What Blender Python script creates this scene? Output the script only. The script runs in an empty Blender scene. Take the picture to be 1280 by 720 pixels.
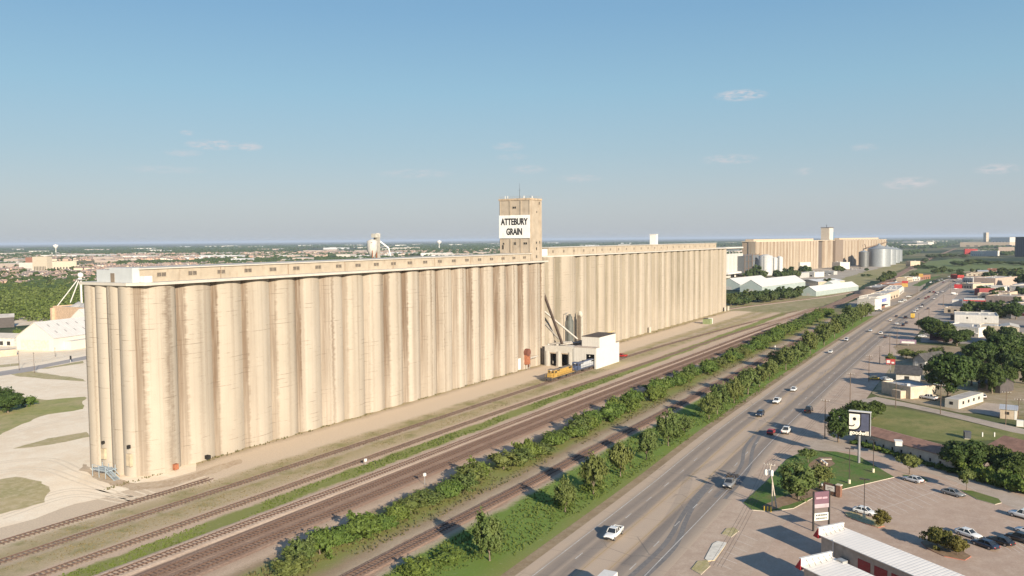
import bpy, math, random
import numpy as np
from mathutils import Vector, Matrix
from mathutils.geometry import tessellate_polygon
R_ = random.Random(11)
D = bpy.data
scene = bpy.context.scene
COL = scene.collection
rad = math.radians

# ------------------------------------------------------------------ camera survey
# world: +X runs along the railway, +Y towards the grain elevators, Z up; the camera is over the origin
CAMH = 57.0; F = 1030.0; PW, PH = 1280, 720
def hor(px): return 305.0 - 11.0*px/1280
def cray(px, py): return np.array([px-640.0, py-360.0, F])
_up = np.cross(cray(1280, hor(1280)), cray(0, hor(0))); _up /= np.linalg.norm(_up)
if _up[1] > 0: _up = -_up
_x = cray(1243, hor(1243)); _x = _x - _up*_x.dot(_up); _x /= np.linalg.norm(_x)
RM = np.stack([_x, np.cross(_up, _x), _up])
def G(px, py, z=0.0):                      # where the survey ray of a photo point meets height z
    d = RM @ cray(px, py); t = (z-CAMH)/d[2]
    return (float(d[0]*t), float(d[1]*t))
def onY(px, py, y):
    d = RM @ cray(px, py); t = y/d[1]
    return (float(d[0]*t), float(CAMH+d[2]*t))
def onX(px, py, x):
    d = RM @ cray(px, py); t = x/d[0]
    return (float(d[1]*t), float(CAMH+d[2]*t))
def depth(x, y): return float(RM[0] @ np.array([0, 0, 1.]))*x + float(RM[1] @ np.array([0, 0, 1.]))*y
def ppm(x, y): return F/depth(x, y)        # photo pixels per metre there

# ------------------------------------------------------------------ materials
MATS = {}
def _nt(name):
    m = D.materials.new(name); m.use_nodes = True
    nt = m.node_tree; b = nt.nodes['Principled BSDF']
    return m, nt, b
def _noise(nt, vec, scale, detail=4, rough=.6):
    n = nt.nodes.new('ShaderNodeTexNoise'); n.inputs['Scale'].default_value = scale
    n.inputs['Detail'].default_value = detail; n.inputs['Roughness'].default_value = rough
    if vec is not None: nt.links.new(vec, n.inputs['Vector'])
    return n.outputs['Fac']
def _mix(nt, fac, a, b):
    n = nt.nodes.new('ShaderNodeMix'); n.data_type = 'RGBA'
    for s, v in ((0, fac), (6, a), (7, b)):
        if hasattr(v, 'links'): nt.links.new(v, n.inputs[s])
        elif s == 0: n.inputs[0].default_value = v
        else: n.inputs[s].default_value = (*v, 1)
    return n.outputs[2]
def _math(nt, op, a, b=None, c=None, clamp=False):
    n = nt.nodes.new('ShaderNodeMath'); n.operation = op; n.use_clamp = clamp
    for i, v in enumerate((a, b, c)):
        if v is None: continue
        if hasattr(v, 'links'): nt.links.new(v, n.inputs[i])
        else: n.inputs[i].default_value = v
    return n.outputs[0]
def _step(nt, v, lo, hi):
    n = nt.nodes.new('ShaderNodeMapRange'); n.interpolation_type = 'SMOOTHSTEP'
    nt.links.new(v, n.inputs[0]); n.inputs[1].default_value = lo; n.inputs[2].default_value = hi
    return n.outputs[0]
def _scaled(nt, vec, s):
    n = nt.nodes.new('ShaderNodeVectorMath'); n.operation = 'MULTIPLY'
    nt.links.new(vec, n.inputs[0]); n.inputs[1].default_value = s
    return n.outputs[0]
def _pos(nt): return nt.nodes.new('ShaderNodeNewGeometry').outputs['Position']
def _ramp(nt, fac, stops, interp='LINEAR'):
    n = nt.nodes.new('ShaderNodeValToRGB'); cr = n.color_ramp; cr.interpolation = interp
    while len(cr.elements) < len(stops): cr.elements.new(.5)
    for e, (p, c) in zip(cr.elements, stops): e.position = p; e.color = (*c, 1)
    nt.links.new(fac, n.inputs[0])
    return n.outputs[0]
def _bump(nt, b, h, strength=.3, dist=.1):
    n = nt.nodes.new('ShaderNodeBump'); n.inputs['Strength'].default_value = strength
    n.inputs['Distance'].default_value = dist
    nt.links.new(h, n.inputs['Height']); nt.links.new(n.outputs[0], b.inputs['Normal'])
def M(name, col=(.5, .5, .5), rough=.75, var=.14, scale=.8, metal=0., spec=.3, dirt=None):
    """weathered plain surface: two octaves of tone variation and a slight bump"""
    if name in MATS: return MATS[name]
    m, nt, b = _nt(name)
    p = _pos(nt)
    f = _step(nt, _noise(nt, p, scale, 5), .3, .7)
    lo = tuple(c*(1-var) for c in col); hi = tuple(min(1, c*(1+var)) for c in col)
    c = _mix(nt, f, lo, hi)
    if dirt:
        g = _step(nt, _noise(nt, _scaled(nt, p, (1, 1, .25)), scale*2.3, 6), .52, .75)
        c = _mix(nt, _math(nt, 'MULTIPLY', g, .6), c, dirt)
    nt.links.new(c, b.inputs['Base Color'])
    b.inputs['Roughness'].default_value = rough; b.inputs['Metallic'].default_value = metal
    b.inputs['Specular IOR Level'].default_value = spec
    MATS[name] = m
    return m
def M_paint(name, col, rough=.3):
    if name in MATS: return MATS[name]
    m, nt, b = _nt(name)
    b.inputs['Base Color'].default_value = (*col, 1); b.inputs['Roughness'].default_value = rough
    b.inputs['Coat Weight'].default_value = .35; b.inputs['Coat Roughness'].default_value = .08
    MATS[name] = m
    return m
def M_ribbed(name, col, period=.4, axis=0, rough=.5, var=.1, depth_=.25, metal=0.):
    """sheet metal: ribs every `period` metres along the object's own axis"""
    if name in MATS: return MATS[name]
    m, nt, b = _nt(name)
    tc = nt.nodes.new('ShaderNodeTexCoord').outputs['Object']
    sx = nt.nodes.new('ShaderNodeSeparateXYZ'); nt.links.new(tc, sx.inputs[0])
    w = _math(nt, 'PINGPONG', sx.outputs[axis], period/2)
    w = _step(nt, w, 0., period*.22)
    f = _noise(nt, tc, .35, 5)
    c = _mix(nt, _step(nt, f, .3, .72), tuple(k*(1-var) for k in col), tuple(min(1, k*(1+var)) for k in col))
    c = _mix(nt, w, tuple(k*(1-depth_) for k in col), c)
    nt.links.new(c, b.inputs['Base Color']); b.inputs['Roughness'].default_value = rough
    b.inputs['Metallic'].default_value = metal
    _bump(nt, b, w, .4, .05)
    MATS[name] = m
    return m
def M_leaf(name, dark, light, scale=.5):
    if name in MATS: return MATS[name]
    m, nt, b = _nt(name)
    p = _pos(nt)
    oi = nt.nodes.new('ShaderNodeObjectInfo').outputs['Random']
    f = _step(nt, _noise(nt, p, scale, 3), .32, .68)
    g = _noise(nt, p, 3.1, 2)
    f = _math(nt, 'ADD', _math(nt, 'MULTIPLY', f, .6), _math(nt, 'MULTIPLY', g, .4))
    c = _mix(nt, f, dark, light)
    yel = _mix(nt, .5, c, (light[0]*1.25, light[1]*1.0, light[2]*.9))
    c = _mix(nt, _step(nt, oi, .2, 1.), c, yel)
    nt.links.new(c, b.inputs['Base Color']); b.inputs['Roughness'].default_value = .6
    b.inputs['Specular IOR Level'].default_value = .2
    tr = nt.nodes.new('ShaderNodeBsdfTranslucent'); nt.links.new(c, tr.inputs[0])
    ms = nt.nodes.new('ShaderNodeMixShader'); ms.inputs[0].default_value = .25
    nt.links.new(b.outputs[0], ms.inputs[1]); nt.links.new(tr.outputs[0], ms.inputs[2])
    nt.links.new(ms.outputs[0], nt.nodes['Material Output'].inputs[0])
    MATS[name] = m
    return m
def M_patch(name, cols, scales=(.06, .5), rough=.9, bump=0.):
    """ground: three tones mixed by two sizes of noise and fine grain"""
    if name in MATS: return MATS[name]
    m, nt, b = _nt(name)
    p = _pos(nt)
    a = _step(nt, _noise(nt, p, scales[0], 5, .65), .36, .64)
    s = _step(nt, _noise(nt, p, scales[1], 5, .7), .4, .68)
    c = _mix(nt, a, cols[0], cols[1]); c = _mix(nt, _math(nt, 'MULTIPLY', s, .75), c, cols[2])
    g = _noise(nt, p, 2.2, 3, .7)
    c = _mix(nt, _math(nt, 'MULTIPLY', _step(nt, g, .35, .75), .3), c, tuple(k*.55 for k in cols[0]))
    nt.links.new(c, b.inputs['Base Color']); b.inputs['Roughness'].default_value = rough
    b.inputs['Specular IOR Level'].default_value = .15
    if bump: _bump(nt, b, g, bump, .25)
    MATS[name] = m
    return m

# ------------------------------------------------------------------ mesh helpers
class MB:
    def __init__(s): s.v = []; s.f = []; s.m = []; s.s = []
    def add(s, vs, fs, m=0, smooth=False):
        o = len(s.v); s.v += [tuple(map(float, v)) for v in vs]
        for f in fs: s.f.append([i+o for i in f]); s.m.append(m); s.s.append(smooth)
        return s
    def box(s, x0, x1, y0, y1, z0, z1, m=0):
        if x1 < x0: x0, x1 = x1, x0
        if y1 < y0: y0, y1 = y1, y0
        return s.add([(x0, y0, z0), (x1, y0, z0), (x1, y1, z0), (x0, y1, z0), (x0, y0, z1), (x1, y0, z1), (x1, y1, z1), (x0, y1, z1)],
              [(3, 2, 1, 0), (4, 5, 6, 7), (0, 1, 5, 4), (1, 2, 6, 5), (2, 3, 7, 6), (3, 0, 4, 7)], m)
    def bar(s, a, b, w, h=None, m=0):          # square bar between two points
        h = h or w; a = Vector(a); b = Vector(b); d = (b-a).normalized()
        u = d.cross(Vector((0, 0, 1)));  u = u.normalized() if u.length > 1e-4 else Vector((1, 0, 0))
        v = u.cross(d); vs = []
        for p in (a, b):
            for i, j in ((-1, -1), (1, -1), (1, 1), (-1, 1)): vs.append(p+u*w/2*i+v*h/2*j)
        return s.add(vs, [(3, 2, 1, 0), (4, 5, 6, 7), (0, 1, 5, 4), (1, 2, 6, 5), (2, 3, 7, 6), (3, 0, 4, 7)], m)
    def cyl(s, a, b, r0, r1=None, n=10, m=0, caps=True):
        r1 = r0 if r1 is None else r1; a = Vector(a); b = Vector(b); d = (b-a).normalized()
        u = d.orthogonal().normalized(); v = d.cross(u); vs = []
        for p, r in ((a, r0), (b, r1)):
            for i in range(n):
                t = 2*math.pi*i/n; vs.append(p+(u*math.cos(t)+v*math.sin(t))*r)
        s.add(vs, [(i, (i+1) % n, n+(i+1) % n, n+i) for i in range(n)], m, True)
        if caps:
            s.add(vs[:n], [tuple(range(n))[::-1]], m); s.add(vs[n:], [tuple(range(n))], m)
        return s
    def prism(s, poly, z0, z1, m=0, mtop=None, smooth=False):   # poly counter-clockwise in XY
        n = len(poly)
        vs = [(x, y, z0) for x, y in poly]+[(x, y, z1) for x, y in poly]
        s.add(vs, [(i, (i+1) % n, n+(i+1) % n, n+i) for i in range(n)], m, smooth)
        top = [(x, y, z1) for x, y in poly]; bot = [(x, y, z0) for x, y in poly]
        s.add(top, [tuple(range(n))], m if mtop is None else mtop); s.add(bot, [tuple(range(n))[::-1]], m)
        return s
    def lathe(s, prof, n=16, c=(0, 0, 0), m=0, smooth=True):
        vs = []
        for r, z in prof:
            for i in range(n):
                t = 2*math.pi*i/n; vs.append((c[0]+r*math.cos(t), c[1]+r*math.sin(t), c[2]+z))
        fs = []
        for k in range(len(prof)-1):
            for i in range(n):
                j = (i+1) % n; fs.append((k*n+i, k*n+j, (k+1)*n+j, (k+1)*n+i))
        s.add(vs, fs, m, smooth)
        s.add(vs[-n:], [tuple(range(n))], m)
        return s
    def extrude_y(s, prof, y0, y1, m=0, smooth=False):   # prof: (x,z) polygon, clockwise seen from -y is fine
        n = len(prof)
        vs = [(x, y0, z) for x, z in prof]+[(x, y1, z) for x, z in prof]
        s.add(vs, [(i, (i+1) % n, n+(i+1) % n, n+i) for i in range(n)], m, smooth)
        s.add(vs[:n], [tuple(range(n))], m); s.add(vs[n:], [tuple(range(n))[::-1]], m)
        return s
    def merge(s, o, remap=lambda k: k, off=(0, 0, 0)):
        k = len(s.v); s.v += [(a+off[0], b+off[1], c+off[2]) for a, b, c in o.v]
        s.f += [[i+k for i in f] for f in o.f]; s.m += [remap(i) for i in o.m]; s.s += o.s
        return s
    def mesh(s, name, mats):
        me = D.meshes.new(name); me.from_pydata(s.v, [], s.f)
        for m in (mats if isinstance(mats, (list, tuple)) else [mats]): me.materials.append(m)
        me.polygons.foreach_set('material_index', s.m); me.polygons.foreach_set('use_smooth', s.s)
        me.update(); return me
    def build(s, name, mats, parent=None, loc=(0, 0, 0), rz=0):
        return link(name, s.mesh(name, mats), parent, loc, rz)
def link(name, me, parent=None, loc=(0, 0, 0), rz=0):
    o = D.objects.new(name, me); COL.objects.link(o); o.location = loc; o.rotation_euler = (0, 0, rz)
    if parent: o.parent = parent
    return o
def tag(o, label, cat, group=None, kind=None):
    if label: o['label'] = label
    if cat: o['category'] = cat
    if group: o['group'] = group
    if kind: o['kind'] = kind
    return o
def thing(name, label, cat, loc=(0, 0, 0), rz=0, group=None):
    o = D.objects.new(name, None); COL.objects.link(o); o.location = loc; o.rotation_euler = (0, 0, rz)
    o.empty_display_size = .5
    return tag(o, label, cat, group)
def struct(name, mb, mats):
    o = mb.build(name, mats); o['kind'] = 'structure'; return o
def copy_tree(o, parent=None):
    c = o.copy(); COL.objects.link(c)
    if parent: c.parent = parent
    for ch in list(o.children): copy_tree(ch, c)
    return c
ORD = 'first second third fourth fifth sixth seventh eighth ninth tenth eleventh twelfth thirteenth fourteenth fifteenth sixteenth seventeenth eighteenth nineteenth'.split()
TEN = ['', '', 'twenty', 'thirty', 'forty', 'fifty', 'sixty', 'seventy', 'eighty']
TENTH = ['', '', 'twentieth', 'thirtieth', 'fortieth', 'fiftieth', 'sixtieth', 'seventieth', 'eightieth']
def ordw(i):
    n = i+1
    if n < 20: return ORD[n-1]
    return TENTH[n//10] if n % 10 == 0 else TEN[n//10]+'-'+ORD[n % 10-1]

def smooth_poly(pts, jit=0., step=3., rnd=R_):
    """subdivide a polygon's edges and roughen them"""
    out = []; n = len(pts)
    for i in range(n):
        a = Vector(pts[i]); b = Vector(pts[(i+1) % n]); L = (b-a).length; k = max(1, int(L/step))
        nrm = Vector((-(b-a).y, (b-a).x)).normalized() if L else Vector((0, 0)); w = 0
        for j in range(k):
            p = a.lerp(b, j/k)
            if j: w = .6*w+rnd.uniform(-1, 1)*jit; p = p+nrm*w
            out.append((p.x, p.y))
    return out
def sheet(name, pts, z, mat, jit=0., step=3., px=False, thick=0., kind='structure'):
    if px: pts = [G(*p) for p in pts]
    if jit: pts = smooth_poly(pts, jit, step)
    area = sum(pts[i-1][0]*pts[i][1]-pts[i][0]*pts[i-1][1] for i in range(len(pts)))
    if area < 0: pts = pts[::-1]
    tris = tessellate_polygon([[Vector((x, y, 0)) for x, y in pts]])
    mb = MB(); fs = []
    for t in tris:
        a, b, c = (pts[i] for i in t)
        if (b[0]-a[0])*(c[1]-a[1])-(b[1]-a[1])*(c[0]-a[0]) < 0: t = (t[0], t[2], t[1])
        fs.append(t)
    mb.add([(x, y, z) for x, y in pts], fs)
    if thick:
        n = len(pts)
        mb.add([(x, y, z-thick) for x, y in pts]+[(x, y, z) for x, y in pts], [(i, (i+1) % n, n+(i+1) % n, n+i) for i in range(n)], 1 if isinstance(mat, list) else 0)
    o = mb.build(name, mat); o['kind'] = kind
    return o
def strip(path, w0, w1, z0, z1=None, bev=0.):
    """a ribbon along a polyline; w0/w1 offsets to the right/left of it; optional thickness"""
    vs = []
    for i, p in enumerate(path):
        a = Vector(path[max(0, i-1)]); b = Vector(path[min(len(path)-1, i+1)]); t = (b-a).normalized(); n = Vector((-t.y, t.x))
        q = Vector(p); l = q+n*w1; r = q+n*w0
        if z1 is None: vs += [(r.x, r.y, z0), (l.x, l.y, z0)]
        else:
            r2 = q+n*(w0-bev); l2 = q+n*(w1+bev)
            vs += [(r2.x, r2.y, z0), (r.x, r.y, z1), (l.x, l.y, z1), (l2.x, l2.y, z0)]
    k = 2 if z1 is None else 4; mb = MB(); fs = []
    for i in range(len(path)-1):
        for j in range(k-1): fs.append((i*k+j, (i+1)*k+j, (i+1)*k+j+1, i*k+j+1))
    mb.add(vs, fs)
    return mb
def spline(pts, step):
    """Catmull-Rom through points, sampled about every `step` metres"""
    P = [Vector(p) for p in pts]; out = []
    P = [P[0]*2-P[1]]+P+[P[-1]*2-P[-2]]
    for i in range(1, len(P)-2):
        p0, p1, p2, p3 = P[i-1:i+3]; k = max(1, int((p2-p1).length/step))
        for j in range(k):
            t = j/k
            out.append(.5*((2*p1)+(p2-p0)*t+(2*p0-5*p1+4*p2-p3)*t*t+(3*p1-p0-3*p2+p3)*t**3))
    out.append(P[-2])
    return [(p.x, p.y) for p in out]
SKY_STRENGTH, SUN_STRENGTH, HAZE, EXPO = .10, 4.7, 4.4e-5, .9
# ------------------------------------------------------------------ ground, yards and fields
def ground_material():
    m, nt, b = _nt('open_country')
    p = _pos(nt)
    big = _noise(nt, p, .0016, 5, .6); mid = _noise(nt, p, .009, 5, .65); fine = _noise(nt, p, .05, 5, .7)
    vor = nt.nodes.new('ShaderNodeTexVoronoi'); vor.inputs['Scale'].default_value = .0045; nt.links.new(p, vor.inputs['Vector'])
    sep = nt.nodes.new('ShaderNodeSeparateColor'); nt.links.new(vor.outputs['Color'], sep.inputs[0])
    fld = _ramp(nt, sep.outputs[0], [(0, (.07, .095, .035)), (.3, (.12, .13, .055)), (.5, (.09, .11, .04)), (.7, (.2, .17, .10)), (.88, (.15, .14, .07)), (1., (.07, .10, .03))])
    dry = _mix(nt, _step(nt, fine, .35, .65), (.13, .125, .055), (.26, .22, .13))
    c = _mix(nt, _step(nt, mid, .38, .62), fld, dry)
    wood = _mix(nt, fine, (.022, .042, .022), (.045, .066, .032))
    c = _mix(nt, _step(nt, big, .47, .55), c, wood)
    nt.links.new(c, b.inputs['Base Color']); b.inputs['Roughness'].default_value = .95
    b.inputs['Specular IOR Level'].default_value = .1
    return m
mb = MB(); S = 60000
xs = [-S, -3000, -600, 0, 200, 400, 800, 1600, 4000, 12000, S]
mb.add([(x, y, -.06) for x in xs for y in xs], [(i*11+j, (i+1)*11+j, (i+1)*11+j+1, i*11+j+1) for i in range(10) for j in range(10)])
struct('ground', mb, ground_material())

def corridor_material():
    m, nt, b = _nt('rail_corridor_ground')
    p = _pos(nt)
    sx = nt.nodes.new('ShaderNodeSeparateXYZ'); nt.links.new(p, sx.inputs[0])
    n1 = _noise(nt, p, .07, 5, .6); n2 = _noise(nt, p, .7, 4, .7)
    y = _math(nt, 'ADD', sx.outputs[1], _math(nt, 'MULTIPLY', _math(nt, 'SUBTRACT', n1, .5), 5.))
    y = _math(nt, 'ADD', y, _math(nt, 'MULTIPLY', _math(nt, 'SUBTRACT', n2, .5), 2.6))
    t = _math(nt, 'DIVIDE', _math(nt, 'SUBTRACT', y, 66.), 116.)
    green = (.15, .225, .045); grn2 = (.22, .235, .075); dry = (.37, .30, .17); tan = (.45, .36, .235); grav = (.44, .35, .25)
    road = (.60, .485, .36); rust = (.35, .235, .165); pink = (.52, .395, .29); brown = (.31, .23, .15)
    seq = [(66, brown), (71, grn2), (76, green), (88, green), (89.9, grav), (91, rust), (94.4, rust), (95, grav), (98, brown), (101, grn2), (109, grn2), (111.5, brown),
           (113.5, pink), (118, rust), (126, rust), (127.4, pink), (131.5, pink), (132.6, grn2), (137, grn2), (138.2, pink), (142.4, pink), (143.6, tan), (149.3, dry),
           (150.4, grav), (154.2, grav), (155.2, dry), (158.8, tan), (161, road), (173, road), (175.5, grav), (177, dry)]
    c = _ramp(nt, t, [((a-66)/116, k) for a, k in seq])
    pat = _step(nt, _noise(nt, p, .12, 6, .7), .46, .66)
    gmask = _math(nt, 'MULTIPLY', _math(nt, 'MULTIPLY', _step(nt, sx.outputs[1], 142., 146.), _math(nt, 'SUBTRACT', 1., _step(nt, sx.outputs[1], 158., 162.))), pat)
    c = _mix(nt, _math(nt, 'MULTIPLY', gmask, .8), c, (.22, .21, .08))
    g = _noise(nt, p, 2.6, 4, .75)
    c = _mix(nt, _math(nt, 'MULTIPLY', _step(nt, g, .4, .75), .32), c, (.13, .105, .06))
    c = _mix(nt, _math(nt, 'MULTIPLY', _step(nt, _noise(nt, p, 1.1, 3, .7), .58, .74), .35), c, (.48, .42, .32))
    nt.links.new(c, b.inputs['Base Color']); b.inputs['Roughness'].default_value = .95; b.inputs['Specular IOR Level'].default_value = .1
    _bump(nt, b, g, .5, .2)
    return m
sheet('rail_corridor', [(20, 66), (640, 69), (668, 84), (655, 108), (700, 121), (690, 132), (660, 150), (645, 181), (20, 181)], .01, corridor_material(), jit=.6, step=4)

caliche = M_patch('pale_caliche', [(.84, .71, .54), (.76, .62, .45), (.87, .77, .61)], (.03, .22), bump=.1)
sheet('rubble_fringe', [(98, 588), (104, 580), (122, 590), (170, 604), (212, 600), (300, 574), (302, 579), (262, 593), (215, 608), (168, 614), (128, 602)], .03, M_patch('brown_rubble', [(.50, .39, .27), (.40, .29, .19), (.60, .50, .38)], (.2, 1.2), bump=.4), .5, 1.5, px=True)
rut = M_patch('compacted_rut', [(.72, .61, .465), (.77, .66, .51), (.68, .56, .41)], (.08, .5))
mk0 = MB()
for pts in ([(0, 640), (90, 612), (175, 622), (260, 596)], [(0, 520), (60, 505), (104, 498)], [(-20, 580), (60, 574), (104, 590), (190, 618)], [(-20, 592), (50, 586), (96, 600), (170, 626)], [(0, 648), (90, 620), (160, 628)], [(20, 540), (70, 527), (106, 522)]):
    w_ = spline([G(*p) for p in pts], 2.)
    for o_ in (-.9, .9): mk0.merge(strip(w_, o_-.3, o_+.3, .028))
struct('wheel_ruts', mk0, rut)
drygrass = M_patch('dry_grass', [(.43, .355, .19), (.33, .30, .135), (.56, .46, .31)], (.05, .5), bump=.4)
greengrass = M_patch('green_grass', [(.10, .15, .035), (.14, .165, .05), (.19, .18, .075)], (.05, .35), bump=.4)
lawn = M_patch('lawn_grass', [(.075, .15, .03), (.10, .165, .04), (.17, .15, .07)], (.05, .25), bump=.4)
# the white yard west of the elevator and its tongues of grass (photo survey points)
sheet('caliche_yard', [(-40, 690), (0, 660), (165, 611), (245, 589), (245, 540), (150, 470), (120, 428), (-60, 420), (-160, 470), (-160, 640)], .022, caliche, .8, 3, px=True)
sheet('grass_patch', [(-60, 612), (20, 596), (52, 602), (63, 614), (56, 628), (0, 643), (-60, 650)], .034, drygrass, .5, 2, px=True)
sheet('grass_patch', [(16, 561), (60, 548), (108, 540), (112, 546), (62, 556), (30, 560)], .034, drygrass, .35, 2, px=True)
sheet('grass_patch', [(-60, 560), (0, 544), (28, 530), (60, 518), (104, 511), (106, 496), (60, 500), (0, 490), (-80, 500)], .034, M_patch('mixed_grass', [(.33, .32, .12), (.44, .36, .2), (.23, .26, .085)], (.04, .3), bump=.4), .9, 3, px=True)
sheet('grass_patch', [(10, 466), (40, 464), (104, 474), (108, 477), (60, 474), (20, 470)], .034, drygrass, .6, 3, px=True)
sheet('grass_patch', [(48, 461), (104, 451), (104, 454), (60, 461)], .034, drygrass, .5, 3, px=True)
sheet('grass_patch', [(-20, 458), (24, 454), (24, 457), (-20, 461)], .034, drygrass, .5, 3, px=True)
sheet('yard_road', [(-30, 468), (0, 464.5), (50, 456.5), (110, 444.5), (110, 449), (60, 458.5), (40, 464), (0, 470), (-30, 474)], .046, M_patch('grey_asphalt_road', [(.36, .33, .31), (.42, .38, .35), (.33, .30, .28)], (.05, .4)), 0, 3, px=True)
sheet('dirt_lot', [(-120, 420), (60, 404), (120, 400), (120, 385), (20, 396), (-100, 404)], .02, M_patch('pale_dirt', [(.74, .62, .475), (.60, .48, .345), (.80, .70, .56)], (.02, .15)), 1, 5, px=True)

# highway: a loft along its own bending centreline, with tyre-darkened lanes running with it
HWY = spline([(-60, 55), (60, 57), (130, 58.2), (180, 59.2), (245, 61.2), (370, 61.8), (480, 61.6), (640, 60.), (800, 55.5), (950, 52.), (1130, 47.), (1290, 36.), (1420, 8.), (1520, -60), (1600, -180)], 5.)
def hwy(x):
    for i in range(len(HWY)-1):
        if HWY[i][0] <= x <= HWY[i+1][0]:
            t = (x-HWY[i][0])/max(1e-6, HWY[i+1][0]-HWY[i][0]); return HWY[i][1]+(HWY[i+1][1]-HWY[i][1])*t
    return HWY[-1][1]
def highway_material():
    m, nt, b = _nt('highway_asphalt')
    uv = nt.nodes.new('ShaderNodeAttribute'); uv.attribute_name = 'lane'; uv.attribute_type = 'GEOMETRY'
    sx = nt.nodes.new('ShaderNodeSeparateXYZ'); nt.links.new(uv.outputs['Vector'], sx.inputs[0])
    p = _pos(nt)
    along = _noise(nt, _scaled(nt, uv.outputs['Vector'], (.02, .5, 1)), 1., 5, .65)
    w = _math(nt, 'ADD', sx.outputs[1], _math(nt, 'MULTIPLY', _math(nt, 'SUBTRACT', along, .5), 2.4))
    t = _math(nt, 'DIVIDE', _math(nt, 'ADD', w, 13.), 26.)
    g0 = (.235, .195, .162); g1 = (.285, .235, .19); g2 = (.36, .29, .225); be = (.455, .355, .265); tn = (.45, .335, .23)
    k = lambda a: (a+13)/26
    c = _ramp(nt, t, [(0, be), (k(-11), be), (k(-10), g2), (k(-8.5), g0), (k(-6.6), g0), (k(-5.6), g2), (k(-4.6), g1), (k(-3), g0), (k(-2.1), tn), (k(-1.2), be), (k(1.2), be),
                      (k(2.1), tn), (k(2.9), g1), (k(4.3), g0), (k(5.3), g2), (k(6.5), g0), (k(7.8), g1), (k(8.5), g2), (k(9.2), be), (1, be)])
    s = _step(nt, _noise(nt, p, .25, 6, .7), .4, .7)
    c = _mix(nt, _math(nt, 'MULTIPLY', s, .2), c, (.35, .295, .245))
    # tar-sealed joints across and along
    j = _math(nt, 'PINGPONG', sx.outputs[0], 6.); jn = _math(nt, 'SUBTRACT', 1., _step(nt, j, .02, .16))
    c = _mix(nt, _math(nt, 'MULTIPLY', jn, .28), c, (.13, .12, .11))
    v = nt.nodes.new('ShaderNodeTexVoronoi'); v.feature = 'DISTANCE_TO_EDGE'; v.inputs['Scale'].default_value = .13; nt.links.new(p, v.inputs['Vector'])
    cr = _math(nt, 'MULTIPLY', _math(nt, 'SUBTRACT', 1., _step(nt, v.outputs[0], .004, .016)), _step(nt, _noise(nt, p, .03, 3), .5, .6))
    c = _mix(nt, _math(nt, 'MULTIPLY', cr, .45), c, (.10, .095, .09))
    nt.links.new(c, b.inputs['Base Color']); b.inputs['Roughness'].default_value = .85; b.inputs['Specular IOR Level'].default_value = .2
    return m
ws = [-11.2, -8.6, -4, 0, 4, 8.4, 11.0]; mb = MB(); vs = []; lane = []; s_ = 0
for i, q in enumerate(HWY):
    a = Vector(HWY[max(0, i-1)]); b_ = Vector(HWY[min(len(HWY)-1, i+1)]); t = (b_-a).normalized(); n = Vector((-t.y, t.x))
    if i: s_ += (Vector(q)-Vector(HWY[i-1])).length
    for w in ws: r = Vector(q)+n*w; vs.append((r.x, r.y, .034)); lane.append((s_, w, 0))
nw = len(ws)
mb.add(vs, [(i*nw+j, (i+1)*nw+j, (i+1)*nw+j+1, i*nw+j+1) for i in range(len(HWY)-1) for j in range(nw-1)])
ho = struct('highway', mb, highway_material())
at = ho.data.attributes.new('lane', 'FLOAT_VECTOR', 'POINT'); at.data.foreach_set('vector', [c for l in lane for c in l])
white_line = M_patch('worn_white_line', [(.62, .60, .56), (.45, .42, .38), (.35, .32, .29)], (.2, 1.2))
yellow_line = M_patch('worn_yellow_line', [(.48, .36, .16), (.40, .30, .17), (.34, .27, .2)], (.2, 1.2))
def subpath(x0, x1): return [p for p in HWY if x0 <= p[0] <= x1]
mk = MB()
for w in (8.3, -8.4): mk.merge(strip(subpath(-50, 1380), w-.09, w+.09, .056))
for w in (5.1, -5.2):
    for k in range(0, 110):
        x0 = 20+12.2*k; pts = [(x0+d, hwy(x0+d)) for d in (0, 1.6, 3.2)]; mk.merge(strip(pts, w-.09, w+.09, .056))
struct('lane_marking', mk, white_line)
mk = MB()
for w in (2.0, -2.05): mk.merge(strip(subpath(-50, 1380), w-.07, w+.07, .056))
struct('lane_marking', mk, yellow_line)
# dark tyre tracks curving out of the right-hand lane into the driveways
tyre = M_patch('tyre_darkened_asphalt', [(.17, .162, .157), (.19, .18, .172), (.24, .22, .205)], (.1, .8))
mk = MB()
for off in (0, 2.1):
    mk.merge(strip(spline([(118, 49.9+off), (140, 49.6+off), (150, 50.8+off*.8), (158, 52.5+off*.6), (172, 54.6+off*.4), (186, 55.4+off*.4)], 2), -.55, .45, .038+off*.0019))
    mk.merge(strip(spline([(176, 49.6+off), (190, 50.+off), (205, 51.5+off), (222, 55.+off), (238, 57.+off*.7)], 2), -.45, .45, .046+off*.0019))
struct('tyre_marks', mk, tyre)

# ------------------------------------------------------------------ east side: aprons, lots, lawns, streets
concrete_lot = M_patch('warm_concrete_lot', [(.45, .335, .255), (.39, .285, .218), (.50, .39, .305)], (.05, .35))
street_con = M_patch('grey_concrete_street', [(.42, .345, .275), (.36, .295, .235), (.47, .395, .325)], (.06, .4))
bare = M_patch('bare_brown_earth', [(.30, .225, .14), (.24, .18, .11), (.36, .285, .19)], (.06, .4), bump=.3)
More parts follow.
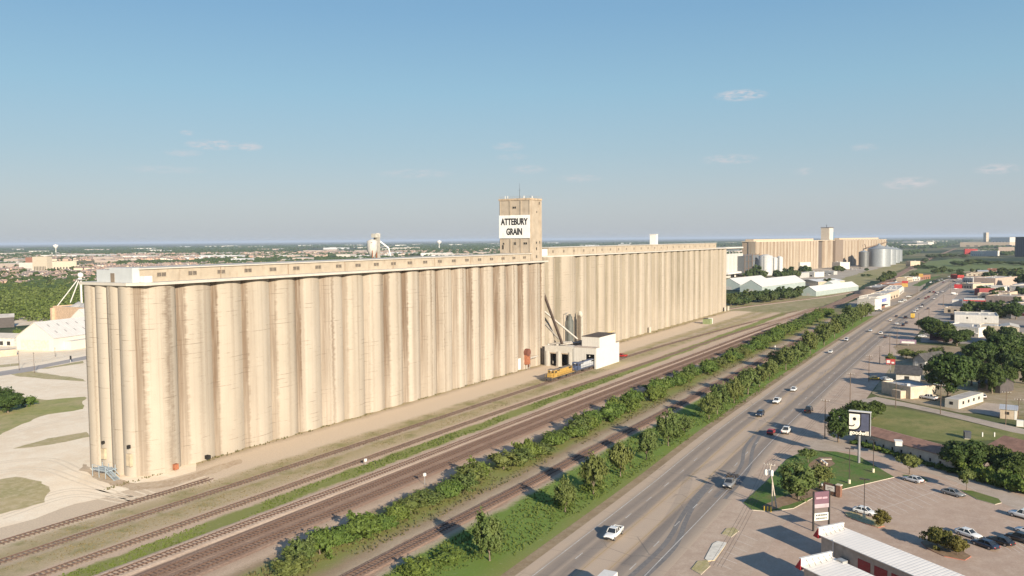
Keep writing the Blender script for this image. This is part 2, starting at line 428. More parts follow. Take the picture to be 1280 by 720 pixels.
# frontage strip along the highway out to the junction
fr = [p for p in HWY if 40 <= p[0] <= 1250]
struct('frontage_apron', strip(fr, -24, -11.2, .03), M_patch('frontage_concrete', [(.46, .35, .268), (.39, .295, .225), (.51, .41, .32)], (.04, .3)))
struct('verge', strip([p for p in HWY if 40 <= p[0] <= 1180], 11., 13.2, .03), bare)
sheet('parking_lot', [(60, 46), (60, -60), (190, -70), (246, 12), (258, 36), (216, 40), (184, 45.6), (160, 46)], .026, concrete_lot)
sheet('side_street', [(1003, 552), (1045, 546), (1069, 553), (1200, 592), (1330, 640), (1330, 664), (1195, 603), (1085, 566), (1012, 562)], .033, street_con, px=True)
sheet('lawn_island', [(929, 629), (960, 600), (984, 574), (1008, 563), (1045, 565), (1074, 571), (1118, 597), (1054, 612), (1044, 618), (1018, 622), (992, 636), (962, 640), (940, 638)], .15, [lawn, M('pale_curb', (.50, .45, .38))], px=True, thick=.2)
sheet('mulch_bed', [(958, 640), (986, 632), (1014, 622), (1040, 620), (1052, 617), (1030, 607), (1008, 612), (975, 622), (952, 634)], .156, M_patch('brown_mulch', [(.24, .165, .105), (.19, .13, .085), (.30, .22, .15)], (.2, 1.)), .3, 1.5, px=True)
sheet('mulch_bed', [(1010, 583), (1024, 572), (1040, 572), (1044, 580), (1030, 590), (1012, 594)], .156, M_patch('brown_mulch', (0, 0, 0)), .4, 1.5, px=True)
red_curb = M('red_painted_curb', (.42, .14, .10), var=.25)
def island(pts, top, edge, name='curb_island'):
    sheet(name, pts, .14, [top, edge], px=True, thick=.16)
curb = M('pale_curb', (.50, .45, .38))
island([(1128, 594), (1150, 596), (1161, 601), (1156, 603), (1138, 600)], lawn, curb)
island([(1200, 613), (1215, 614), (1248, 624), (1252, 629), (1244, 631), (1222, 625)], greengrass, curb)
island([(1055, 641), (1064, 640), (1098, 652), (1106, 658), (1098, 660), (1078, 654), (1060, 647)], drygrass, red_curb)
island([(1151, 678), (1160, 674), (1196, 686), (1214, 696), (1206, 701), (1180, 696), (1158, 686)], M_patch('brown_mulch', (0, 0, 0)), red_curb)
island([(881, 699), (891, 680), (897, 677), (908, 679), (908, 681), (893, 701), (885, 702)], M('white_curb_island', (.62, .58, .50)), M('yellow_edge', (.55, .45, .25)))
island([(902, 668), (908, 661), (917, 660), (924, 664), (914, 672)], drygrass, curb)
island([(864, 712), (872, 702), (884, 701), (888, 708), (876, 719)], drygrass, curb)
# painted stall lines
mk = MB()
def line(a, b, w=.13, z=.036, m=mk):
    a, b = G(*a), G(*b); m.merge(strip([a, b], -w/2, w/2, z))
for k in range(11):
    t = k/10; line((1060+62*t, 614-16*t), (1082+64*t, 625-13*t))
line((1090, 640), (1214, 600))
for k in range(12):
    t = k/11; c = (1098+104*t, 637.5-33*t); line(c, (c[0]-20, c[1]-9)); line(c, (c[0]+18, c[1]+9))
for k in range(6):
    t = k/5; line((927-32*t, 668+36*t), (947-32*t, 676+36*t))
for k in range(7):
    t = k/6; line((1215+70*t, 668+14*t), (1240+70*t, 684+14*t))
struct('stall_marking', mk, M_patch('stall_paint', [(.68, .62, .55), (.58, .51, .43), (.50, .42, .35)], (.3, 1.5)))
sheet('vacant_lawn', [(1083, 522), (1106, 507), (1180, 521), (1300, 548), (1300, 560), (1240, 550), (1180, 553), (1150, 549), (1100, 538), (1086, 533)], .04, M_patch('mown_field', [(.15, .175, .05), (.27, .235, .10), (.12, .155, .042)], (.03, .2), bump=.4), .3, 2, px=True)
sheet('side_street', [(1062, 503), (1095, 496), (1140, 505), (1200, 518), (1300, 541), (1300, 549), (1200, 524), (1130, 508), (1100, 505), (1080, 514)], .036, street_con, px=True)
sheet('dirt_lot', [(1116, 434), (1124, 429), (1172, 432), (1200, 436), (1196, 442), (1150, 441), (1122, 440)], .054, bare, .4, 3, px=True)
sheet('yard', [(1090, 492), (1116, 446), (1180, 432), (1280, 440), (1300, 520), (1200, 516), (1100, 496)], .028, M_patch('worn_yard', [(.34, .265, .175), (.22, .20, .095), (.42, .34, .25)], (.05, .3)), .5, 4, px=True)
sheet('driveway', [(1210, 514), (1232, 503), (1262, 507), (1262, 524)], .04, street_con, px=True)
sheet('commercial_lot', [(1155, 402), (1176, 366), (1195, 345), (1300, 345), (1300, 432), (1150, 428)], .026, M_patch('town_paving', [(.31, .27, .23), (.24, .21, .19), (.38, .33, .28)], (.03, .15)), 1, 6, px=True)
sheet('commercial_lot', [(1062, 398), (1098, 394), (1150, 364), (1163, 346), (1120, 352), (1095, 362), (1060, 380)], .026, M_patch('west_lot_dirt', [(.36, .29, .22), (.29, .23, .175), (.42, .35, .28)], (.03, .15)), 1, 6, px=True)
sheet('green_field', [(1143, 339), (1160, 327), (1195, 323), (1235, 327), (1300, 331), (1300, 338), (1220, 338), (1170, 343)], .02, M_patch('far_green_field', [(.12, .17, .05), (.15, .18, .065), (.2, .2, .09)], (.008, .03)), 3, 20, px=True)
sheet('dry_field', [(1010, 372), (1060, 364), (1105, 346), (1140, 330), (1120, 330), (1080, 340), (1040, 352), (1012, 362)], .02, M_patch('far_dry_field', [(.31, .265, .125), (.23, .22, .085), (.38, .32, .19)], (.01, .05)), 2, 10, px=True)
sheet('dry_field', [(1110, 352), (1140, 338), (1210, 341), (1290, 343), (1290, 336), (1160, 334), (1150, 328)], .016, M_patch('far_tan_field', [(.36, .29, .175), (.26, .235, .11), (.42, .34, .23)], (.01, .05)), 2, 10, px=True)
sheet('yard', [(960, 358), (1030, 330), (1125, 330), (1110, 338), (1060, 352), (1000, 362)], .018, M_patch('elevator_yard', [(.42, .36, .29), (.34, .29, .22), (.47, .42, .35)], (.01, .05)), 2, 10, px=True)
sheet('dry_field', [(640, 180), (640, 132), (720, 121), (800, 120), (960, 130), (900, 190), (760, 240), (660, 240)], .014, M_patch('corridor_end_grass', [(.32, .265, .14), (.22, .21, .085), (.42, .345, .22)], (.03, .2)), 1, 6)
# ------------------------------------------------------------------ railway
rust_rail = M('rusted_rail_side', (.115, .07, .052), rough=.6, var=.2, scale=2.)
rail_top = M('worn_rail_steel', (.26, .215, .19), rough=.5, metal=.3, var=.1)
tie_wood = M('creosote_tie', (.105, .072, .056), rough=.9, var=.35, scale=1.5)
tie_old = M('weathered_tie', (.16, .125, .10), rough=.9, var=.35, scale=1.5)
ballast_rust = M_patch('rust_ballast', [(.29, .19, .135), (.34, .235, .17), (.25, .16, .115)], (.1, 1.2), bump=.6)
ballast_pink = M_patch('pale_ballast', [(.54, .41, .305), (.47, .345, .25), (.60, .47, .36)], (.1, 1.2), bump=.6)
ballast_grey = M_patch('limestone_ballast', [(.60, .485, .355), (.52, .41, .29), (.66, .55, .42)], (.1, 1.2), bump=.6)
def track(label, pts, ballast, tie, gap=.56, bed=True, tie_end=560, hw_=2.0):
    path = spline(pts, 6.)
    if bed:
        b = strip(path, -hw_, hw_, 0., .16, .9 if hw_ > 1.8 else .5); o = b.build('ballast_bed', ballast); o['kind'] = 'structure'
    t = thing('railway_track', label, 'railway track', (path[0][0], path[0][1], 0), 0)
    ox, oy = path[0]
    loc = [(x-ox, y-oy) for x, y in path]
    mb = MB(); L = 0.
    fine = []
    for a, b in zip(loc, loc[1:]):
        A = Vector(a); B = Vector(b); n = int((B-A).length/.5)+1
        for i in range(n): fine.append(A.lerp(B, i/n))
    acc = 0.
    for a, b in zip(fine, fine[1:]):
        acc += (b-a).length
        if acc > gap:
            acc = 0.
            if a.x+ox > tie_end: break
            d = (b-a).normalized(); n = Vector((-d.y, d.x)); j = R_.uniform(-.07, .07); w = 1.3+R_.uniform(-.05, .05)
            q = [a+n*(j-w)-d*.115, a+n*(j-w)+d*.115, a+n*(j+w)+d*.115, a+n*(j+w)-d*.115]
            mb.add([(p.x, p.y, .0) for p in q]+[(p.x, p.y, .24) for p in q], [(7, 6, 5, 4)[::-1], (0, 1, 5, 4), (1, 2, 6, 5), (2, 3, 7, 6), (3, 0, 4, 7)])
    mb.build('ties', tie, t)
    for s in (-.7525, .7525):
        r = strip(loc, s-.036, s+.036, .2, .40, .025)
        r.m = [1 if i % 3 == 1 else 0 for i in range(len(r.f))]
        r.build('rail', [rust_rail, rail_top], t)
    return t
track('overgrown pale spur track ending in the dry grass nearest the elevator corner', [(20, 162.6), (84, 162.3), (132, 161.6)], ballast_grey, tie_old, bed=False)
track('pale track running into the rail door of the white loading shed', [(20, 152.8), (84, 152.6), (220, 152.2), (327, 151.9), (400, 151), (470, 147), (560, 140), (660, 130)], ballast_grey, tie_old, bed=False)
track('dusty track passing just in front of the white loading shed', [(20, 140.6), (84, 140.4), (230, 140.2), (312, 137.6), (420, 134.5), (520, 131), (610, 124.5), (700, 118.3)], ballast_pink, tie_old, bed=False)
track('rusty track bordering the tall green grass strip', [(20, 130), (86, 129.6), (230, 128), (312, 127), (402, 125), (500, 123.6), (600, 120.5), (690, 117.6)], ballast_pink, tie_wood)
track('dark rust-brown main track in the middle of the wide ballast bed', [(20, 123), (96, 123.4), (230, 123.6), (400, 120.6), (600, 116.8), (780, 117), (930, 116.6), (1130, 118.5), (1330, 123), (1990, 138), (3100, 146), (4200, 150)], ballast_rust, tie_wood)
track('rust-brown track beside the shrub row at the edge of the wide ballast bed', [(20, 118.2), (107, 118.8), (226, 119.3), (400, 116.2), (600, 112.6), (780, 112.6), (930, 112.2), (1130, 114), (1330, 118.5), (1990, 133), (3100, 141), (4200, 145)], ballast_rust, tie_wood)
track('lone dark track between the shrub row and the highway trees', [(20, 93.4), (104, 93.1), (262, 91.9), (380, 91.3), (612, 91), (690, 90.5)], ballast_rust, tie_wood, hw_=1.7)
# the spur that swings out from behind the second elevator
track('curved spur track swinging out from behind the second elevator', [(560, 196), (620, 188), (690, 174), (760, 155), (840, 135), (930, 122)], ballast_pink, tie_wood, bed=True)
# small trackside kit
sw = M('signal_box_white', (.75, .74, .70)); galv = M('galvanised', (.45, .46, .46), rough=.45, metal=.6)
for i, (px, py, h, lb) in enumerate([(457, 582, 1.2, 'white switch box on a post beside the tall green grass strip'), (531, 606, 2.2, 'white topped trackside marker post at the edge of the brown ballast'), (828, 478, 1.3, 'white relay box beside the track past the loading shed'), (969, 440, 2.6, 'white topped whistle post by the lone dark track')]):
    t = thing('trackside_post', lb, 'marker post', (*G(px, py), 0))
    MB().cyl((0, 0, 0), (0, 0, h), .07, n=6).build('post', galv, t)
    MB().box(-.3, .3, -.22, .22, h-.1, h+.55).build('box', sw, t)
# ------------------------------------------------------------------ grain elevators
def silo_material(name, base, stain, dots=False):
    m, nt, b = _nt(name)
    p = _pos(nt)
    at = nt.nodes.new('ShaderNodeAttribute'); at.attribute_name = 'groove'; gr = at.outputs['Fac']
    oi = nt.nodes.new('ShaderNodeObjectInfo').outputs['Random']
    # pour lines and blotches of the cast concrete
    blot = _noise(nt, _scaled(nt, p, (.10, .10, .05)), 1., 5, .6)
    c = _mix(nt, _step(nt, blot, .33, .67), tuple(k*.93 for k in base), tuple(min(1, k*1.05) for k in base))
    tint = _mix(nt, oi, (.93, .91, .88), (1.04, 1.03, 1.02))
    mm = nt.nodes.new('ShaderNodeMix'); mm.data_type = 'RGBA'; mm.blend_type = 'MULTIPLY'; mm.inputs[0].default_value = 1
    nt.links.new(c, mm.inputs[6]); nt.links.new(tint, mm.inputs[7]); c = mm.outputs[2]
    sx = nt.nodes.new('ShaderNodeSeparateXYZ'); nt.links.new(p, sx.inputs[0])
    jag = _math(nt, 'ADD', _math(nt, 'MULTIPLY', _noise(nt, _scaled(nt, p, (.3, .3, .9)), 1., 3, .7), .5), _math(nt, 'MULTIPLY', _noise(nt, _scaled(nt, p, (.16, .16, 3.2)), 1., 3, .8), .5))
    # dirt washed down: bands set by x, with ragged edges along the form lines
    xs = nt.nodes.new('ShaderNodeCombineXYZ')
    nt.links.new(_math(nt, 'ADD', sx.outputs[0], _math(nt, 'MULTIPLY', _math(nt, 'SUBTRACT', jag, .5), 1.1)), xs.inputs[0])
    nt.links.new(_math(nt, 'MULTIPLY', sx.outputs[2], .012), xs.inputs[2])
    nt.links.new(_math(nt, 'MULTIPLY', sx.outputs[1], .6), xs.inputs[1])
    band = _noise(nt, xs.outputs[0], .27, 3, .6)
    s1 = _step(nt, band, .53, .62)
    fine = _noise(nt, _scaled(nt, xs.outputs[0], (2.6, 2.6, .6)), .5, 4, .6)
    s2 = _math(nt, 'MULTIPLY', _step(nt, fine, .5, .7), .5)
    # grooves hold the heaviest stain
    g2 = _math(nt, 'ADD', gr, _math(nt, 'MULTIPLY', _math(nt, 'SUBTRACT', jag, .5), .22))
    heavy = _noise(nt, xs.outputs[0], .08, 2)
    s3 = _math(nt, 'MULTIPLY', _step(nt, g2, .55, .85), _step(nt, heavy, .40, .58))
    # a broad run-off band just east of each groove, stronger on some silos than others, and a fainter one mid-way
    ac = nt.nodes.new('ShaderNodeAttribute'); ac.attribute_name = 'across'
    u = _math(nt, 'ADD', ac.outputs['Fac'], _math(nt, 'MULTIPLY', _math(nt, 'SUBTRACT', jag, .5), .6))
    r2 = _math(nt, 'FRACT', _math(nt, 'MULTIPLY', oi, 7.31)); r3 = _math(nt, 'FRACT', _math(nt, 'MULTIPLY', oi, 13.7))
    lim = _math(nt, 'ADD', -.80, _math(nt, 'MULTIPLY', r2, .42))
    b1 = _math(nt, 'SUBTRACT', 1., _math(nt, 'DIVIDE', _math(nt, 'SUBTRACT', u, lim), .16), clamp=True)
    b1 = _math(nt, 'MULTIPLY', b1, _math(nt, 'ADD', .42, _math(nt, 'MULTIPLY', r3, .58)))
    mid = _math(nt, 'ABSOLUTE', _math(nt, 'SUBTRACT', u, _math(nt, 'SUBTRACT', _math(nt, 'MULTIPLY', r3, 1.1), .35)))
    b2 = _math(nt, 'MULTIPLY', _math(nt, 'SUBTRACT', 1., _math(nt, 'DIVIDE', mid, .2), clamp=True), _math(nt, 'ADD', .1, _math(nt, 'MULTIPLY', r2, .75)))
    s1 = _math(nt, 'MAXIMUM', _math(nt, 'MULTIPLY', s1, .38), _math(nt, 'MAXIMUM', b1, b2))
    s = _math(nt, 'ADD', _math(nt, 'ADD', _math(nt, 'MULTIPLY', s1, .9), _math(nt, 'MULTIPLY', s2, .3)), _math(nt, 'MULTIPLY', s3, .4), clamp=True)
    # weaker low on the wall and right at the top
    fade = _math(nt, 'ADD', _math(nt, 'MULTIPLY', _step(nt, sx.outputs[2], -2., 30.), .35), .6)
    thin = _step(nt, _noise(nt, _scaled(nt, p, (1.5, 1.5, .045)), 1., 4, .7), .3, .62)
    s = _math(nt, 'MULTIPLY', _math(nt, 'MULTIPLY', s, fade), _math(nt, 'ADD', .62, _math(nt, 'MULTIPLY', thin, .55)))
    c = _mix(nt, s, c, stain)
    # occasional dark form-line marks
    ln = _math(nt, 'PINGPONG', sx.outputs[2], .62); ln = _math(nt, 'SUBTRACT', 1., _step(nt, ln, .02, .09))
    lm = _step(nt, _noise(nt, _scaled(nt, p, (.12, .12, .35)), 1., 4, .7), .52, .66)
    c = _mix(nt, _math(nt, 'MULTIPLY', _math(nt, 'MULTIPLY', ln, lm), .75), c, tuple(k*.55 for k in stain))
    edge = _step(nt, gr, .955, 1.)
    c = _mix(nt, _math(nt, 'MULTIPLY', edge, .2), c, tuple(k*.8 for k in stain))
    if dots:
        v = nt.nodes.new('ShaderNodeTexVoronoi'); v.inputs['Scale'].default_value = .8; nt.links.new(p, v.inputs['Vector'])
        d = _math(nt, 'SUBTRACT', 1., _step(nt, v.outputs['Distance'], .1, .17))
        reg = _math(nt, 'MULTIPLY', _step(nt, sx.outputs[0], 470., 500.), _step(nt, _noise(nt, _scaled(nt, p, (.05, .05, .03)), 1., 3), .42, .52))
        c = _mix(nt, _math(nt, 'MULTIPLY', _math(nt, 'MULTIPLY', d, reg), .6), c, (.60, .55, .47))
    nt.links.new(c, b.inputs['Base Color']); b.inputs['Roughness'].default_value = .9; b.inputs['Specular IOR Level'].default_value = .12
    _bump(nt, b, jag, .12, .06)
    return m
BASE = (.41, .367, .31); STAIN = (.15, .108, .076)
conc_a = silo_material('stained_slipform_concrete', BASE, STAIN)
conc_b = silo_material('spotted_slipform_concrete', (.39, .343, .284), (.19, .165, .122), dots=True)
plain_conc = M('headhouse_concrete', (.37, .31, .24), rough=.9, var=.1, scale=.3, dirt=(.2, .145, .10))
pale_conc = M('gallery_concrete', (.37, .315, .245), rough=.9, var=.1, scale=.3, dirt=(.24, .18, .13))
white_roof = M('white_membrane_roof', (.49, .455, .40), rough=.7, var=.07, scale=.4)
white_metal = M_ribbed('white_metal_siding', (.47, .49, .495), .5, 1, .5, .05, .08)
dark_glass = M('dark_window', (.035, .033, .03), rough=.3, var=.3)
dark_open = M('dark_opening', (.02, .018, .016), rough=.9)
rust = M('rusty_steel', (.30, .115, .06), rough=.8, var=.3, scale=1.5)
blk = M('black_paint', (.025, .025, .025), rough=.5)
steel_grey = M('grey_steel', (.36, .36, .35), rough=.45, metal=.3)
white_paint = M('white_paint', (.64, .62, .58), rough=.5, var=.06)
grey_dark = M('dark_grey_green_steel', (.10, .105, .095), rough=.6)

def arc_pts(x0, x1, y, sag, n=14):
    """front outline of one silo between two grooves, bulging to -y"""
    c = (x1-x0)/2; r = (c*c+sag*sag)/(2*sag); xm = (x0+x1)/2; yc = y-sag+r; a = math.asin(min(1, c/r)); out = []
    for i in range(n+1):
        t = -a+2*a*i/n; out.append((xm+r*math.sin(t), yc-r*math.cos(t), abs(2*i/n-1)))
    return out
def add_silo(parent, pts, back, z1, mat, org=(0, 0), slices=1):
    """pts: (x,y,groove) front outline, closed behind by `back` points"""
    poly = [(x-org[0], y-org[1]) for x, y, g in pts]; n = len(poly); gv = [g for _, _, g in pts]
    vs = [(x, y, 0) for x, y in poly]+[(x, y, z1) for x, y in poly]
    mb = MB(); mb.add(vs, [(i, i+1, n+i+1, n+i) for i in range(n-1)], 0, True)
    full = poly+[(x-org[0], y-org[1]) for x, y in back]
    sd_ = [full[n-1]]+full[n:]+[full[0]]; k = len(sd_)
    mb.add([(x, y, 0) for x, y in sd_]+[(x, y, z1) for x, y in sd_], [(i, i+1, k+i+1, k+i) for i in range(k-1)], 0)
    mb.add([(x, y, z1) for x, y in full], [tuple(range(len(full)))], 0)
    o = mb.build('silo', mat, parent)
    a = o.data.attributes.new('groove', 'FLOAT', 'POINT'); a.data.foreach_set('value', gv+gv+[0.]*(len(mb.v)-2*n))
    a = o.data.attributes.new('across', 'FLOAT', 'POINT'); uu = [2*i/(n-1)-1 for i in range(n)]; a.data.foreach_set('value', uu+uu+[0.]*(len(mb.v)-2*n))
    return o
def window(parent, face, s, z, w, h, mat=None, frame=None, org=(0, 0, 0)):
    """an opening with a frame on a wall: face=('y',y0) faces -y, ('x',x0) faces -x"""
    mat = mat or dark_glass; frame = frame or pale_conc; mb = MB(); k = .12
    def bx(a0, a1, z0, z1, d0, d1, m):
        if face[0] == 'y': mb.box(a0-org[0], a1-org[0], face[1]-d1-org[1], face[1]-d0-org[1], z0-org[2], z1-org[2], m)
        else: mb.box(face[1]-d1-org[0], face[1]-d0-org[0], a0-org[1], a1-org[1], z0-org[2], z1-org[2], m)
    bx(s-w/2, s+w/2, z, z+h, .0, .04, 0)
    bx(s-w/2-k, s+w/2+k, z-k, z, .0, .1, 1); bx(s-w/2-k, s+w/2+k, z+h, z+h+k, .0, .1, 1)
    bx(s-w/2-k, s-w/2, z, z+h, 0, .1, 1); bx(s+w/2, s+w/2+k, z, z+h, 0, .1, 1)
    if w > 1.2: bx(s-.05, s+.05, z, z+h, .04, .08, 1)
    return mb.build('window', [mat, frame], parent)
FY = 178.0                                    # groove line of the first elevator's front
# --- first elevator
t = thing('grain_elevator', 'long near concrete grain elevator of round silos with brown streaks and a lettered headhouse', 'grain elevator', (0, 0, 0))
E1 = t
bounds = [136.4]+[136.4+10.16*(i+.05) for i in range(1, 20)]+[333.4]
cn = []                                       # rounded corner silo
for i in range(25):
    a = rad(186+(318-186)*i/24); cn.append((131.2+7.1*math.cos(a), 183.1+7.1*math.sin(a), max(0, 1-i/6) if i < 6 else max(0, (i-18)/6)))
add_silo(t, cn, [(136.5, 190), (124.6, 190)], 46.7, conc_a)
for a, b in zip(bounds, bounds[1:]): add_silo(t, arc_pts(a, b, FY+.2, 1.25), [(b, 190), (a, 190)], 46.7, conc_a)
for k in range(4):                            # four narrower bulges on the west end
    y0 = 179.2+4.6*k; y1 = y0+4.6
    pts = [(124.3+(py-(FY+.2)) , 0, g) for _, py, g in arc_pts(0, 4.6, FY+.2, .75, 10)]
    ys = [px for px, _, _ in arc_pts(y0, y1, 0, 1.05, 10)]
    pts = [(x, y, g*.6) for (x, _, g), y in zip(pts, ys)][::-1]
    add_silo(t, pts, [(130, y0), (130, y1)], 46.7, conc_a)
core = MB().box(126, 333.2, 184, 198.5, 0, 46.65); core.box(124.6, 128, 182, 197, 0, 46.6)
core.build('wall', conc_a, t)
deck = MB().prism([(123.2, 197.8), (123.2, 179), (126, 175.2), (333.7, 175.6), (333.7, 198.8), (124, 198.8)], 46.7, 47.35, 0)
deck.build('roof', white_roof, t)
# gallery house along the roof
def gallery(parent, x0, x1, y0, y1, z0, z1, n, wz, ww, wh, first=None, seams=8):
    g = MB(); g.box(x0, x1, y0, y1, z0, z1-.25)
    o = g.build('gallery', pale_conc, parent)
    for i in range(n):
        x = (first if first else x0+5)+i*((x1-6-(first if first else x0+5))/(n-1))
        window(o, ('y', y0), x, z0+wz, ww, wh, M('dusty_louvre', (.13, .11, .09), var=.3, scale=2.))
    r = MB().box(x0-.4, x1+.3, y0-.45, y1+.4, z1-.25, z1+.05); r.build('roof', white_roof, o)
    s = MB()
    for i in range(1, seams):
        x = x0+(x1-x0)*i/seams; s.box(x-.09, x+.09, y0-.06, y0, z0, z1-.25)
    s.build('joint', M('joint_stain', (.22, .15, .1)), o)
    return o
gallery(t, 127.2, 324, 179.6, 192, 47.35, 50.75, 21, 1.2, 2.6, 1.0, first=133.5)
e = MB().box(125.2, 127.15, 179.3, 188.2, 47.36, 50.95); e.box(125.2, 127.15, 188.2, 193.4, 47.36, 50.4)
o = e.build('end_house', white_metal, t)
MB().box(125.1, 125.2, 186.2, 187.7, 47.4, 49.6).build('door', M('brown_hatch', (.20, .16, .12)), o)
MB().box(127.3, 129.4, 177.6, 179.5, 47.36, 48.9).build('roof_unit', white_paint, t)
# headhouse
HX0, HX1, HY0, HY1, HZ0, HZ1 = 323.8, 334.3, 179.6, 195.7, 47.3, 75.2
hb = MB().box(HX0, HX1, HY0, HY1, HZ0, HZ1)
for k in (0, .27, .30, .62, .65, .97): hb.box(HX0-.22, HX0, HY0+.2+k*15.8, HY0+.5+k*15.8, HZ0+4, HZ1-.3)
hb.box(HX0+1.0, HX0+3.2, HY0-.25, HY0, HZ0, HZ1-.8); hb.box(HX1-1.6, HX1, HY0-.2, HY0, HZ0, HZ1-.8)
hh = hb.build('headhouse', plain_conc, t)
pr = MB()
for a in ((HX0-.3, HX1+.3, HY0-.3, HY0-.05), (HX0-.3, HX1+.3, HY1+.05, HY1+.3), (HX0-.3, HX0-.05, HY0, HY1), (HX1+.05, HX1+.3, HY0, HY1)): pr.box(a[0], a[1], a[2], a[3], HZ1-.5, HZ1+.35)
pr.build('parapet', M('parapet_tan', (.40, .31, .22), var=.25, scale=.8), hh)
rl = MB()
for i in range(14):
    y = HY0+i*(HY1-HY0)/13; rl.bar((HX0, y, HZ1+.3), (HX0, y, HZ1+1.3), .09)
for i in range(8):
    x = HX0+i*(HX1-HX0)/7; rl.bar((x, HY0, HZ1+.3), (x, HY0, HZ1+1.3), .09)
for z in (.8, 1.3): rl.bar((HX0, HY0, HZ1+z), (HX0, HY1, HZ1+z), .07); rl.bar((HX0, HY0, HZ1+z), (HX1, HY0, HZ1+z), .07)
rl.build('railing', steel_grey, hh)
for (x, y, h, r) in ((326, 186.3, 5.2, .12), (325, 192, 1.6, .3), (327, 194.5, 1.8, .25), (330, 182, 1.5, .35), (333, 188, 2.0, .4)):
    a = MB().cyl((0, 0, 0), (0, 0, h), r*.7, r*.5, 6)
    if h > 4: a.bar((0, -.6, h*.8), (0, .6, h*.8), .07); a.cyl((0, 0, h), (0, 0, h+2), .04, n=5)
    a.build('antenna', blk if h > 4 else white_paint, hh, (x, y, HZ1))
for s, z, w, h in ((187.8, 71.0, 1.9, .9), (194.0, 52.6, .9, 2.0), (193.6, 54.6, .8, 1.0), (187.6, 54.6, 1.3, 1.2), (182.2, 54.8, 1.9, .9)): window(hh, ('x', HX0), s, z, w, h)
for s, z, w, h in ((332.4, 72.8, 1.3, 1.3), (329.7, 69.0, .8, .8), (329.3, 55.0, 1.0, 1.0), (332.6, 55.1, 1.2, 1.2), (329.3, 52.2, 1.1, 1.2), (329.4, 48.6, 1.0, 1.2)): window(hh, ('y', HY0-.02), s, z, w, h)
sg = MB().box(HX0-.5, HX0-.25, HY0+.05, HY1-.05, 57.6, 68.0).build('sign', M('white_sign_paint', (.70, .69, .66), rough=.7, var=.05, scale=.3, dirt=(.52, .49, .44)), t)
sm = MB()
for k in (.28, .635): sm.box(HX0-.515, HX0-.501, HY0+k*16.1, HY0+k*16.1+.12, 57.6, 68.0)
for k in (0,): sm.box(HX0-.515, HX0-.501, HY0+k*16.1+12.9, HY0+13., 57.6, 68.0)
sm.build('panel_seam', M('seam_grey', (.52, .50, .46)), sg)
def lettering(name, rows, parent, loc, rot, mat, depth_=.06, bold=.0):
    vs = []; fs = []
    for txt, size, dx, dy, sxx in rows:
        cu = D.curves.new(name, 'FONT'); cu.body = txt; cu.size = size; cu.align_x = 'CENTER'; cu.align_y = 'CENTER'
        cu.extrude = depth_; cu.offset = bold*size; cu.resolution_u = 3
        tmp = D.objects.new(name, cu); COL.objects.link(tmp); bpy.context.view_layer.update()
        me = D.meshes.new_from_object(tmp.evaluated_get(bpy.context.evaluated_depsgraph_get()))
        k = len(vs)
        vs += [(v.co.x*sxx+dx, v.co.y+dy, v.co.z) for v in me.vertices]; fs += [[i+k for i in p.vertices] for p in me.polygons]
        D.objects.remove(tmp); D.curves.remove(cu); D.meshes.remove(me)
    me = D.meshes.new(name); me.from_pydata(vs, [], fs); me.materials.append(mat)
    o = D.objects.new(name, me); COL.objects.link(o); o.parent = parent; o.location = loc; o.rotation_euler = rot
    return o
# letters stand on the -X face: text right = -Y
lettering('lettering', [('ATTEBURY', 4.05, 0, 2.15, .70), ('GRAIN', 4.05, 0, -2.35, .68)], sg, (HX0-.56, (HY0+HY1)/2, 62.8), (rad(90), 0, rad(-90)), blk, bold=.03)
# openings and a stair at the foot of the near elevator
st = MB()
fx, fy = onX(141, 574, 122.2)[0], 0
def wfoot(name, px, py, w, h, mat): 
    x, z = onY(px, py, 176.2); MB().box(x-w/2, x+w/2, 175.3, 176.6, max(0, z-h/2), z+h/2).build(name, mat, t)
wfoot('hatch', 218, 583, 1.2, 1.4, rust); wfoot('hatch', 259, 571, .9, .9, dark_open)
def efoot(name, px, py, w, h, mat):
    y, z = onX(px, py, 123.3); MB().box(122.9, 123.6, y-w/2, y+w/2, max(0, z-h/2), z+h/2).build(name, mat, t)
efoot('vent', 129, 553, .5, .7, dark_open); efoot('vent', 161, 558.5, .6, .8, dark_open); efoot('door', 162, 575, 1.5, 3., M('tan_door', (.45, .37, .26))); efoot('door', 130, 567, 1.3, 2.6, M('tan_door', (0, 0, 0)))
s = MB(); 
s.box(119.6, 122.6, 184.2, 189.8, 1.75, 1.9); 
for y in (184.4, 187, 189.6):
    for x in (119.7, 122.3): s.bar((x, y, 0), (x, y, 2.9), .12)
s.bar((119.7, 184.4, 2.9), (119.7, 189.6, 2.9), .09); s.bar((119.7, 184.4, 2.4), (119.7, 189.6, 2.4), .07)
for i in range(9): s.box(119.7, 121.0, 184.2-.36*(i+1), 184.2-.36*i, 1.7-.2*i, 1.76-.2*i)
for x in (119.65, 121.05): s.bar((x, 184.2, 1.75), (x, 180.9, .05), .1, .25); s.bar((x, 184.2, 2.85), (x, 180.9, 1.1), .09)
s.build('stair', M('blue_grey_steel', (.30, .36, .40), rough=.5), t)
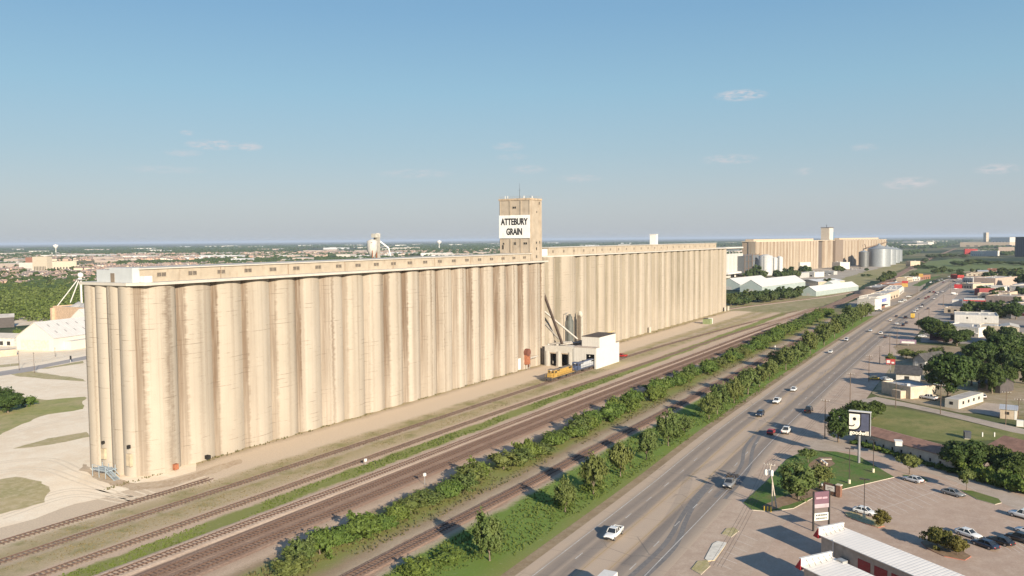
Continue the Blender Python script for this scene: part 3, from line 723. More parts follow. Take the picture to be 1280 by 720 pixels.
# weathered rack, white cabinet and red dust collector at the wall foot
# --- second elevator
t2 = thing('grain_elevator', 'second concrete grain elevator beyond the white loading shed, its far silos speckled with pale spots', 'grain elevator', (0, 0, 0))
FY2 = 181.3
def seg(a, b, sag, y=FY2, mat=conc_b): add_silo(t2, arc_pts(a, b, y, sag), [(b, 194), (a, 194)], 48.6, mat)
seg(336.5, 341.5, .9, 185.5); seg(341.5, 351.5, 1.8, 182.4); seg(351.5, 374.5, 2.2, 181.7)
x = 374.5
while x < 641: seg(x, x+11.68, 1.3); x += 11.68
XE = x
MB().box(337, XE-.2, 186.5, 200, 0, 48.55).build('wall', conc_b, t2)
MB().prism([(336.2, 201), (336.2, 183), (351.5, 181.2), (374, 179.2), (XE+.4, 178.8), (XE+.4, 201)], 48.6, 49.2).build('roof', white_roof, t2)
g2 = gallery(t2, 347.5, 622, 183, 193, 49.2, 53.2, 24, 1.3, 1.5, 1.2, first=352, seams=10)
MB().box(334.6, 347.3, 183.4, 190, 49.25, 52.4).build('conveyor_bridge', white_paint, t2)
o = MB().box(0, 3.8, 0, 4, 0, 6.2); o.box(-.2, 4.0, -.2, 4.2, 6.2, 6.5); o = o.build('roof_tower', white_paint, t2, (onY(816, 300, 188)[0], 186, 53.25))
for px, py in ((836, 404), (988, 408), (1017, 413)): pass
for i, x in enumerate((470, 632, 641)): MB().box(x, x+2.2, 178.6, 179.4, 0, 3.4).build('hatch', M('pale_hatch', (.50, .45, .38)), t2)
# ------------------------------------------------------------------ loading shed and kit round it
shed_w = M('shed_grey_white_wall', (.44, .42, .38), rough=.8, var=.06, scale=.3, dirt=(.34, .30, .25))
shed_p = M_ribbed('shed_white_panel', (.60, .585, .55), 1.2, 0, .6, .04, .07)
shed_shaded = M_ribbed('shed_white_panel_shaded', (.48, .465, .43), 1.2, 1, .6, .04, .07)  # same white panel, colour darkened for the faces that get less sun
brown_roof = M('dark_brown_roof', (.085, .068, .058), rough=.85, var=.25)
t = thing('loading_shed', 'white rail and truck loading shed with two truck doors against the grain elevator', 'loading shed', (327.6, 149.2, 0))
w = MB()
H1, H2 = 9.2, 13.6
def wall_x(mb, x, y0, y1, h, doors, th=.3):   # a wall facing -x with door openings (d0,d1,height)
    y = y0
    for d0, d1, dh in doors: mb.box(x, x+th, y, d0, 0, h); mb.box(x, x+th, d0, d1, dh, h); y = d1
    mb.box(x, x+th, y, y1, 0, h)
wall_x(w, 0, .3, 11.2, H1, [(.9, 5.0, 6.4)])
w.box(.3, 24.2, 11, 11.25, 0, H1-.1); w.box(23.9, 24.2, .3, 11, 5.9, H1-.1); w.box(23.9, 24.2, 4.8, 11, 0, 5.9)
w.build('wall', shed_shaded, t)
w = MB(); wall_x(w, -1.0, 11.2, 25, 9.4, [(13.2, 16.6, 6.2), (19.2, 22.4, 6.2)], .4)
w.box(-.6, 20, 24.6, 25, 0, 8.6); w.box(19.6, 20, 11.3, 24.6, 0, 8.6)
for y in (12.2, 17.9, 23.6): w.box(-1.45, -1.0, y-.45, y+.45, 0, 6.9)
w.build('wall', shed_w, t)
MB().box(0, 25.5, 0, .28, 0, H1).box(3.6, 21.4, 0, .28, H1, H2).build('wall', shed_p, t)
MB().box(3.6, 3.85, .3, 8.4, H1, H2).box(21.15, 21.4, .3, 8.4, H1, H2).box(3.6, 21.4, 8.4, 8.65, H1, H2).build('tower_wall', shed_shaded, t)
MB().box(3.5, 21.5, -.1, 8.75, H2, H2+.22).build('roof', brown_roof, t)
MB().box(-.15, 3.6, -.1, 11.2, H1, H1+.2).box(3.86, 21.1, 8.7, 11.2, H1, H1+.2).box(21.4, 25.6, -.1, 11.2, H1, H1+.2).build('roof', M('rail_bay_roof', (.36, .31, .27), var=.15), t)
MB().box(-.55, 20, 11.3, 24.9, 8.6, 8.8).build('roof', M('flat_grey_roof', (.60, .57, .53), var=.15, scale=.3), t)
MB().box(8, 19, 11.4, 16.5, 8.8, 9.9).build('roof_pit', M('dark_roof_pit', (.07, .065, .06)), t)
for y in (14.9, 20.8): MB().box(-1.05, -.62, y-1.6, y+1.6, 5.8, 6.3).build('door_header', M('rust_header', (.33, .26, .19)), t)
for (d0, d1) in ((13.25, 16.55), (19.25, 22.35)): MB().box(2.2, 2.4, d0, d1, 0, 6).build('dark_interior_panel', dark_open, t)  # added dark panels paint the unlit interior behind the doors
MB().box(20, 20.2, 1, 5, 0, 6).build('dark_interior_panel', dark_open, t)
MB().bar((.0, 3.1, 5.6), (-.5, 3.1, 5.6), .35).build('door_lamp', white_paint, t)
# roof ducts
d = MB(); d.cyl((-.2, 24, 9.5), (10, 15, 9.7), .45, n=8); d.cyl((.4, 20, 9.5), (12, 13.5, 9.8), .4, n=8); d.cyl((.5, 23, 9.6), (1, 18, 10.6), .5, n=8); d.cyl((1, 18, 10.6), (9, 16, 10.2), .4, n=8)
for x, y in ((1.5, 22), (4, 20.5), (6.5, 18)): d.box(x-.5, x+.5, y-.5, y+.5, 8.8, 10)
d.build('roof_duct', M('pale_duct', (.40, .37, .33), rough=.5, metal=.2), t)
# inclined conveyor and spouts from the elevator to the shed roof
def tube(name, label, cat, pts, r, mat, box=False, legs=()):
    o = thing(name, label, cat, (*pts[0][:2], 0)); bx, by = pts[0][:2]
    m = MB()
    for a, b in zip(pts, pts[1:]):
        A = (a[0]-bx, a[1]-by, a[2]); B = (b[0]-bx, b[1]-by, b[2])
        m.bar(A, B, r*2, r*2.2) if box else m.cyl(A, B, r, n=8)
    m.build('casing' if box else 'tube', mat, o)
    for lx, ly, z0, z1 in legs: MB().bar((lx-bx, ly-by, z0), (lx-bx, ly-by, z1), .14).build('support', mat, o)
    return o
ax, az = onY(677.5, 358, 179.0); bx_, bz = onY(703, 431, 166)
tube('inclined_conveyor', 'dark inclined conveyor running from the near elevator wall down to the loading shed roof', 'conveyor', [(ax, 179.5, az), (bx_, 166, bz+.3)], .42, M('dark_brown_steel', (.07, .05, .04)), True)
for lb, a, b, r in (('long pale spout pipe sloping towards the grey-green tank on the shed roof side', (679, 388, 181), (722, 424, 166), .5), ('short pale spout pipe with forked top beside the dark conveyor', (680, 404, 181), (699, 424, 170), .38)):
    ax, az = onY(*a); bx_, bz = onY(*b)
    tube('spout_pipe', lb, 'pipe', [(ax, a[2], az), (bx_, b[2], max(9, bz))], r, M('pale_duct', (0, 0, 0)), False)
ax, az = onY(681, 405, 182); 
tube('wall_bracket', 'pair of thin steel catwalk brackets in the notch between the elevators', 'bracket', [(337, 183, az), (344, 181, az), (344, 181, az-1)], .15, steel_grey)
# grey-green tank and white leg casing behind the shed roof
x, z = onY(716, 424, 176); xt, zt = onY(716, 393, 176)
o = thing('dust_tank', 'dark grey-green cylindrical tank with a necked top against the elevator wall', 'tank', (x, 177.6, 0))
MB().lathe([(1.9, 0), (1.9, zt-3.4), (1.2, zt-2.2), (1.2, zt-1.2), (.7, zt-.8), (.7, zt), (.05, zt)], 20).build('tank', grey_dark, o)
f = MB(); 
f.bar((-3.1, .6, 0), (-3.1, .6, zt+.8), .2); f.bar((-3.1, .6, zt+.8), (0, .6, zt+.8), .2)
f.build('pipe_frame', steel_grey, o)
x, z = onY(727, 423, 176); xt, zt = onY(727, 389, 176)
o = thing('bucket_leg', 'white bucket elevator leg with a bulky head beside the grey-green tank', 'bucket elevator', (x, 177, 0))
MB().box(-1.5, -.1, -.7, .7, 0, zt-2).build('leg_casing', M('dark_trunking', (.16, .13, .10)), o)
MB().box(.2, 2.1, -.8, .8, 0, zt-2.5).build('leg_casing', M('dull_cream_steel', (.42, .40, .34), dirt=(.3, .26, .2)), o)
MB().lathe([(1.0, 0), (1.4, .8), (1.1, 2.4), (.5, 3.0), (.1, 3.1)], 12).build('head', M('dull_cream_steel', (0, 0, 0)), o, (.6, 0, zt-3))
# red dust collector group at the wall
px0 = G(660, 461)
o = thing('dust_collector', 'rusty red dust collector with a round hood at the foot of the near elevator', 'dust collector', (px0[0], px0[1]+.5, 0))
MB().box(-2.2, .4, -1.4, 1.4, 2.2, 7.6).build('housing', rust, o)
MB().cyl((-.9, -1.6, 7.4), (-.9, 1.6, 7.4), 1.7, n=16).build('hood', M('red_oxide_paint', (.15, .06, .042), var=.2), o)
MB().cyl((1.5, 0, 1.5), (1.5, 0, 7.4), .85, n=12).cyl((1.5, 0, .4), (1.5, 0, 1.5), .2, .85, n=12).build('cyclone', M('faded_red_paint', (.19, .11, .08), var=.2), o)
l = MB()
for a in (-2, .2):
    for b in (-1.2, 1.2): l.bar((a, b, 0), (a, b, 2.3), .2)
l.build('stand', steel_grey, o)
MB().cyl((2, -.3, 4.4), (7.2, -1.4, 4.8), .42, n=8).build('duct', M('pale_duct', (0, 0, 0)), o)
p = G(648.5, 463); p2 = G(640.5, 464.5)
o = thing('control_cabin', 'small white control cabin with an open dark side under a white pipe rack', 'cabin', (p[0]-3.6, p[1]-.2, 0))
MB().box(1.6, 5.2, 0, 3.2, .3, 5.2).build('cabin', white_paint, o)
MB().box(-.4, 1.55, .2, 3, .2, 4.4).build('open_bay', dark_open, o)
r = MB()
for i in range(6): r.bar((-4+i*2.0, 1.5, 5.3), (-4+i*2.0, 1.5, 8.4), .22)
for z in (5.4, 7.4): r.bar((-4.2, 1.5, z), (6.2, 1.5, z), .2)
for x in (-4, 6): r.bar((x, 1.5, 0), (x, 1.5, 5.4), .22)
r.build('pipe_rack', M('pale_rack', (.55, .52, .46)), o)
o = thing('wall_duct_door', 'dark arched opening with a tall dark door in the notch beside the loading shed', 'doorway', (335.4, 177.3, 0))
q = [(-1.5, 0), (1.5, 0), (1.5, 6.2)]+[(1.5*math.cos(rad(a)), 6.2+1.5*math.sin(rad(a))) for a in range(0, 181, 20)][1:]
MB().extrude_y(q, -.3, .3).build('door', grey_dark, o)
p = G(775, 447)
o = thing('yellow_jib', 'thin yellow jib frame standing behind the white loading shed', 'frame', (360, 156, 0))
MB().bar((0, 0, 0), (0, 0, 13.2), .28).bar((-7, 0, 13.0), (3.2, 0, 13.0), .24).bar((-2.2, 0, 13), (0, 0, 10.8), .18).build('frame', M('faded_yellow', (.62, .46, .20)), o)
p = G(890, 405)
o = thing('concrete_bunker', 'low green-grey block hut with a white end beside the second elevator tracks', 'hut', (*G(886, 405), 0))
MB().box(-2, 3, -1.5, 3.5, 0, 3.4).build('wall', M('moss_hut', (.20, .24, .12)), o); MB().box(2.2, 3.2, -1.7, 1, 0, 3.8).build('end_wall', white_paint, o)
MB().box(-2.2, 3.2, 1.05, 3.7, 3.42, 3.6).build('roof', brown_roof, o)

# ------------------------------------------------------------------ locomotives
def locomotive(label, loc, rz, body, roof, dark=blk, livery=None, stripe=None):
    o = thing('locomotive', label, 'locomotive', (*loc, .4), rz)
    yb = body; L = 20.4; fr = MB().box(0, L, -1.5, 1.5, 1.15, 1.55)
    fr.box(.0, .35, -1.5, 1.5, .35, 1.15); fr.box(L-.35, L, -1.5, 1.5, .35, 1.15); fr.box(8, 12.4, -1.35, 1.35, .35, 1.15)
    fr.box(-.5, 0, -.25, .25, .7, 1.1); fr.box(L, L+.5, -.25, .25, .7, 1.1)
    fr.build('frame', M('loco_frame_dark', (.07, .06, .055), var=.3), o)
    MB().box(.3, L-.3, -1.52, -1.47, 1.3, 1.56).box(.3, L-.3, 1.47, 1.52, 1.3, 1.56).build('sill_stripe', stripe or yb, o)
    MB().box(.7, 2.4, -.85, .85, 1.55, 3.0).build('nose', yb, o)                                   # short hood at the front (x=0)
    cb = MB().box(2.4, 4.9, -1.48, 1.48, 1.55, 4.15); c = cb.build('cab', yb, o)
    MB().extrude_y([(2.3, 4.15), (5.0, 4.15), (4.7, 4.45), (2.6, 4.45)], -1.52, 1.52).build('cab_roof', roof, o)
    for y in (-.75, .75): MB().box(2.34, 2.4, y-.45, y+.45, 3.15, 3.8).build('window', dark_glass, c)
    for s in (-1, 1): MB().box(3.0, 3.7, s*1.48, s*1.53, 3.0, 3.75).box(3.9, 4.6, s*1.48, s*1.53, 3.0, 3.75).build('window', dark_glass, c)
    hd = MB().box(4.95, 19.3, -.95, .95, 1.55, 3.85); hd.box(15.5, 18.6, -1.15, 1.15, 3.1, 3.9)
    h = hd.build('hood', livery or yb, o)
    for s in (-1, 1):
        lv = MB()
        lv.box(5.6, 14.6, s*.95, s*.965, 1.75, 3.35)
        for x in np.arange(5.7, 14.6, .95): lv.box(x, x+.78, s*.965, s*.99, 1.8, 3.3)
        lv.build('hood_door', livery or yb, h)
    gr = MB()
    for s in (-1, 1): gr.box(15.7, 18.4, s*1.15, s*1.18, 3.15, 3.8); gr.box(6, 8.4, s*.95, s*.99, 3.4, 3.8)
    gr.build('grille', blk, h)
    rf = MB().extrude_y([(4.95, 3.86), (19.3, 3.86), (19.1, 4.12), (5.1, 4.12)], -.8, .8); rf.box(15.6, 18.5, -1, 1, 3.9, 4.2)
    rf.build('hood_roof', roof, o)
    for x in (10.2, 16.2, 17.8): MB().cyl((x, 0, 4.1), (x, 0, 4.42), .55, n=14).build('roof_fan', dark, o)
    for x in (3.4, 16.9):
        b = MB().box(x-2.2, x+2.2, -1.2, 1.2, .55, .95)
        b.build('bogie', M('loco_frame_dark', (0, 0, 0)), o)
        w = MB()
        for dx in (-1.6, 0, 1.6):
            for s in (-1, 1): w.cyl((x+dx, s*.72, .5), (x+dx, s*.86, .5), .5, n=16)
        w.build('wheels', M('wheel_steel', (.12, .09, .07)), o)
    hr = MB()
    for s in (-1, 1):
        for x in np.arange(.4, 20.2, 1.9): hr.bar((x, s*1.45, 1.5), (x, s*1.45, 2.55), .06)
        hr.bar((.4, s*1.45, 2.55), (20, s*1.45, 2.55), .06)
    hr.build('handrail', stripe or yb, o)
    for y in (-.25, .25): MB().cyl((2.3, y, 4.0), (2.38, y, 4.0), .14, n=10).build('headlight', M('lamp_glass', (.8, .78, .7), rough=.15), o)
    return o
loco_y = M('loco_yellow', (.39, .245, .065), rough=.45, var=.12, dirt=(.42, .24, .08))
loco_g = M('loco_silver_grey', (.40, .41, .425), rough=.5, var=.1); loco_b = M('loco_blue', (.06, .08, .14), rough=.45, var=.1)
locomotive('yellow freight locomotive with a dark roof standing outside the loading shed', (288.4, 152.35), rad(-.8), loco_y, M('loco_roof_grey', (.16, .14, .125), var=.2))
locomotive('silver and blue freight locomotive coupled behind the yellow one and entering the shed', (309.9, 152.05), rad(-.8), loco_b, loco_b, livery=loco_g, stripe=loco_b)

# ------------------------------------------------------------------ vehicles
glass = M_paint('car_glass', (.02, .024, .028), .08); rubber = M('tyre_rubber', (.022, .022, .022), rough=.9)
rim = M('wheel_rim', (.42, .42, .43), rough=.35, metal=.7, var=.05); lampw = M_paint('headlamp_lens', (.75, .75, .72), .1); lampr = M_paint('tail_lamp_lens', (.40, .02, .02), .15)
trim = M('black_plastic_trim', (.03, .03, .032), rough=.6)
PAINT = dict(white=(.68, .68, .66), silver=(.52, .53, .54), grey=(.20, .205, .21), black=(.018, .018, .02), red=(.36, .025, .02), blue=(.04, .075, .16), navy=(.02, .03, .055), tan=(.42, .35, .26), yellow=(.58, .38, .05), maroon=(.18, .025, .025), green=(.06, .12, .07), dgrey=(.075, .078, .08))
SPEC = {  # length, half width, sill z, belt z, roof z, greenhouse x (front base, front top, rear top, rear base), bonnet z, boot z
 'sedan': (4.75, .91, .28, .92, 1.45, (1.05, .35, -1.15, -1.9), .88, .95),
 'hatch': (4.2, .88, .28, .95, 1.5, (1.0, .4, -1.4, -1.95), .92, .98),
 'suv': (4.8, .96, .34, 1.08, 1.75, (1.1, .55, -1.95, -2.3), 1.08, 1.1),
 'pickup': (5.85, 1.0, .45, 1.18, 1.9, (1.25, .65, -.75, -.95), 1.15, 1.2),
 'van': (5.6, 1.0, .35, 1.25, 2.3, (2.1, 1.5, -2.7, -2.78), 1.2, 1.25)}
def car_geo(kind):
    L, hw, sz, bz, rz, (f0, f1, r1, r0), hz, tz = SPEC[kind]; h = L/2; out = []
    body = MB(); st = []
    pr = [(-h, .72, tz*.78), (-h+.12, .95, tz), (r0-.05, 1, tz), (0, 1, bz), (f0, 1, max(bz, hz)), (h-.55, .97, hz-.06), (h-.12, .86, hz-.2), (h, .7, hz-.34)]
    rings = []
    for x, k, top in pr:
        w = hw*k; zb = sz+(.12 if abs(x) > h-.2 else 0)
        rings.append([(x, -w*.94, zb), (x, -w, zb+.18), (x, -w, top-.22), (x, -w*.93, top-.04), (x, -w*.7, top), (x, w*.7, top), (x, w*.93, top-.04), (x, w, top-.22), (x, w, zb+.18), (x, w*.94, zb)])
    n = 10; vs = [p for r in rings for p in r]; fs = []
    for a in range(len(rings)-1):
        for b in range(n-1): fs.append((a*n+b, (a+1)*n+b, (a+1)*n+b+1, a*n+b+1))
    body.add(vs, fs, 0, True); body.add(rings[0], [tuple(range(n))[::-1]]); body.add(rings[-1], [tuple(range(n))])
    if kind == 'pickup':
        pass
    # roof skin and pillars
    wr = hw*.74; wb = hw*.9; e = .03
    body.add([(f1, -wr, rz-.05), (f1, wr, rz-.05), (r1, wr, rz-.05), (r1, -wr, rz-.05), (f1-.15, -wr*.9, rz), (f1-.15, wr*.9, rz), (r1+.15, wr*.9, rz), (r1+.15, -wr*.9, rz)],
             [(4, 5, 6, 7), (0, 1, 5, 4), (1, 2, 6, 5), (2, 3, 7, 6), (3, 0, 4, 7)], 0)
    mid = (f1+r1)/2
    for s in (-1, 1):
        for a, b in ((f0, f1), (r0, r1), (mid, mid)): body.bar((a, s*(wb), bz), (b, s*(wr+.01), rz-.04), .1, .07)
    out.append(('body', body, 'paint'))
    gl = MB(); g = .0
    if kind == 'van':                               # glass only round the cab
        body.add([(1.0, -wb, bz-.1), (1.0, wb, bz-.1), (r0, wb, bz-.1), (r0, -wb, bz-.1), (1.0, -wr-.06, rz-.04), (1.0, wr+.06, rz-.04), (r1, wr+.06, rz-.04), (r1, -wr-.06, rz-.04)], [(0, 3, 7, 4), (1, 5, 6, 2), (2, 6, 7, 3), (0, 4, 5, 1)], 0)
    gl.add([(f0, -wb, bz-.06), (f0, wb, bz-.06), (r0, wb, bz-.06), (r0, -wb, bz-.06), (f1, -wr, rz-.05), (f1, wr, rz-.05), (r1, wr, rz-.05), (r1, -wr, rz-.05)],
           [(0, 4, 5, 1), (1, 5, 6, 2), (2, 6, 7, 3), (3, 7, 4, 0)], 0)
    out.append(('windows', gl, 'glass'))
    if kind == 'pickup':
        bed = MB(); x0, x1 = -h+.15, r0-.25
        bed.box(x0, x1, -hw*.8, hw*.8, tz+.003, tz+.03)
        out.append(('cargo_bed', bed, 'trim'))
        rails = MB()
        for s in (-1, 1): rails.box(x0-.1, x1, s*hw*.8, s*hw*.97, tz-.1, tz+.16)
        rails.box(-h, -h+.15, -hw*.9, hw*.9, tz-.3, tz+.14); out.append(('bed_side', rails, 'paint'))
    bp = MB().box(h-.12, h+.06, -hw*.8, hw*.8, sz+.05, sz+.26).box(-h-.06, -h+.1, -hw*.82, hw*.82, sz+.08, sz+.28); out.append(('bumper', bp, 'trim'))
    if kind in ('pickup', 'suv'): out.append(('grille', MB().box(h-.05, h+.03, -hw*.42, hw*.42, hz-.52, hz-.32), 'trim'))
    wrad = .38 if kind in ('pickup', 'suv', 'van') else .33
    for x in (h-.95, -h+1.0):
        for s in (-1, 1):
            out.append(('wheel', MB().cyl((x, s*(hw-.2), wrad), (x, s*(hw+.015), wrad), wrad, n=16), 'rubber'))
            out.append(('rim', MB().cyl((x, s*(hw+.014), wrad), (x, s*(hw+.03), wrad), wrad*.62, n=12), 'rim'))
    for s in (-1, 1):
        out.append(('headlight', MB().box(h-.2, h-.02, s*hw*.5, s*hw*.84, hz-.38, hz-.22), 'lampw'))
        out.append(('tail_light', MB().box(-h-.02, -h+.15, s*hw*.58, s*hw*.86, tz-.38, tz-.2), 'lampr'))
    return out
MK = dict(glass=glass, rubber=rubber, rim=rim, lampw=lampw, lampr=lampr, trim=trim)
GEO = {k: car_geo(k) for k in SPEC}; CARMESH = {}
def vehicle(kind, color, label, x, y, rz, near=False, cat=None, group=None, z=.042):
    cat = cat or {'sedan': 'car', 'hatch': 'car', 'suv': 'car', 'pickup': 'pickup truck', 'van': 'van'}[kind]
    nm = {'sedan': 'sedan_car', 'hatch': 'hatchback_car', 'suv': 'suv', 'pickup': 'pickup_truck', 'van': 'van'}[kind]
    pm = M_paint('car_paint_'+color, PAINT[color])
    if near:
        o = thing(nm, label, cat, (x, y, z), rz, group); wh = None
        for pn, mb, mk in GEO[kind]:
            key = (kind, pn, id(mb), color)
            if key not in CARMESH: CARMESH[key] = mb.mesh(pn, pm if mk == 'paint' else MK[mk])
            c = link(pn, CARMESH[key], wh if pn == 'rim' else o)
            if pn == 'wheel': wh = c
        return o
    key = (kind, color)
    if key not in CARMESH:
        ks = ['paint']+list(MK); m = MB()
        for pn, mb, mk in GEO[kind]: m.merge(mb, lambda i, k=ks.index(mk): k)
        CARMESH[key] = m.mesh(nm, [pm]+[MK[k] for k in ks[1:]])
    o = link(nm, CARMESH[key], None, (x, y, z), rz)
    return tag(o, label, cat, group)
def road_dir(x): return math.atan2(hwy(x+4)-hwy(x-4), 8)
def onroad(kind, color, label, px, py, near=False, to=None, **k):
    x, y = G(px, py, .5); toward = (y-hwy(x) > -.6) if to is None else to
    return vehicle(kind, color, label, x, y, road_dir(x)+(math.pi if toward else 0), near, **k)
onroad('pickup', 'white', 'white pickup truck driving towards the camera nearest in the left lanes', 767, 668, True)
# box truck half out of the bottom of the frame
x, y = G(755, 724, 3.)
o = vehicle('pickup', 'white', 'white box truck cut by the bottom edge, seen from above on the highway', x, y, math.pi+road_dir(x), True, cat='box truck')
o.name = 'box_truck'
MB().box(-2.9, .95, -1.15, 1.15, 1.0, 3.3).build('cargo_box', white_paint, o); MB().box(-2.95, -2.9, -1.05, 1.05, 1.1, 3.2).build('rear_door', M('roll_door_dark', (.08, .08, .085)), o)
# flatbed with a heap of scrap
x, y = G(912, 608)
o = vehicle('pickup', 'grey', 'grey flatbed pickup heaped with dark scrap in the right lane', x, y, road_dir(x)+math.pi, True)
sc = MB()
for i in range(46):
    a = (R_.uniform(-2.7, -.2), R_.uniform(-.9, .9), R_.uniform(1.25, 2.3)); d = Vector((R_.uniform(-1, 1), R_.uniform(-1, 1), R_.uniform(-.3, .5))).normalized()*R_.uniform(.4, 1.1)
    sc.bar(a, tuple(Vector(a)+d), R_.uniform(.06, .3), R_.uniform(.05, .2))
tag(sc.build('scrap_heap', M('scrap_dark', (.06, .05, .045), var=.5), None, o.location, o.rotation_euler.z), 'heap of dark tangled scrap loaded on the grey flatbed pickup', 'scrap load')
onroad('sedan', 'red', 'bright red sedan in the left turn area beside a white pickup', 964, 540, True)
onroad('pickup', 'white', 'white pickup truck driving away just right of the red sedan', 983, 539, True)
onroad('suv', 'navy', 'dark navy suv driving towards the camera below a white suv', 950, 518, True)
onroad('pickup', 'white', 'white pickup truck driving towards the camera above the dark navy suv', 971, 502, True)
onroad('pickup', 'black', 'black pickup truck driving away alone in the long tree shadow', 1011, 513, True)
onroad('sedan', 'white', 'white sedan driving towards the camera along the left lanes below the tree row', 992, 487, True)
onroad('sedan', 'white', 'white sedan close to the left kerb by the bushy tree row', 1038, 440, True)
onroad('suv', 'silver', 'pale suv close to the left kerb just beyond the white sedan', 1058, 425, True)
FARCARS = [('sedan', 'silver', 1088, 413.5, 'silver sedan left of a white suv near the long dark tree shadow'), ('suv', 'white', 1101, 417, 'white suv in the centre lane beside the long dark tree shadow'),
 ('sedan', 'dgrey', 1107, 421, 'dark grey sedan just right of the white suv by the tree shadow'), ('sedan', 'dgrey', 1120.5, 395.5, 'dark sedan left of the black and yellow trucks'),
 ('sedan', 'white', 1113, 400.5, 'white sedan in the left lane below the dark sedan'), ('sedan', 'white', 1121, 405, 'white sedan beside two dark cars below the yellow truck'),
 ('sedan', 'black', 1129, 406.5, 'black sedan second below the yellow truck'), ('sedan', 'dgrey', 1133, 403.5, 'dark grey sedan directly below the yellow truck'),
 ('pickup', 'black', 1132, 397, 'black pickup truck left of the yellow truck'), ('sedan', 'white', 1143, 389.5, 'white sedan just above the yellow truck'),
 ('suv', 'white', 1146, 387, 'white suv in a line of cars above the yellow truck'), ('sedan', 'white', 1151.7, 383.5, 'white sedan behind a dark suv in the queue'),
 ('suv', 'dgrey', 1153, 381.5, 'dark suv ahead of the white sedan in the queue'), ('sedan', 'dgrey', 1160, 386, 'dark sedan at the right edge of the highway near the dumpster lot'),
 ('sedan', 'dgrey', 1148, 374, 'dark sedan alone in the left lane level with the white shops'), ('sedan', 'maroon', 1157, 372.8, 'maroon sedan in the centre lane'),
 ('suv', 'maroon', 1160.5, 371.4, 'maroon suv just beyond the maroon sedan'), ('sedan', 'white', 1167.5, 373.4, 'white sedan alone in the right lane level with the maroon pair'),
 ('suv', 'black', 1162, 365.5, 'black suv at the left of the cluster at the lights'), ('suv', 'maroon', 1167, 365.2, 'maroon suv in the middle of the cluster at the lights'),
 ('sedan', 'dgrey', 1169.5, 366, 'dark sedan inside the cluster at the lights'), ('suv', 'white', 1172, 366, 'white suv at the right of the cluster at the lights'),
 ('sedan', 'white', 1170.5, 368.4, 'white sedan nearest in the cluster at the lights'), ('sedan', 'white', 1178, 364.7, 'white sedan right of the cluster leaving the highway'),
 ('pickup', 'dgrey', 1156.5, 361.5, 'dark pickup truck left of the cluster by the roadside'), ('pickup', 'green', 1158.8, 360, 'dark green pickup truck beyond the dark pickup by the roadside'),
 ('van', 'white', 1163, 353.5, 'white van far up the highway near the green verge'), ('suv', 'dgrey', 1167, 353.4, 'dark suv far up the highway right of the white van'),
 ('sedan', 'black', 1171, 350.5, 'black sedan far up the highway above the white van'), ('sedan', 'white', 1174, 350.5, 'white sedan far up the highway beside the black sedan'),
 ('suv', 'silver', 1177, 349.4, 'silver suv far up the highway where it starts to bend'), ('sedan', 'white', 1180, 351, 'white sedan far up the right lanes near the red roofed store'),
 ('sedan', 'maroon', 1179, 353, 'maroon sedan far up the right lanes'), ('sedan', 'white', 1186, 346, 'white sedan farthest away where the highway bends')]
for k, c, px, py, lb in FARCARS: onroad(k, c, lb, px, py)
# yellow truck
x, y = G(1141, 398)
o = vehicle('pickup', 'yellow', 'yellow box truck driving away beside the black pickup', x, y, road_dir(x), True, cat='truck'); o.name = 'box_truck'
MB().box(-2.9, .6, -1.15, 1.15, .95, 3.6).build('cargo_box', M('yellow_box', (.52, .35, .07)), o)
def parked(kind, color, label, px, py, a, near=True, **k):
    x, y = G(px, py, .4); return vehicle(kind, color, label, x, y, rad(a), near, **k)
lot_a = math.degrees(math.atan2(G(1152, 604)[1]-G(1129, 598)[1], G(1152, 604)[0]-G(1129, 598)[0]))
parked('sedan', 'silver', 'silver sedan parked beside the small round tree at the lawn end', 1141, 600, lot_a+180)
parked('sedan', 'grey', 'grey sedan parked at the tip of the narrow grass island', 1191.5, 617, lot_a)
parked('sedan', 'white', 'white sedan parked behind the bushy island with the lamp post', 1081, 640, lot_a+12)
parked('sedan', 'white', 'white sedan parked right of the two dark bushes', 1210.5, 668, lot_a-4)
parked('sedan', 'navy', 'dark blue sedan parked nearest below the white sedan in the lot', 1231, 681, lot_a+175)
parked('sedan', 'black', 'black sedan parked between the dark blue sedan and a black suv', 1250, 677, lot_a+178)
parked('suv', 'black', 'black suv parked at the right edge of the photo', 1275, 674, lot_a+180)
parked('pickup', 'white', 'white pickup truck parked at the right edge beyond the black suv', 1281, 646, lot_a+180)
parked('sedan', 'white', 'white sedan half out of frame between the white pickup and black suv', 1286, 665, lot_a+180)
parked('sedan', 'yellow', 'yellow car parked beside the highway under a power pole', 1094, 473.5, -70)
parked('sedan', 'silver', 'pale blue-silver car parked right of the yellow car', 1108, 474.5, -70)
parked('pickup', 'silver', 'silver pickup truck parked below the big oak tree', 1161, 498, 60)
parked('sedan', 'white', 'white car under the tree behind the mobile home', 1228.5, 496, 10)
parked('suv', 'white', 'white suv parked at the far right by the trees above the small hut', 1271, 461, 20)
parked('suv', 'dgrey', 'dark suv parked left of the white suv under the right hand trees', 1258, 461, 20)
parked('suv', 'red', 'red suv parked under the big tree by the carport', 1226, 466, -20)
parked('sedan', 'white', 'white car waiting on the shaded side road by the dark trailer', 1153, 420.5, -85)
parked('pickup', 'red', 'red pickup parked behind the white loading shed', 776.5, 445.5, 90)
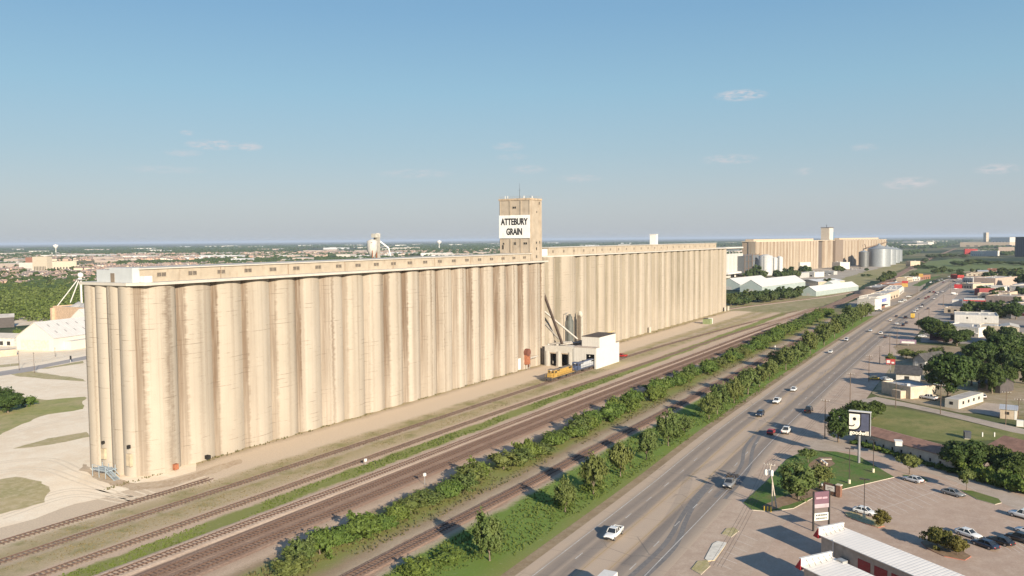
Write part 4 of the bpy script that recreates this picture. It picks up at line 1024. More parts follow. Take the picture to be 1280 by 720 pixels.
for k, c, px, py, a, lb in [('sedan', 'white', 1136, 371, -80, 'white car parked outside the white shops nearest the bend'), ('suv', 'white', 1130, 375.5, -80, 'white suv parked outside the white shops beside the brown fence'),
  ('van', 'white', 1183, 386.5, 20, 'white van parked at the dumpster lot right of the highway'), ('van', 'white', 1193, 368, -80, 'white van parked beside the gas station'), ('pickup', 'dgrey', 1099, 389, -75, 'dark pickup under the canopy of the white blue-signed building'),
  ('sedan', 'white', 1076, 392, -30, 'white car behind the white building with the blue sign'), ('sedan', 'white', 1126, 377.5, -75, 'white car parked nearest outside the white shops'),
  ('sedan', 'white', 1195, 361, -80, 'white car parked above the white van by the red sign'), ('sedan', 'navy', 1200, 377, 0, 'dark blue car parked under the gas station side'), ('suv', 'navy', 1017, 451, -80, None)]:
    if lb: parked(k, c, lb, px, py, a, False)
parked('sedan', 'black', 'black car crossing the tracks in the distance by the dirt mound', 1070, 359, -60, False)
for i, (px, py) in enumerate([(1206, 352), (1212, 351), (1199, 349), (1204, 347), (1196, 355), (1191, 352), (1214, 381), (1209, 380), (1252, 380), (1214, 366), (1236, 404), (1229, 407), (1238, 412)]):
    parked(['sedan', 'suv', 'pickup'][i % 3], ['white', 'dgrey', 'silver', 'black'][i % 4], 'small parked car in the paved lots right of the highway', px, py, R_.choice([10, -75, 95]), False, group='cars parked in the distant lots')
# ------------------------------------------------------------------ trees
bark = M('bark', (.16, .125, .095), rough=.95, var=.3, scale=2.)
leaf_a = M_leaf('leaf_hackberry', (.062, .11, .022), (.132, .192, .044))
leaf_b = M_leaf('leaf_dark_oak', (.034, .066, .018), (.075, .115, .03))
leaf_c = M_leaf('leaf_mesquite', (.072, .112, .028), (.145, .182, .058))
leaf_d = M_leaf('leaf_autumn_crape', (.075, .085, .02), (.135, .130, .035))
leaf_far = M_leaf('leaf_distance', (.042, .074, .022), (.085, .118, .038), scale=.12)
npr = np.random.RandomState(5)
def crown_mesh(name, mat, rx=3., rz=2.6, zc=3.6, clumps=46, leaves=52, size=.42, seed=1, flat=0., spiky=0.):
    """leaf faces gathered into clumps on and inside an uneven ellipsoid, over a few dark inner masses of the same leaf"""
    r = np.random.RandomState(seed); V = []; Fc = []
    def quad(p, n, s):
        t = np.cross(n, r.normal(size=3)); t /= np.linalg.norm(t)+1e-9; b = np.cross(n, t); k = len(V); w = s*r.uniform(.5, .8)
        V.extend([p-t*s-b*w*.3, p+b*w*.8-t*s*.1, p+t*s+b*w*.1, p-b*w*.8+t*s*.15]); Fc.append((k, k+3, k+2, k+1))
    lob = r.normal(size=(5, 3)); lob /= np.linalg.norm(lob, axis=1)[:, None]; la = r.uniform(.12, .36, 5)
    for c in range(clumps):
        d = r.normal(size=3); d[2] = abs(d[2])*1.0-.25 if r.rand() < .75 else d[2]; d /= np.linalg.norm(d)
        bulge = 1+sum(a*max(0, d@l)**3 for a, l in zip(la, lob))-.22
        rr = r.uniform(.62, 1.0)**.6*bulge
        cen = np.array([d[0]*rx*rr, d[1]*rx*rr, zc+d[2]*rz*rr*(1-flat*(d[2] < 0))]); cr = r.uniform(.5, 1.0)*rx*.30
        for _ in range(leaves):
            q = r.normal(size=3); q /= np.linalg.norm(q); q[2] = q[2]*.75
            p = cen+q*cr*r.uniform(.35, 1.05)
            if spiky and r.rand() < spiky: p = p+d*r.uniform(.1, .35)*rx
            if p[2] < .15: p[2] = .15+r.rand()*.3
            n = q*.7+d*.5+r.normal(size=3)*.55; n /= np.linalg.norm(n)
            quad(p, n, size*r.uniform(.6, 1.25))
    for c in range(7):                                   # inner masses stop the sky showing right through everywhere
        d = r.normal(size=3); d /= np.linalg.norm(d); cen = np.array([d[0]*rx*.36, d[1]*rx*.36, zc+d[2]*rz*.32]); R = rx*.4
        for i in range(60):
            q = r.normal(size=3); q /= np.linalg.norm(q); quad(np.maximum(cen+q*R*np.array([1, 1, .85]), [-99, -99, .2]), q, size*1.9)
    me = D.meshes.new(name); me.from_pydata([tuple(v) for v in V], [], Fc); me.materials.append(mat); return me
def trunk_mesh(h, r0, spread, seed, stems=1, limbs=5):
    r = random.Random(seed); mb = MB()
    for s in range(stems):
        a0 = r.uniform(0, 6.3); bx, by = (math.cos(a0)*.35, math.sin(a0)*.35) if stems > 1 else (0, 0)
        m = (bx*1.6+r.uniform(-.15, .15), by*1.6+r.uniform(-.15, .15), h*.5); top = (bx*3, by*3, h)
        mb.cyl((bx, by, -.1), m, r0*1.15, r0*.8, 7, caps=False); mb.cyl(m, top, r0*.8, r0*.45, 7, caps=False)
        for k in range(limbs):
            a = 6.283*k/limbs+r.uniform(-.4, .4); z = h*r.uniform(.5, .95)
            e = (top[0]+math.cos(a)*spread*r.uniform(.5, .8), top[1]+math.sin(a)*spread*r.uniform(.5, .8), h+spread*r.uniform(.2, .8))
            mb.cyl((m[0]*.5+top[0]*.5, m[1]*.5+top[1]*.5, z), e, r0*.42, r0*.12, 5, caps=False)
    return mb
class Kind:
    def __init__(s, name, crown, trunk): s.name = name; s.crown = crown; s.trunk = trunk
KINDS = {}
def kinds(key, name, mat, n, trunk, **kw):
    KINDS[key] = []
    for i in range(n):
        me = crown_mesh('crown', mat, seed=hash_(key)+i*7, **kw)
        KINDS[key].append(Kind(name, me, trunk_mesh(*trunk, seed=i+3, stems=kw.get('_', 1)).mesh('trunk', bark)))
def hash_(s): return sum(ord(c)*(i+3) for i, c in enumerate(s))
kinds('bush', 'bush', leaf_a, 4, (1.2, .12, 1.2), rx=2.9, rz=2.0, zc=2.0, clumps=56, leaves=46, size=.30, spiky=.08)
kinds('bushb', 'bush', leaf_c, 3, (1.4, .12, 1.2), rx=2.3, rz=2.5, zc=2.4, clumps=44, leaves=44, size=.26, spiky=.22)
kinds('low', 'shrub', leaf_a, 2, (.7, .08, .8), rx=2.0, rz=1.1, zc=1.0, clumps=30, leaves=36, size=.26, spiky=.12)
kinds('mesq', 'mesquite_tree', leaf_c, 4, (2.0, .18, 2.0), rx=3.2, rz=2.8, zc=3.3, clumps=64, leaves=44, size=.30, spiky=.1)
kinds('oak', 'oak_tree', leaf_b, 4, (2.6, .32, 2.8), rx=4.3, rz=4.0, zc=4.5, clumps=92, leaves=56, size=.34, flat=.05)
kinds('round', 'ornamental_tree', leaf_c, 2, (1.9, .10, 1.0), rx=1.9, rz=1.5, zc=3.0, clumps=40, leaves=40, size=.2)
kinds('crape', 'crape_myrtle_bush', leaf_d, 2, (1., .08, 1.1), rx=2.3, rz=1.9, zc=2.2, clumps=48, leaves=46, size=.22)
kinds('far', 'tree', leaf_far, 3, (2.2, .3, 2.), rx=4.6, rz=3.5, zc=4.3, clumps=34, leaves=22, size=.85, flat=.2)
REF = {'bush': (2.9, 4.1), 'bushb': (2.3, 5.0), 'low': (2.0, 2.2), 'mesq': (3.2, 6.2), 'oak': (4.3, 8.8), 'round': (1.9, 4.6), 'crape': (2.3, 4.2), 'far': (4.6, 8.)}
TN = [0]
def tree(key, x, y, h, w=None, label=None, cat='tree', group=None, trunk=True):
    k = KINDS[key][TN[0] % len(KINDS[key])]; TN[0] += 1; r0, h0 = REF[key]; sz = h/h0; sx = (w/2/r0) if w else sz
    o = thing(k.name, label, cat, (x, y, 0), R_.uniform(0, 6.28), group)
    t = link('trunk', k.trunk, o) if trunk else None
    c = link('crown', k.crown, o)
    for q in (t, c):
        if q: q.scale = (sx, sx, sz)
    return o
# shrub row between the brown ballast and the lone track: photo gaps kept
rowA = []; X = 99.
gaps = [(149, 153), (165, 169), (192, 197)]
while X < 650:
    if not any(a < X < b for a, b in gaps): rowA.append(X)
    X += R_.uniform(3.6, 5.4)*(1+X/900)
descA = ['broad green bush', 'tall ragged bush', 'rounded green bush', 'low spreading bush']
for i, X in enumerate(rowA):
    q = R_.random(); h = R_.uniform(2.8, 5.2)+(1.2 if X > 450 else 0)+(.8 if 235 < X < 330 else 0); wd = R_.uniform(5.4, 8.0)+(1.5 if X > 420 else 0)
    tree('bushb' if R_.random() < .38 else 'bush', X, 103.2+R_.uniform(-2.2, 2.2)+min(3, X/250), h, wd, f'{descA[i % 4]} in the shrub row beside the lone track, {ordw(i)} from the near end', 'bush', 'bushes in the shrub row between the tracks')
# trees between the lone track and the highway
rb = [(648, 712, 60, 46), (728, 647, 42, 30), (762, 624, 54, 36), (797, 602, 46, 32), (824, 580, 38, 30), (850, 562, 42, 34), (872, 549, 26, 22), (892, 528, 34, 24), (908, 522, 36, 28),
      (928, 508, 30, 26), (945, 497, 34, 30), (962, 488, 28, 24), (978, 480, 26, 22), (975, 463, 20, 26), (992, 466, 30, 26), (1008, 456, 26, 24), (1022, 446, 28, 22), (1036, 435, 27, 22), (1046, 426, 24, 20), (1057, 418, 24, 20), (1068, 410, 22, 18), (1078, 404, 20, 18), (1087, 399, 18, 16), (1063, 402, 18, 18), (1050, 412, 16, 18), (1030, 426, 16, 18)]
for i, (px, py, ph, pw) in enumerate(rb):
    x, y = G(px, py-3); s = ppm(x, y); y = max(y, 75.)
    tree('mesq', x, y+1.2, ph/s*.97, pw/s*.92, f'{"spiky grey-green tree" if i % 2 else "bushy grey-green tree"} on the grass strip along the highway, {ordw(i)} from the near end', 'tree', 'trees along the highway strip')
for i, (px, py) in enumerate([(560, 700), (705, 632), (745, 612), (845, 545), (905, 497), (950, 468), (520, 716)]):
    x, y = G(px, py); tree('low', x, max(y, 78), R_.uniform(1.4, 2.4), R_.uniform(4, 6.5), f'low green scrub in the grass left of the highway trees, {ordw(i)} from the near end', 'shrub', 'low scrub on the highway strip')
# trees named one by one: (kind, px, base py, height px, width px, label, category)
ONE = [('oak', 1186, 497, 62, 60, 'large dark oak tree standing over the silver pickup', 'tree'), ('oak', 1214, 482, 42, 40, 'dark tree right of the large oak behind the mobile home', 'tree'),
 ('oak', 1240, 492, 48, 34, 'leafy tree with low crown right of the mobile home', 'tree'), ('oak', 1258, 486, 34, 26, 'smaller dark tree between the leafy tree and the right edge', 'tree'),
 ('oak', 1224, 460, 44, 46, 'broad tree mass above the carport with the red suv', 'tree'), ('oak', 1256, 458, 48, 54, 'broad tree left of the parked white suv at the right edge', 'tree'),
 ('oak', 1282, 480, 40, 40, 'tree cut by the right edge above the small hut', 'tree'), ('oak', 1278, 455, 34, 40, 'tree at the right edge behind the white suv', 'tree'),
 ('oak', 1164, 421, 30, 34, 'dark tree at the left end of the clump beside the side road', 'tree'), ('oak', 1180, 428, 30, 36, 'dark tree in the middle of the clump by the dark trailer', 'tree'),
 ('oak', 1196, 432, 24, 36, 'dark tree at the right end of the clump by the dark trailer', 'tree'), ('oak', 1158, 414, 22, 26, 'dark tree nearest the highway in the roadside clump', 'tree'), ('oak', 1209, 424, 16, 18, 'small tree before the long white store', 'tree'),
 ('oak', 1236, 396, 22, 28, 'round tree right of the gas station canopy', 'tree'), ('oak', 1252, 398, 20, 26, 'tree behind the white box building on the right', 'tree'), ('oak', 1270, 399, 26, 30, 'dark tree at the right edge behind the white box building', 'tree'),
 ('oak', 1226, 367, 13, 14, 'dark round tree beside the maroon-walled shop beyond the gas station', 'tree'),
 ('oak', 1048, 553, 42, 34, 'tall tree left of the face sign beside the drive', 'tree'), ('oak', 1074, 533, 34, 44, 'broad tree behind the face sign', 'tree'), ('oak', 1092, 524, 24, 26, 'lower tree right behind the face sign', 'tree'),
 ('mesq', 998, 626, 44, 46, 'spreading tree on the mulch bed by the transformer pole', 'tree'), ('mesq', 1024, 610, 30, 30, 'smaller tree on the lawn behind the brick monument sign', 'tree'), ('round', 1010, 579, 20, 22, 'small tree at the near corner of the lawn beside the highway', 'tree'),
 ('round', 1137, 593, 26, 28, 'small round tree beside the silver sedan', 'tree'), ('round', 1208, 614, 30, 20, 'slim young tree on the narrow grass island', 'tree'),
 ('oak', 1204, 590, 40, 58, 'large tree leaning over the red-brown roofed building end', 'tree'), ('oak', 1244, 592, 38, 50, 'tree with pale building behind on the right of the drive', 'tree'), ('oak', 1272, 604, 40, 50, 'dark tree at the right edge beside the drive', 'tree'),
 ('crape', 1101, 659, 21, 22, 'yellow-green bush on the red-curbed island by the lamp post', 'bush'), ('crape', 1171, 686, 31, 34, 'left dark bush on the red-curbed mulch island', 'bush'), ('crape', 1196, 694, 26, 30, 'right yellow-green bush on the red-curbed mulch island', 'bush'),
 ('low', 1126, 496, 10, 18, 'green shrub at the wall of the flat tan shop', 'shrub'), ('mesq', 1113, 457, 14, 12, 'thin brownish tree beside the highway opposite the side road', 'tree'), ('mesq', 1133, 448, 12, 20, 'scrubby tree behind the bare dirt drive', 'tree'), ('mesq', 1152, 452, 14, 22, 'scrubby tree left of the gabled house', 'tree'), ('mesq', 1172, 449, 14, 20, 'scrubby tree behind the gabled house', 'tree'),
 ('oak', 10, 516, 28, 36, 'dark bushy tree at the left edge of the yard', 'tree'), ('oak', -8, 514, 30, 40, 'dark bushy tree cut by the left edge of the yard', 'tree'), ('bush', 37, 507, 12, 18, 'rounded green bush beside the left edge trees', 'bush'), ('bush', 22, 427, 15, 12, 'single green bush beside the white warehouse', 'bush')]
for key, px, py, ph, pw, lb, ct in ONE:
    x, y = G(px, py); s = ppm(x, y); q = .86 if key == 'oak' and ph != 62 and py < 500 else 1.; tree(key, x, y, ph/s*q, pw/s*q, lb, ct)
for i in range(17):
    t_ = i/16; px, py = 1070+210*t_, 557+62*t_; x, y = G(px, py-2)
    tree('low', x, y, R_.uniform(.8, 1.3)+2.6*(t_ > .65), R_.uniform(2.8, 4)+1.4*(t_ > .65), f'dark shrub in the hedge along the red-brown roofed building, {ordw(i)} from the sign end', 'shrub', 'hedge shrubs along the drive')
# hedge of trees in front of the white warehouses, and clumps round the far elevator
k = 0
for i in range(36):
    t_ = i/35; px = 908+98*t_; py = 381-11*t_+R_.uniform(-4, 3); x, y = G(px, py)
    tree('far', x, y, R_.uniform(6, 9.5), R_.uniform(9, 13), 'dark green tree in the belt in front of the white warehouses', 'tree', 'tree belt before the warehouses')
FARC = [(936, 350, 13, 11, 'tree'), (944, 348, 16, 14, 'tree'), (952, 350, 12, 14, 'tree'), (975, 350, 12, 18, 'tree'), (985, 348, 14, 18, 'tree'), (995, 348, 10, 14, 'tree'), (1006, 342, 10, 18, 'tree'), (1012, 345, 8, 12, 'tree'), (1046, 340, 8, 14, 'tree'), (1036, 358, 10, 18, 'tree'), (1024, 357, 8, 14, 'tree'), (1044, 356, 7, 10, 'tree'), (1052, 340, 6, 9, 'tree'), (1083, 339, 4, 6, 'b'), (1079, 346, 3.5, 6, 'b'), (1086, 346, 3.5, 6, 'b'), (1108, 352, 13, 14, 'tree'), (1114, 350, 11, 12, 'tree'), (1103, 354, 10, 10, 'tree'), (1142, 349, 8, 12, 'tree'), (1155, 348, 5, 6, 'tree'), (1178, 342, 9, 10, 'tree'), (1172, 342, 7, 8, 'tree'), (1168, 342, 6, 10, 'tree'), (1188, 341, 5, 8, 'tree'), (1200, 341, 5, 10, 'tree'),
 (1236, 352, 12, 16, 'tree'), (1258, 348, 13, 22, 'tree'), (1272, 352, 16, 22, 'tree'), (1282, 360, 18, 24, 'tree'), (1252, 352, 10, 12, 'tree'), (1288, 350, 12, 20, 'tree'), (1262, 356, 12, 16, 'tree'),
 (1194, 332, 6, 14, 'tree'), (1202, 333, 6, 16, 'tree'), (1212, 331, 7, 14, 'tree'), (1222, 330, 6, 18, 'tree'), (1236, 331, 5, 18, 'tree'), (1250, 330, 4, 16, 'tree'), (1266, 331, 4, 16, 'tree'), (1280, 332, 5, 16, 'tree'), (1160, 336, 4, 20, 'tree'), (1150, 335, 4, 14, 'tree'), (1166, 323, 5, 16, 'tree'), (1178, 322, 5, 18, 'tree'), (1190, 322, 5, 14, 'tree'), (1204, 322, 4, 14, 'tree'), (1156, 328, 5, 8, 'tree'), (1150, 332, 5, 8, 'tree'), (1146, 336, 5, 8, 'tree')]
for px, py, ph, pw, kd in FARC:
    x, y = G(px, py); s = ppm(x, y)
    if kd == 'b': tree('far', x, y, ph/s, pw/s, 'small round bush in the dry grass near the far elevator', 'bush', 'bushes near the far elevator', trunk=False)
    else: tree('far', x, y, ph/s, pw/s, 'dark green tree among the distant clumps right of the elevators', 'tree', 'distant tree clumps on the right')
tr2 = random.Random(44)
for i in range(46):
    px, py = tr2.uniform(1196, 1292), tr2.choice([tr2.uniform(341, 352), tr2.uniform(352, 400), tr2.uniform(425, 470)])
    if py > 420 and px < 1205: px += 60
    x, y = G(px, py); s = ppm(x, y)
    tree('far', x, y, tr2.uniform(5, 9.5), tr2.uniform(6, 11), 'green yard tree between the small buildings of the town blocks', 'tree', 'yard trees of the town blocks')
# rough grass: countless tufts in strips (one object each)
def tufts(name, areas, mat, seed, lo, hi, wd=.2):
    r = np.random.RandomState(seed); V = []; Fc = []
    for (x0, x1, y0, y1, n) in areas:
        u = r.rand(n); xs_ = x0+(x1-x0)*u**1.5; ys_ = y0+(y1-y0)*r.rand(n)
        cl = np.sin(xs_*.21+1.3*np.sin(ys_*.4))+np.sin(xs_*.057+ys_*.31)
        for x, y, c in zip(xs_, ys_, cl):
            if c < -.9: continue
            h = r.uniform(lo, hi)*(1+.25*c)
            for _ in range(3):
                a = r.rand()*6.28; d = np.array([math.cos(a), math.sin(a)])*wd*r.uniform(.5, 1.1); l = r.normal(size=2)*.22*h; k = len(V)
                V.extend([(x-d[0], y-d[1], .02), (x+d[0], y+d[1], .02), (x+d[0]*.5+l[0], y+d[1]*.5+l[1], h), (x-d[0]*.5+l[0], y-d[1]*.5+l[1], h*r.uniform(.7, 1))]); Fc.append((k, k+1, k+2, k+3))
    me = D.meshes.new(name); me.from_pydata(V, [], Fc); me.materials.append(mat); o = link(name, me); o['kind'] = 'stuff'; return o
tufts('tall_grass', [(70, 420, 73.5, 88.5, 8000), (60, 330, 132.2, 137.2, 2600)], M_leaf('tall_grass_blades', (.09, .14, .03), (.12, .165, .042), .2), 3, .15, .38)
tufts('dry_weeds', [(70, 420, 97.5, 109, 3500), (110, 600, 175.6, 177.2, 500)], M_leaf('weed_blades', (.115, .115, .045), (.17, .145, .07), .2), 4, .15, .45)
tufts('dry_weeds', [(70, 330, 143.5, 149.5, 1800), (70, 300, 155.5, 160, 700)], M_leaf('straw_blades', (.17, .15, .075), (.23, .195, .11), .2), 8, .06, .16)
# ------------------------------------------------------------------ buildings of the town
def local(a, b):
    d = Vector((b[0]-a[0], b[1]-a[1])); return d.length, math.atan2(d.y, d.x)
ROOFS = dict(white=white_roof, grey=M('grey_flat_roof', (.38, .36, .34), var=.15, scale=.3), brown=brown_roof, red=M('red_brown_shingle', (.27, .155, .11), var=.2, scale=.6), tan=M('tan_gravel_roof', (.42, .36, .29), var=.15, scale=.3),
   metal=M_ribbed('pale_metal_roof', (.66, .65, .62), .6, 0, .45, .06, .08), dark=M('charcoal_shingle', (.075, .07, .066), var=.25, scale=.8), silver=M_ribbed('silver_metal_roof', (.50, .50, .50), .6, 0, .4, .1, .1, .3))
WALLS = dict(white=M('white_wall', (.53, .505, .46), dirt=(.38, .35, .3)), tan=M('tan_wall', (.46, .375, .28), dirt=(.34, .27, .2)), cream=M('cream_wall', (.47, .405, .315), dirt=(.36, .3, .22)), brick=M('brick_wall', (.27, .13, .085), var=.25, scale=2.), grey=M('grey_wall', (.36, .355, .34)),
   teal=M_ribbed('pale_teal_siding', (.32, .375, .355), .5, 0, .5, .08, .1), dark=M('dark_wall', (.08, .07, .068)), maroon=M('maroon_wall', (.22, .05, .05)), red=M('red_trim_wall', (.38, .045, .04)), pink=M('pinkish_wall', (.40, .31, .255)))
door_red = M_ribbed('dark_red_roll_door', (.26, .022, .028), .25, 2, .5, .08, .15)
def bldg(name, label, cat, a, b, d, h, wall, roof, kind='flat', feats=(), over=.3, rise=1.8, px=True, parapet=.5, group=None):
    """a,b: near left and right ground corners (photo points); d: depth away from the camera"""
    if px: a, b = G(*a), G(*b)
    L, rz = local(a, b); o = thing(name, label, cat, (*a, 0), rz, group)
    wm = WALLS[wall] if isinstance(wall, str) else wall; rm = ROOFS[roof] if isinstance(roof, str) else roof
    if kind == 'flat':
        w = MB().box(0, L, 0, d, 0, h); p = parapet
        if p:
            e = .25; w.box(0, L, 0, e, h, h+p); w.box(0, L, d-e, d, h, h+p); w.box(0, e, e, d-e, h, h+p); w.box(L-e, L, e, d-e, h, h+p)
        w.build('wall', wm, o); r = MB().box(.26, L-.26, .26, d-.26, h, h+.06).build('roof', rm, o)
        if L > 9 and d > 9:
            for i in range(int(1+L*d/260) if L*d < 1600 else 6):
                x, y = R_.uniform(2, L-3), R_.uniform(2, d-3); MB().box(x, x+R_.uniform(1, 2), y, y+R_.uniform(1, 1.6), h+.06, h+R_.uniform(.7, 1.3)).build('rooftop_unit', M('rooftop_unit_grey', (.48, .47, .45)), r)
    else:
        g = MB(); q = .12
        if kind == 'gable_x':       # ridge along the front
            g.add([(0, 0, 0), (L, 0, 0), (L, d, 0), (0, d, 0), (0, 0, h), (L, 0, h), (L, d, h), (0, d, h), (0, d/2, h+rise), (L, d/2, h+rise)], [(0, 1, 5, 4), (1, 2, 6, 9, 5), (2, 3, 7, 6), (3, 0, 4, 8, 7)])
            R = MB(); sl = rise/(d/2)
            R.extrude_y([(0, 0)], 0, 0) if False else None
            for s in (0, 1):
                y0, y1 = (-over, d/2) if s == 0 else (d+over, d/2); z0 = h-over*sl+.03; z1 = h+rise+.03
                R.add([(-over, y0, z0), (L+over, y0, z0), (L+over, y1, z1), (-over, y1, z1), (-over, y0, z0+q), (L+over, y0, z0+q), (L+over, y1, z1+q), (-over, y1, z1+q)], [(4, 5, 6, 7), (0, 1, 5, 4), (1, 2, 6, 5), (3, 0, 4, 7), (3, 2, 1, 0)])
        else:                       # ridge running away from the front
            g.add([(0, 0, 0), (L, 0, 0), (L, d, 0), (0, d, 0), (0, 0, h), (L, 0, h), (L, d, h), (0, d, h), (L/2, 0, h+rise), (L/2, d, h+rise)], [(0, 1, 5, 8, 4), (1, 2, 6, 5), (2, 3, 7, 9, 6), (3, 0, 4, 7)])
            R = MB(); sl = rise/(L/2)
            for s in (0, 1):
                x0, x1 = (-over, L/2) if s == 0 else (L+over, L/2); z0 = h-over*sl+.03; z1 = h+rise+.03
                R.add([(x0, -over, z0), (x1, -over, z1), (x1, d+over, z1), (x0, d+over, z0), (x0, -over, z0+q), (x1, -over, z1+q), (x1, d+over, z1+q), (x0, d+over, z0+q)], [(4, 5, 6, 7), (0, 1, 5, 4), (1, 2, 6, 5), (2, 3, 7, 6), (3, 0, 4, 7), (3, 2, 1, 0)])
        g.build('wall', wm, o); R.build('roof', rm, o)
    for ft in feats:
        nm, face, s0, s1, z0, z1, mat = ft[:7]; e = ft[7] if len(ft) > 7 else .06
        if nm == '': continue
        mb = MB()
        if face == 'F': mb.box(s0*L, s1*L, -e, .01, z0, z1)
        elif face == 'R': mb.box(L-.01, L+e, s0*d, s1*d, z0, z1)
        elif face == 'L': mb.box(-e, .01, s0*d, s1*d, z0, z1)
        mb.build(nm, mat, o)
    return o
def wins(face, n, z0, z1, s0=.08, s1=.92, frac=.45, mat=None, name='window'):
    k = (s1-s0)/n; return [(name, face, s0+k*(i+.5-frac/2), s0+k*(i+.5+frac/2), z0, z1, mat or dark_glass) for i in range(n)]
# self storage rows, door wall facing the camera's side
def storage(label, A, B, wid, n, first):
    """A: eave corner near the road, B: a point far along the same door-side eave"""
    a, b = G(*A, 4.3), G(*B, 4.3); d0 = Vector((b[0]-a[0], b[1]-a[1])).normalized(); L = 64.
    o = thing('storage_building', label, 'storage building', (*a, 0), math.atan2(d0.y, d0.x))
    # local x runs along the doors away from the road, local y across the roof
    MB().box(0, L, 0, wid, 0, 4.0).build('wall', M('storage_tan_wall', (.40, .34, .28), dirt=(.3, .25, .2)), o)
    r = MB(); z = 4.02
    r.add([(-.2, -.35, z), (L, -.35, z), (L, wid+.3, z+.5), (-.2, wid+.3, z+.5), (-.2, -.35, z+.14), (L, -.35, z+.14), (L, wid+.3, z+.64), (-.2, wid+.3, z+.64)], [(4, 5, 6, 7), (0, 1, 5, 4), (1, 2, 6, 5), (2, 3, 7, 6), (3, 0, 4, 7), (3, 2, 1, 0)])
    r.build('roof', M_ribbed('white_standing_seam_roof', (.84, .78, .70), .75, 0, .5, .05, .10), o)
    f = MB(); f.add([(-.3, -.5, 3.5), (-.3, wid+.3, 3.9), (-.3, wid+.3, 5.39), (-.3, -.5, 5.39), (-1.5, -.5, 3.6), (-1.5, wid+.3, 4.0)], [(4, 5, 2, 3), (0, 4, 3), (1, 2, 5), (0, 1, 5, 4), (0, 3, 2, 1)])
    f.build('fascia', M('dark_red_fascia', (.32, .02, .03), rough=.5), o)
    MB().add([(-.28, -.45, 5.38), (-.28, wid+.25, 5.38), (-.28, wid+.25, 4.6), (-.28, -.45, 4.2), (-.16, -.45, 5.38), (-.16, wid+.25, 5.38), (-.16, wid+.25, 4.6), (-.16, -.45, 4.2)], [(4, 7, 6, 5), (0, 1, 2, 3), (0, 4, 5, 1)]).box(-.6, -.1, -.55, wid+.35, 5.4, 5.5).build('parapet', white_paint, o)
    bt = MB()
    for i in range(5):
        y = .6+i*(wid-1)/4; bt.bar((-.15, y, 5.2), (.75, y, 4.25+.06*i), .1)
    bt.build('parapet_brace', steel_grey, o)
    for i in range(n):
        x = first+i*3.4; dd = MB().box(x, x+2.6, -.04, .02, 0, 2.9).build('roll_door', door_red, o)
    return o
s1 = storage('long storage building with white metal roof and dark red roll doors, farther of the two', (1026.7, 667.8), (1100, 699), 5.3, 14, 8.2)
MB().cyl((3., -.25, 0), (3., -.25, 4.3), .1, n=6).build('downpipe', white_paint, s1)
MB().box(4.6, 6.4, -1.0, -.05, .2, 1.9).build('wall_unit', M('dark_grey_unit', (.12, .12, .12)), s1)
s2 = storage('white roofed storage building in the bottom corner, nearer of the two', (1005, 707), (1083, 745), 5.9, 10, 14.)
MB().box(3.3, 4.3, -.08, .02, 2.3, 3.3).build('wall_vent', blk, s2)
MB().box(1.2, 2.6, 5.6, 6.7, 3.6, 4.9).build('wall_unit', steel_grey, s2)
# low red-brown roofed store behind the face sign
bldg('long_store', 'long low store with red-brown shingle roof beside the drive', 'store', (1069, 553), (1193, 590), 8.5, 3.2, M('store_pale_wall', (.42, .40, .36), dirt=(.3, .28, .25)), 'red', 'gable_x', wins('F', 9, .9, 1.7, frac=.18, mat=dark_open), rise=1.1)
bldg('store', 'tan hipped building with a red-brown roof at the right edge', 'store', (1236, 577), (1290, 592), 11, 4.2, 'cream', 'red', 'gable_x', wins('F', 3, 1, 2.6), rise=1.8)
o = thing('roof_vent_box', 'white vent box on the long red-brown roof', 'roof vent', (*G(1123, 553, 4.4), 3.7), .2)
MB().box(-1, 1, -.8, .8, 0, 1.1).build('box', white_paint, o); MB().box(-1.15, 1.15, -.95, .95, 1.1, 1.22).build('cap', white_paint, o)
bldg('mobile_home', 'long white mobile home with a grey roof by the side street', 'mobile home', (1181, 509), (1198, 511.5), 19.5, 3.0, M_ribbed('mobile_home_siding', (.50, .47, .41), .4, 1, .6, .06, .1), 'grey', 'flat', [('window', 'F', .35, .6, 1.2, 2.2, dark_glass)]+wins('R', 4, 1.2, 2.2, frac=.3)+[('skirting', 'R', 0, 1, 0, .5, M('skirting_grey', (.5, .48, .44)))], parapet=.08)
bldg('small_house', 'small tan hut with a pale corner at the far right by the side street', 'hut', (1250, 523), (1271, 525), 7, 3.0, 'tan', 'silver', 'gable_x', [('window', 'F', .3, .55, 1.4, 2.3, dark_glass), ('corner_panel', 'F', .85, 1.0, 0, 3.0, white_paint)], rise=.8)
bldg('shop', 'flat roofed tan shop on the corner of the side street', 'shop', (1102, 491), (1138, 499), 12, 3.8, 'cream', 'grey', 'flat', [('door', 'F', .5, .58, 0, 2.2, dark_glass), ('window', 'F', .62, .78, 1, 2.4, dark_glass), ('lean_to', 'F', .55, .86, 0, 2.7, WALLS['tan'], 2.6)])
bldg('shop', 'dark roofed shop with a white front behind the tan corner shop', 'shop', (1120, 477), (1150, 479), 14, 3.4, 'white', 'dark', 'gable_x', [('window', 'F', .35, .55, 1, 2.4, dark_glass)], rise=2.2, over=.8)
bldg('gabled_house', 'grey house with a white gable behind the red sign', 'house', (1141, 460), (1156, 462), 16, 4.0, 'grey', 'dark', 'gable_y', [('window', 'F', .15, .4, 1.2, 3, white_paint), ('door', 'F', .6, .75, 0, 2.3, dark_glass)], rise=2.4, over=.6)
bldg('house', 'brown roofed house half hidden behind the large oak', 'house', (1186, 457), (1216, 462), 12, 3.4, 'tan', 'dark', 'gable_x', wins('F', 3, 1, 2.3), rise=2.4, over=.6)
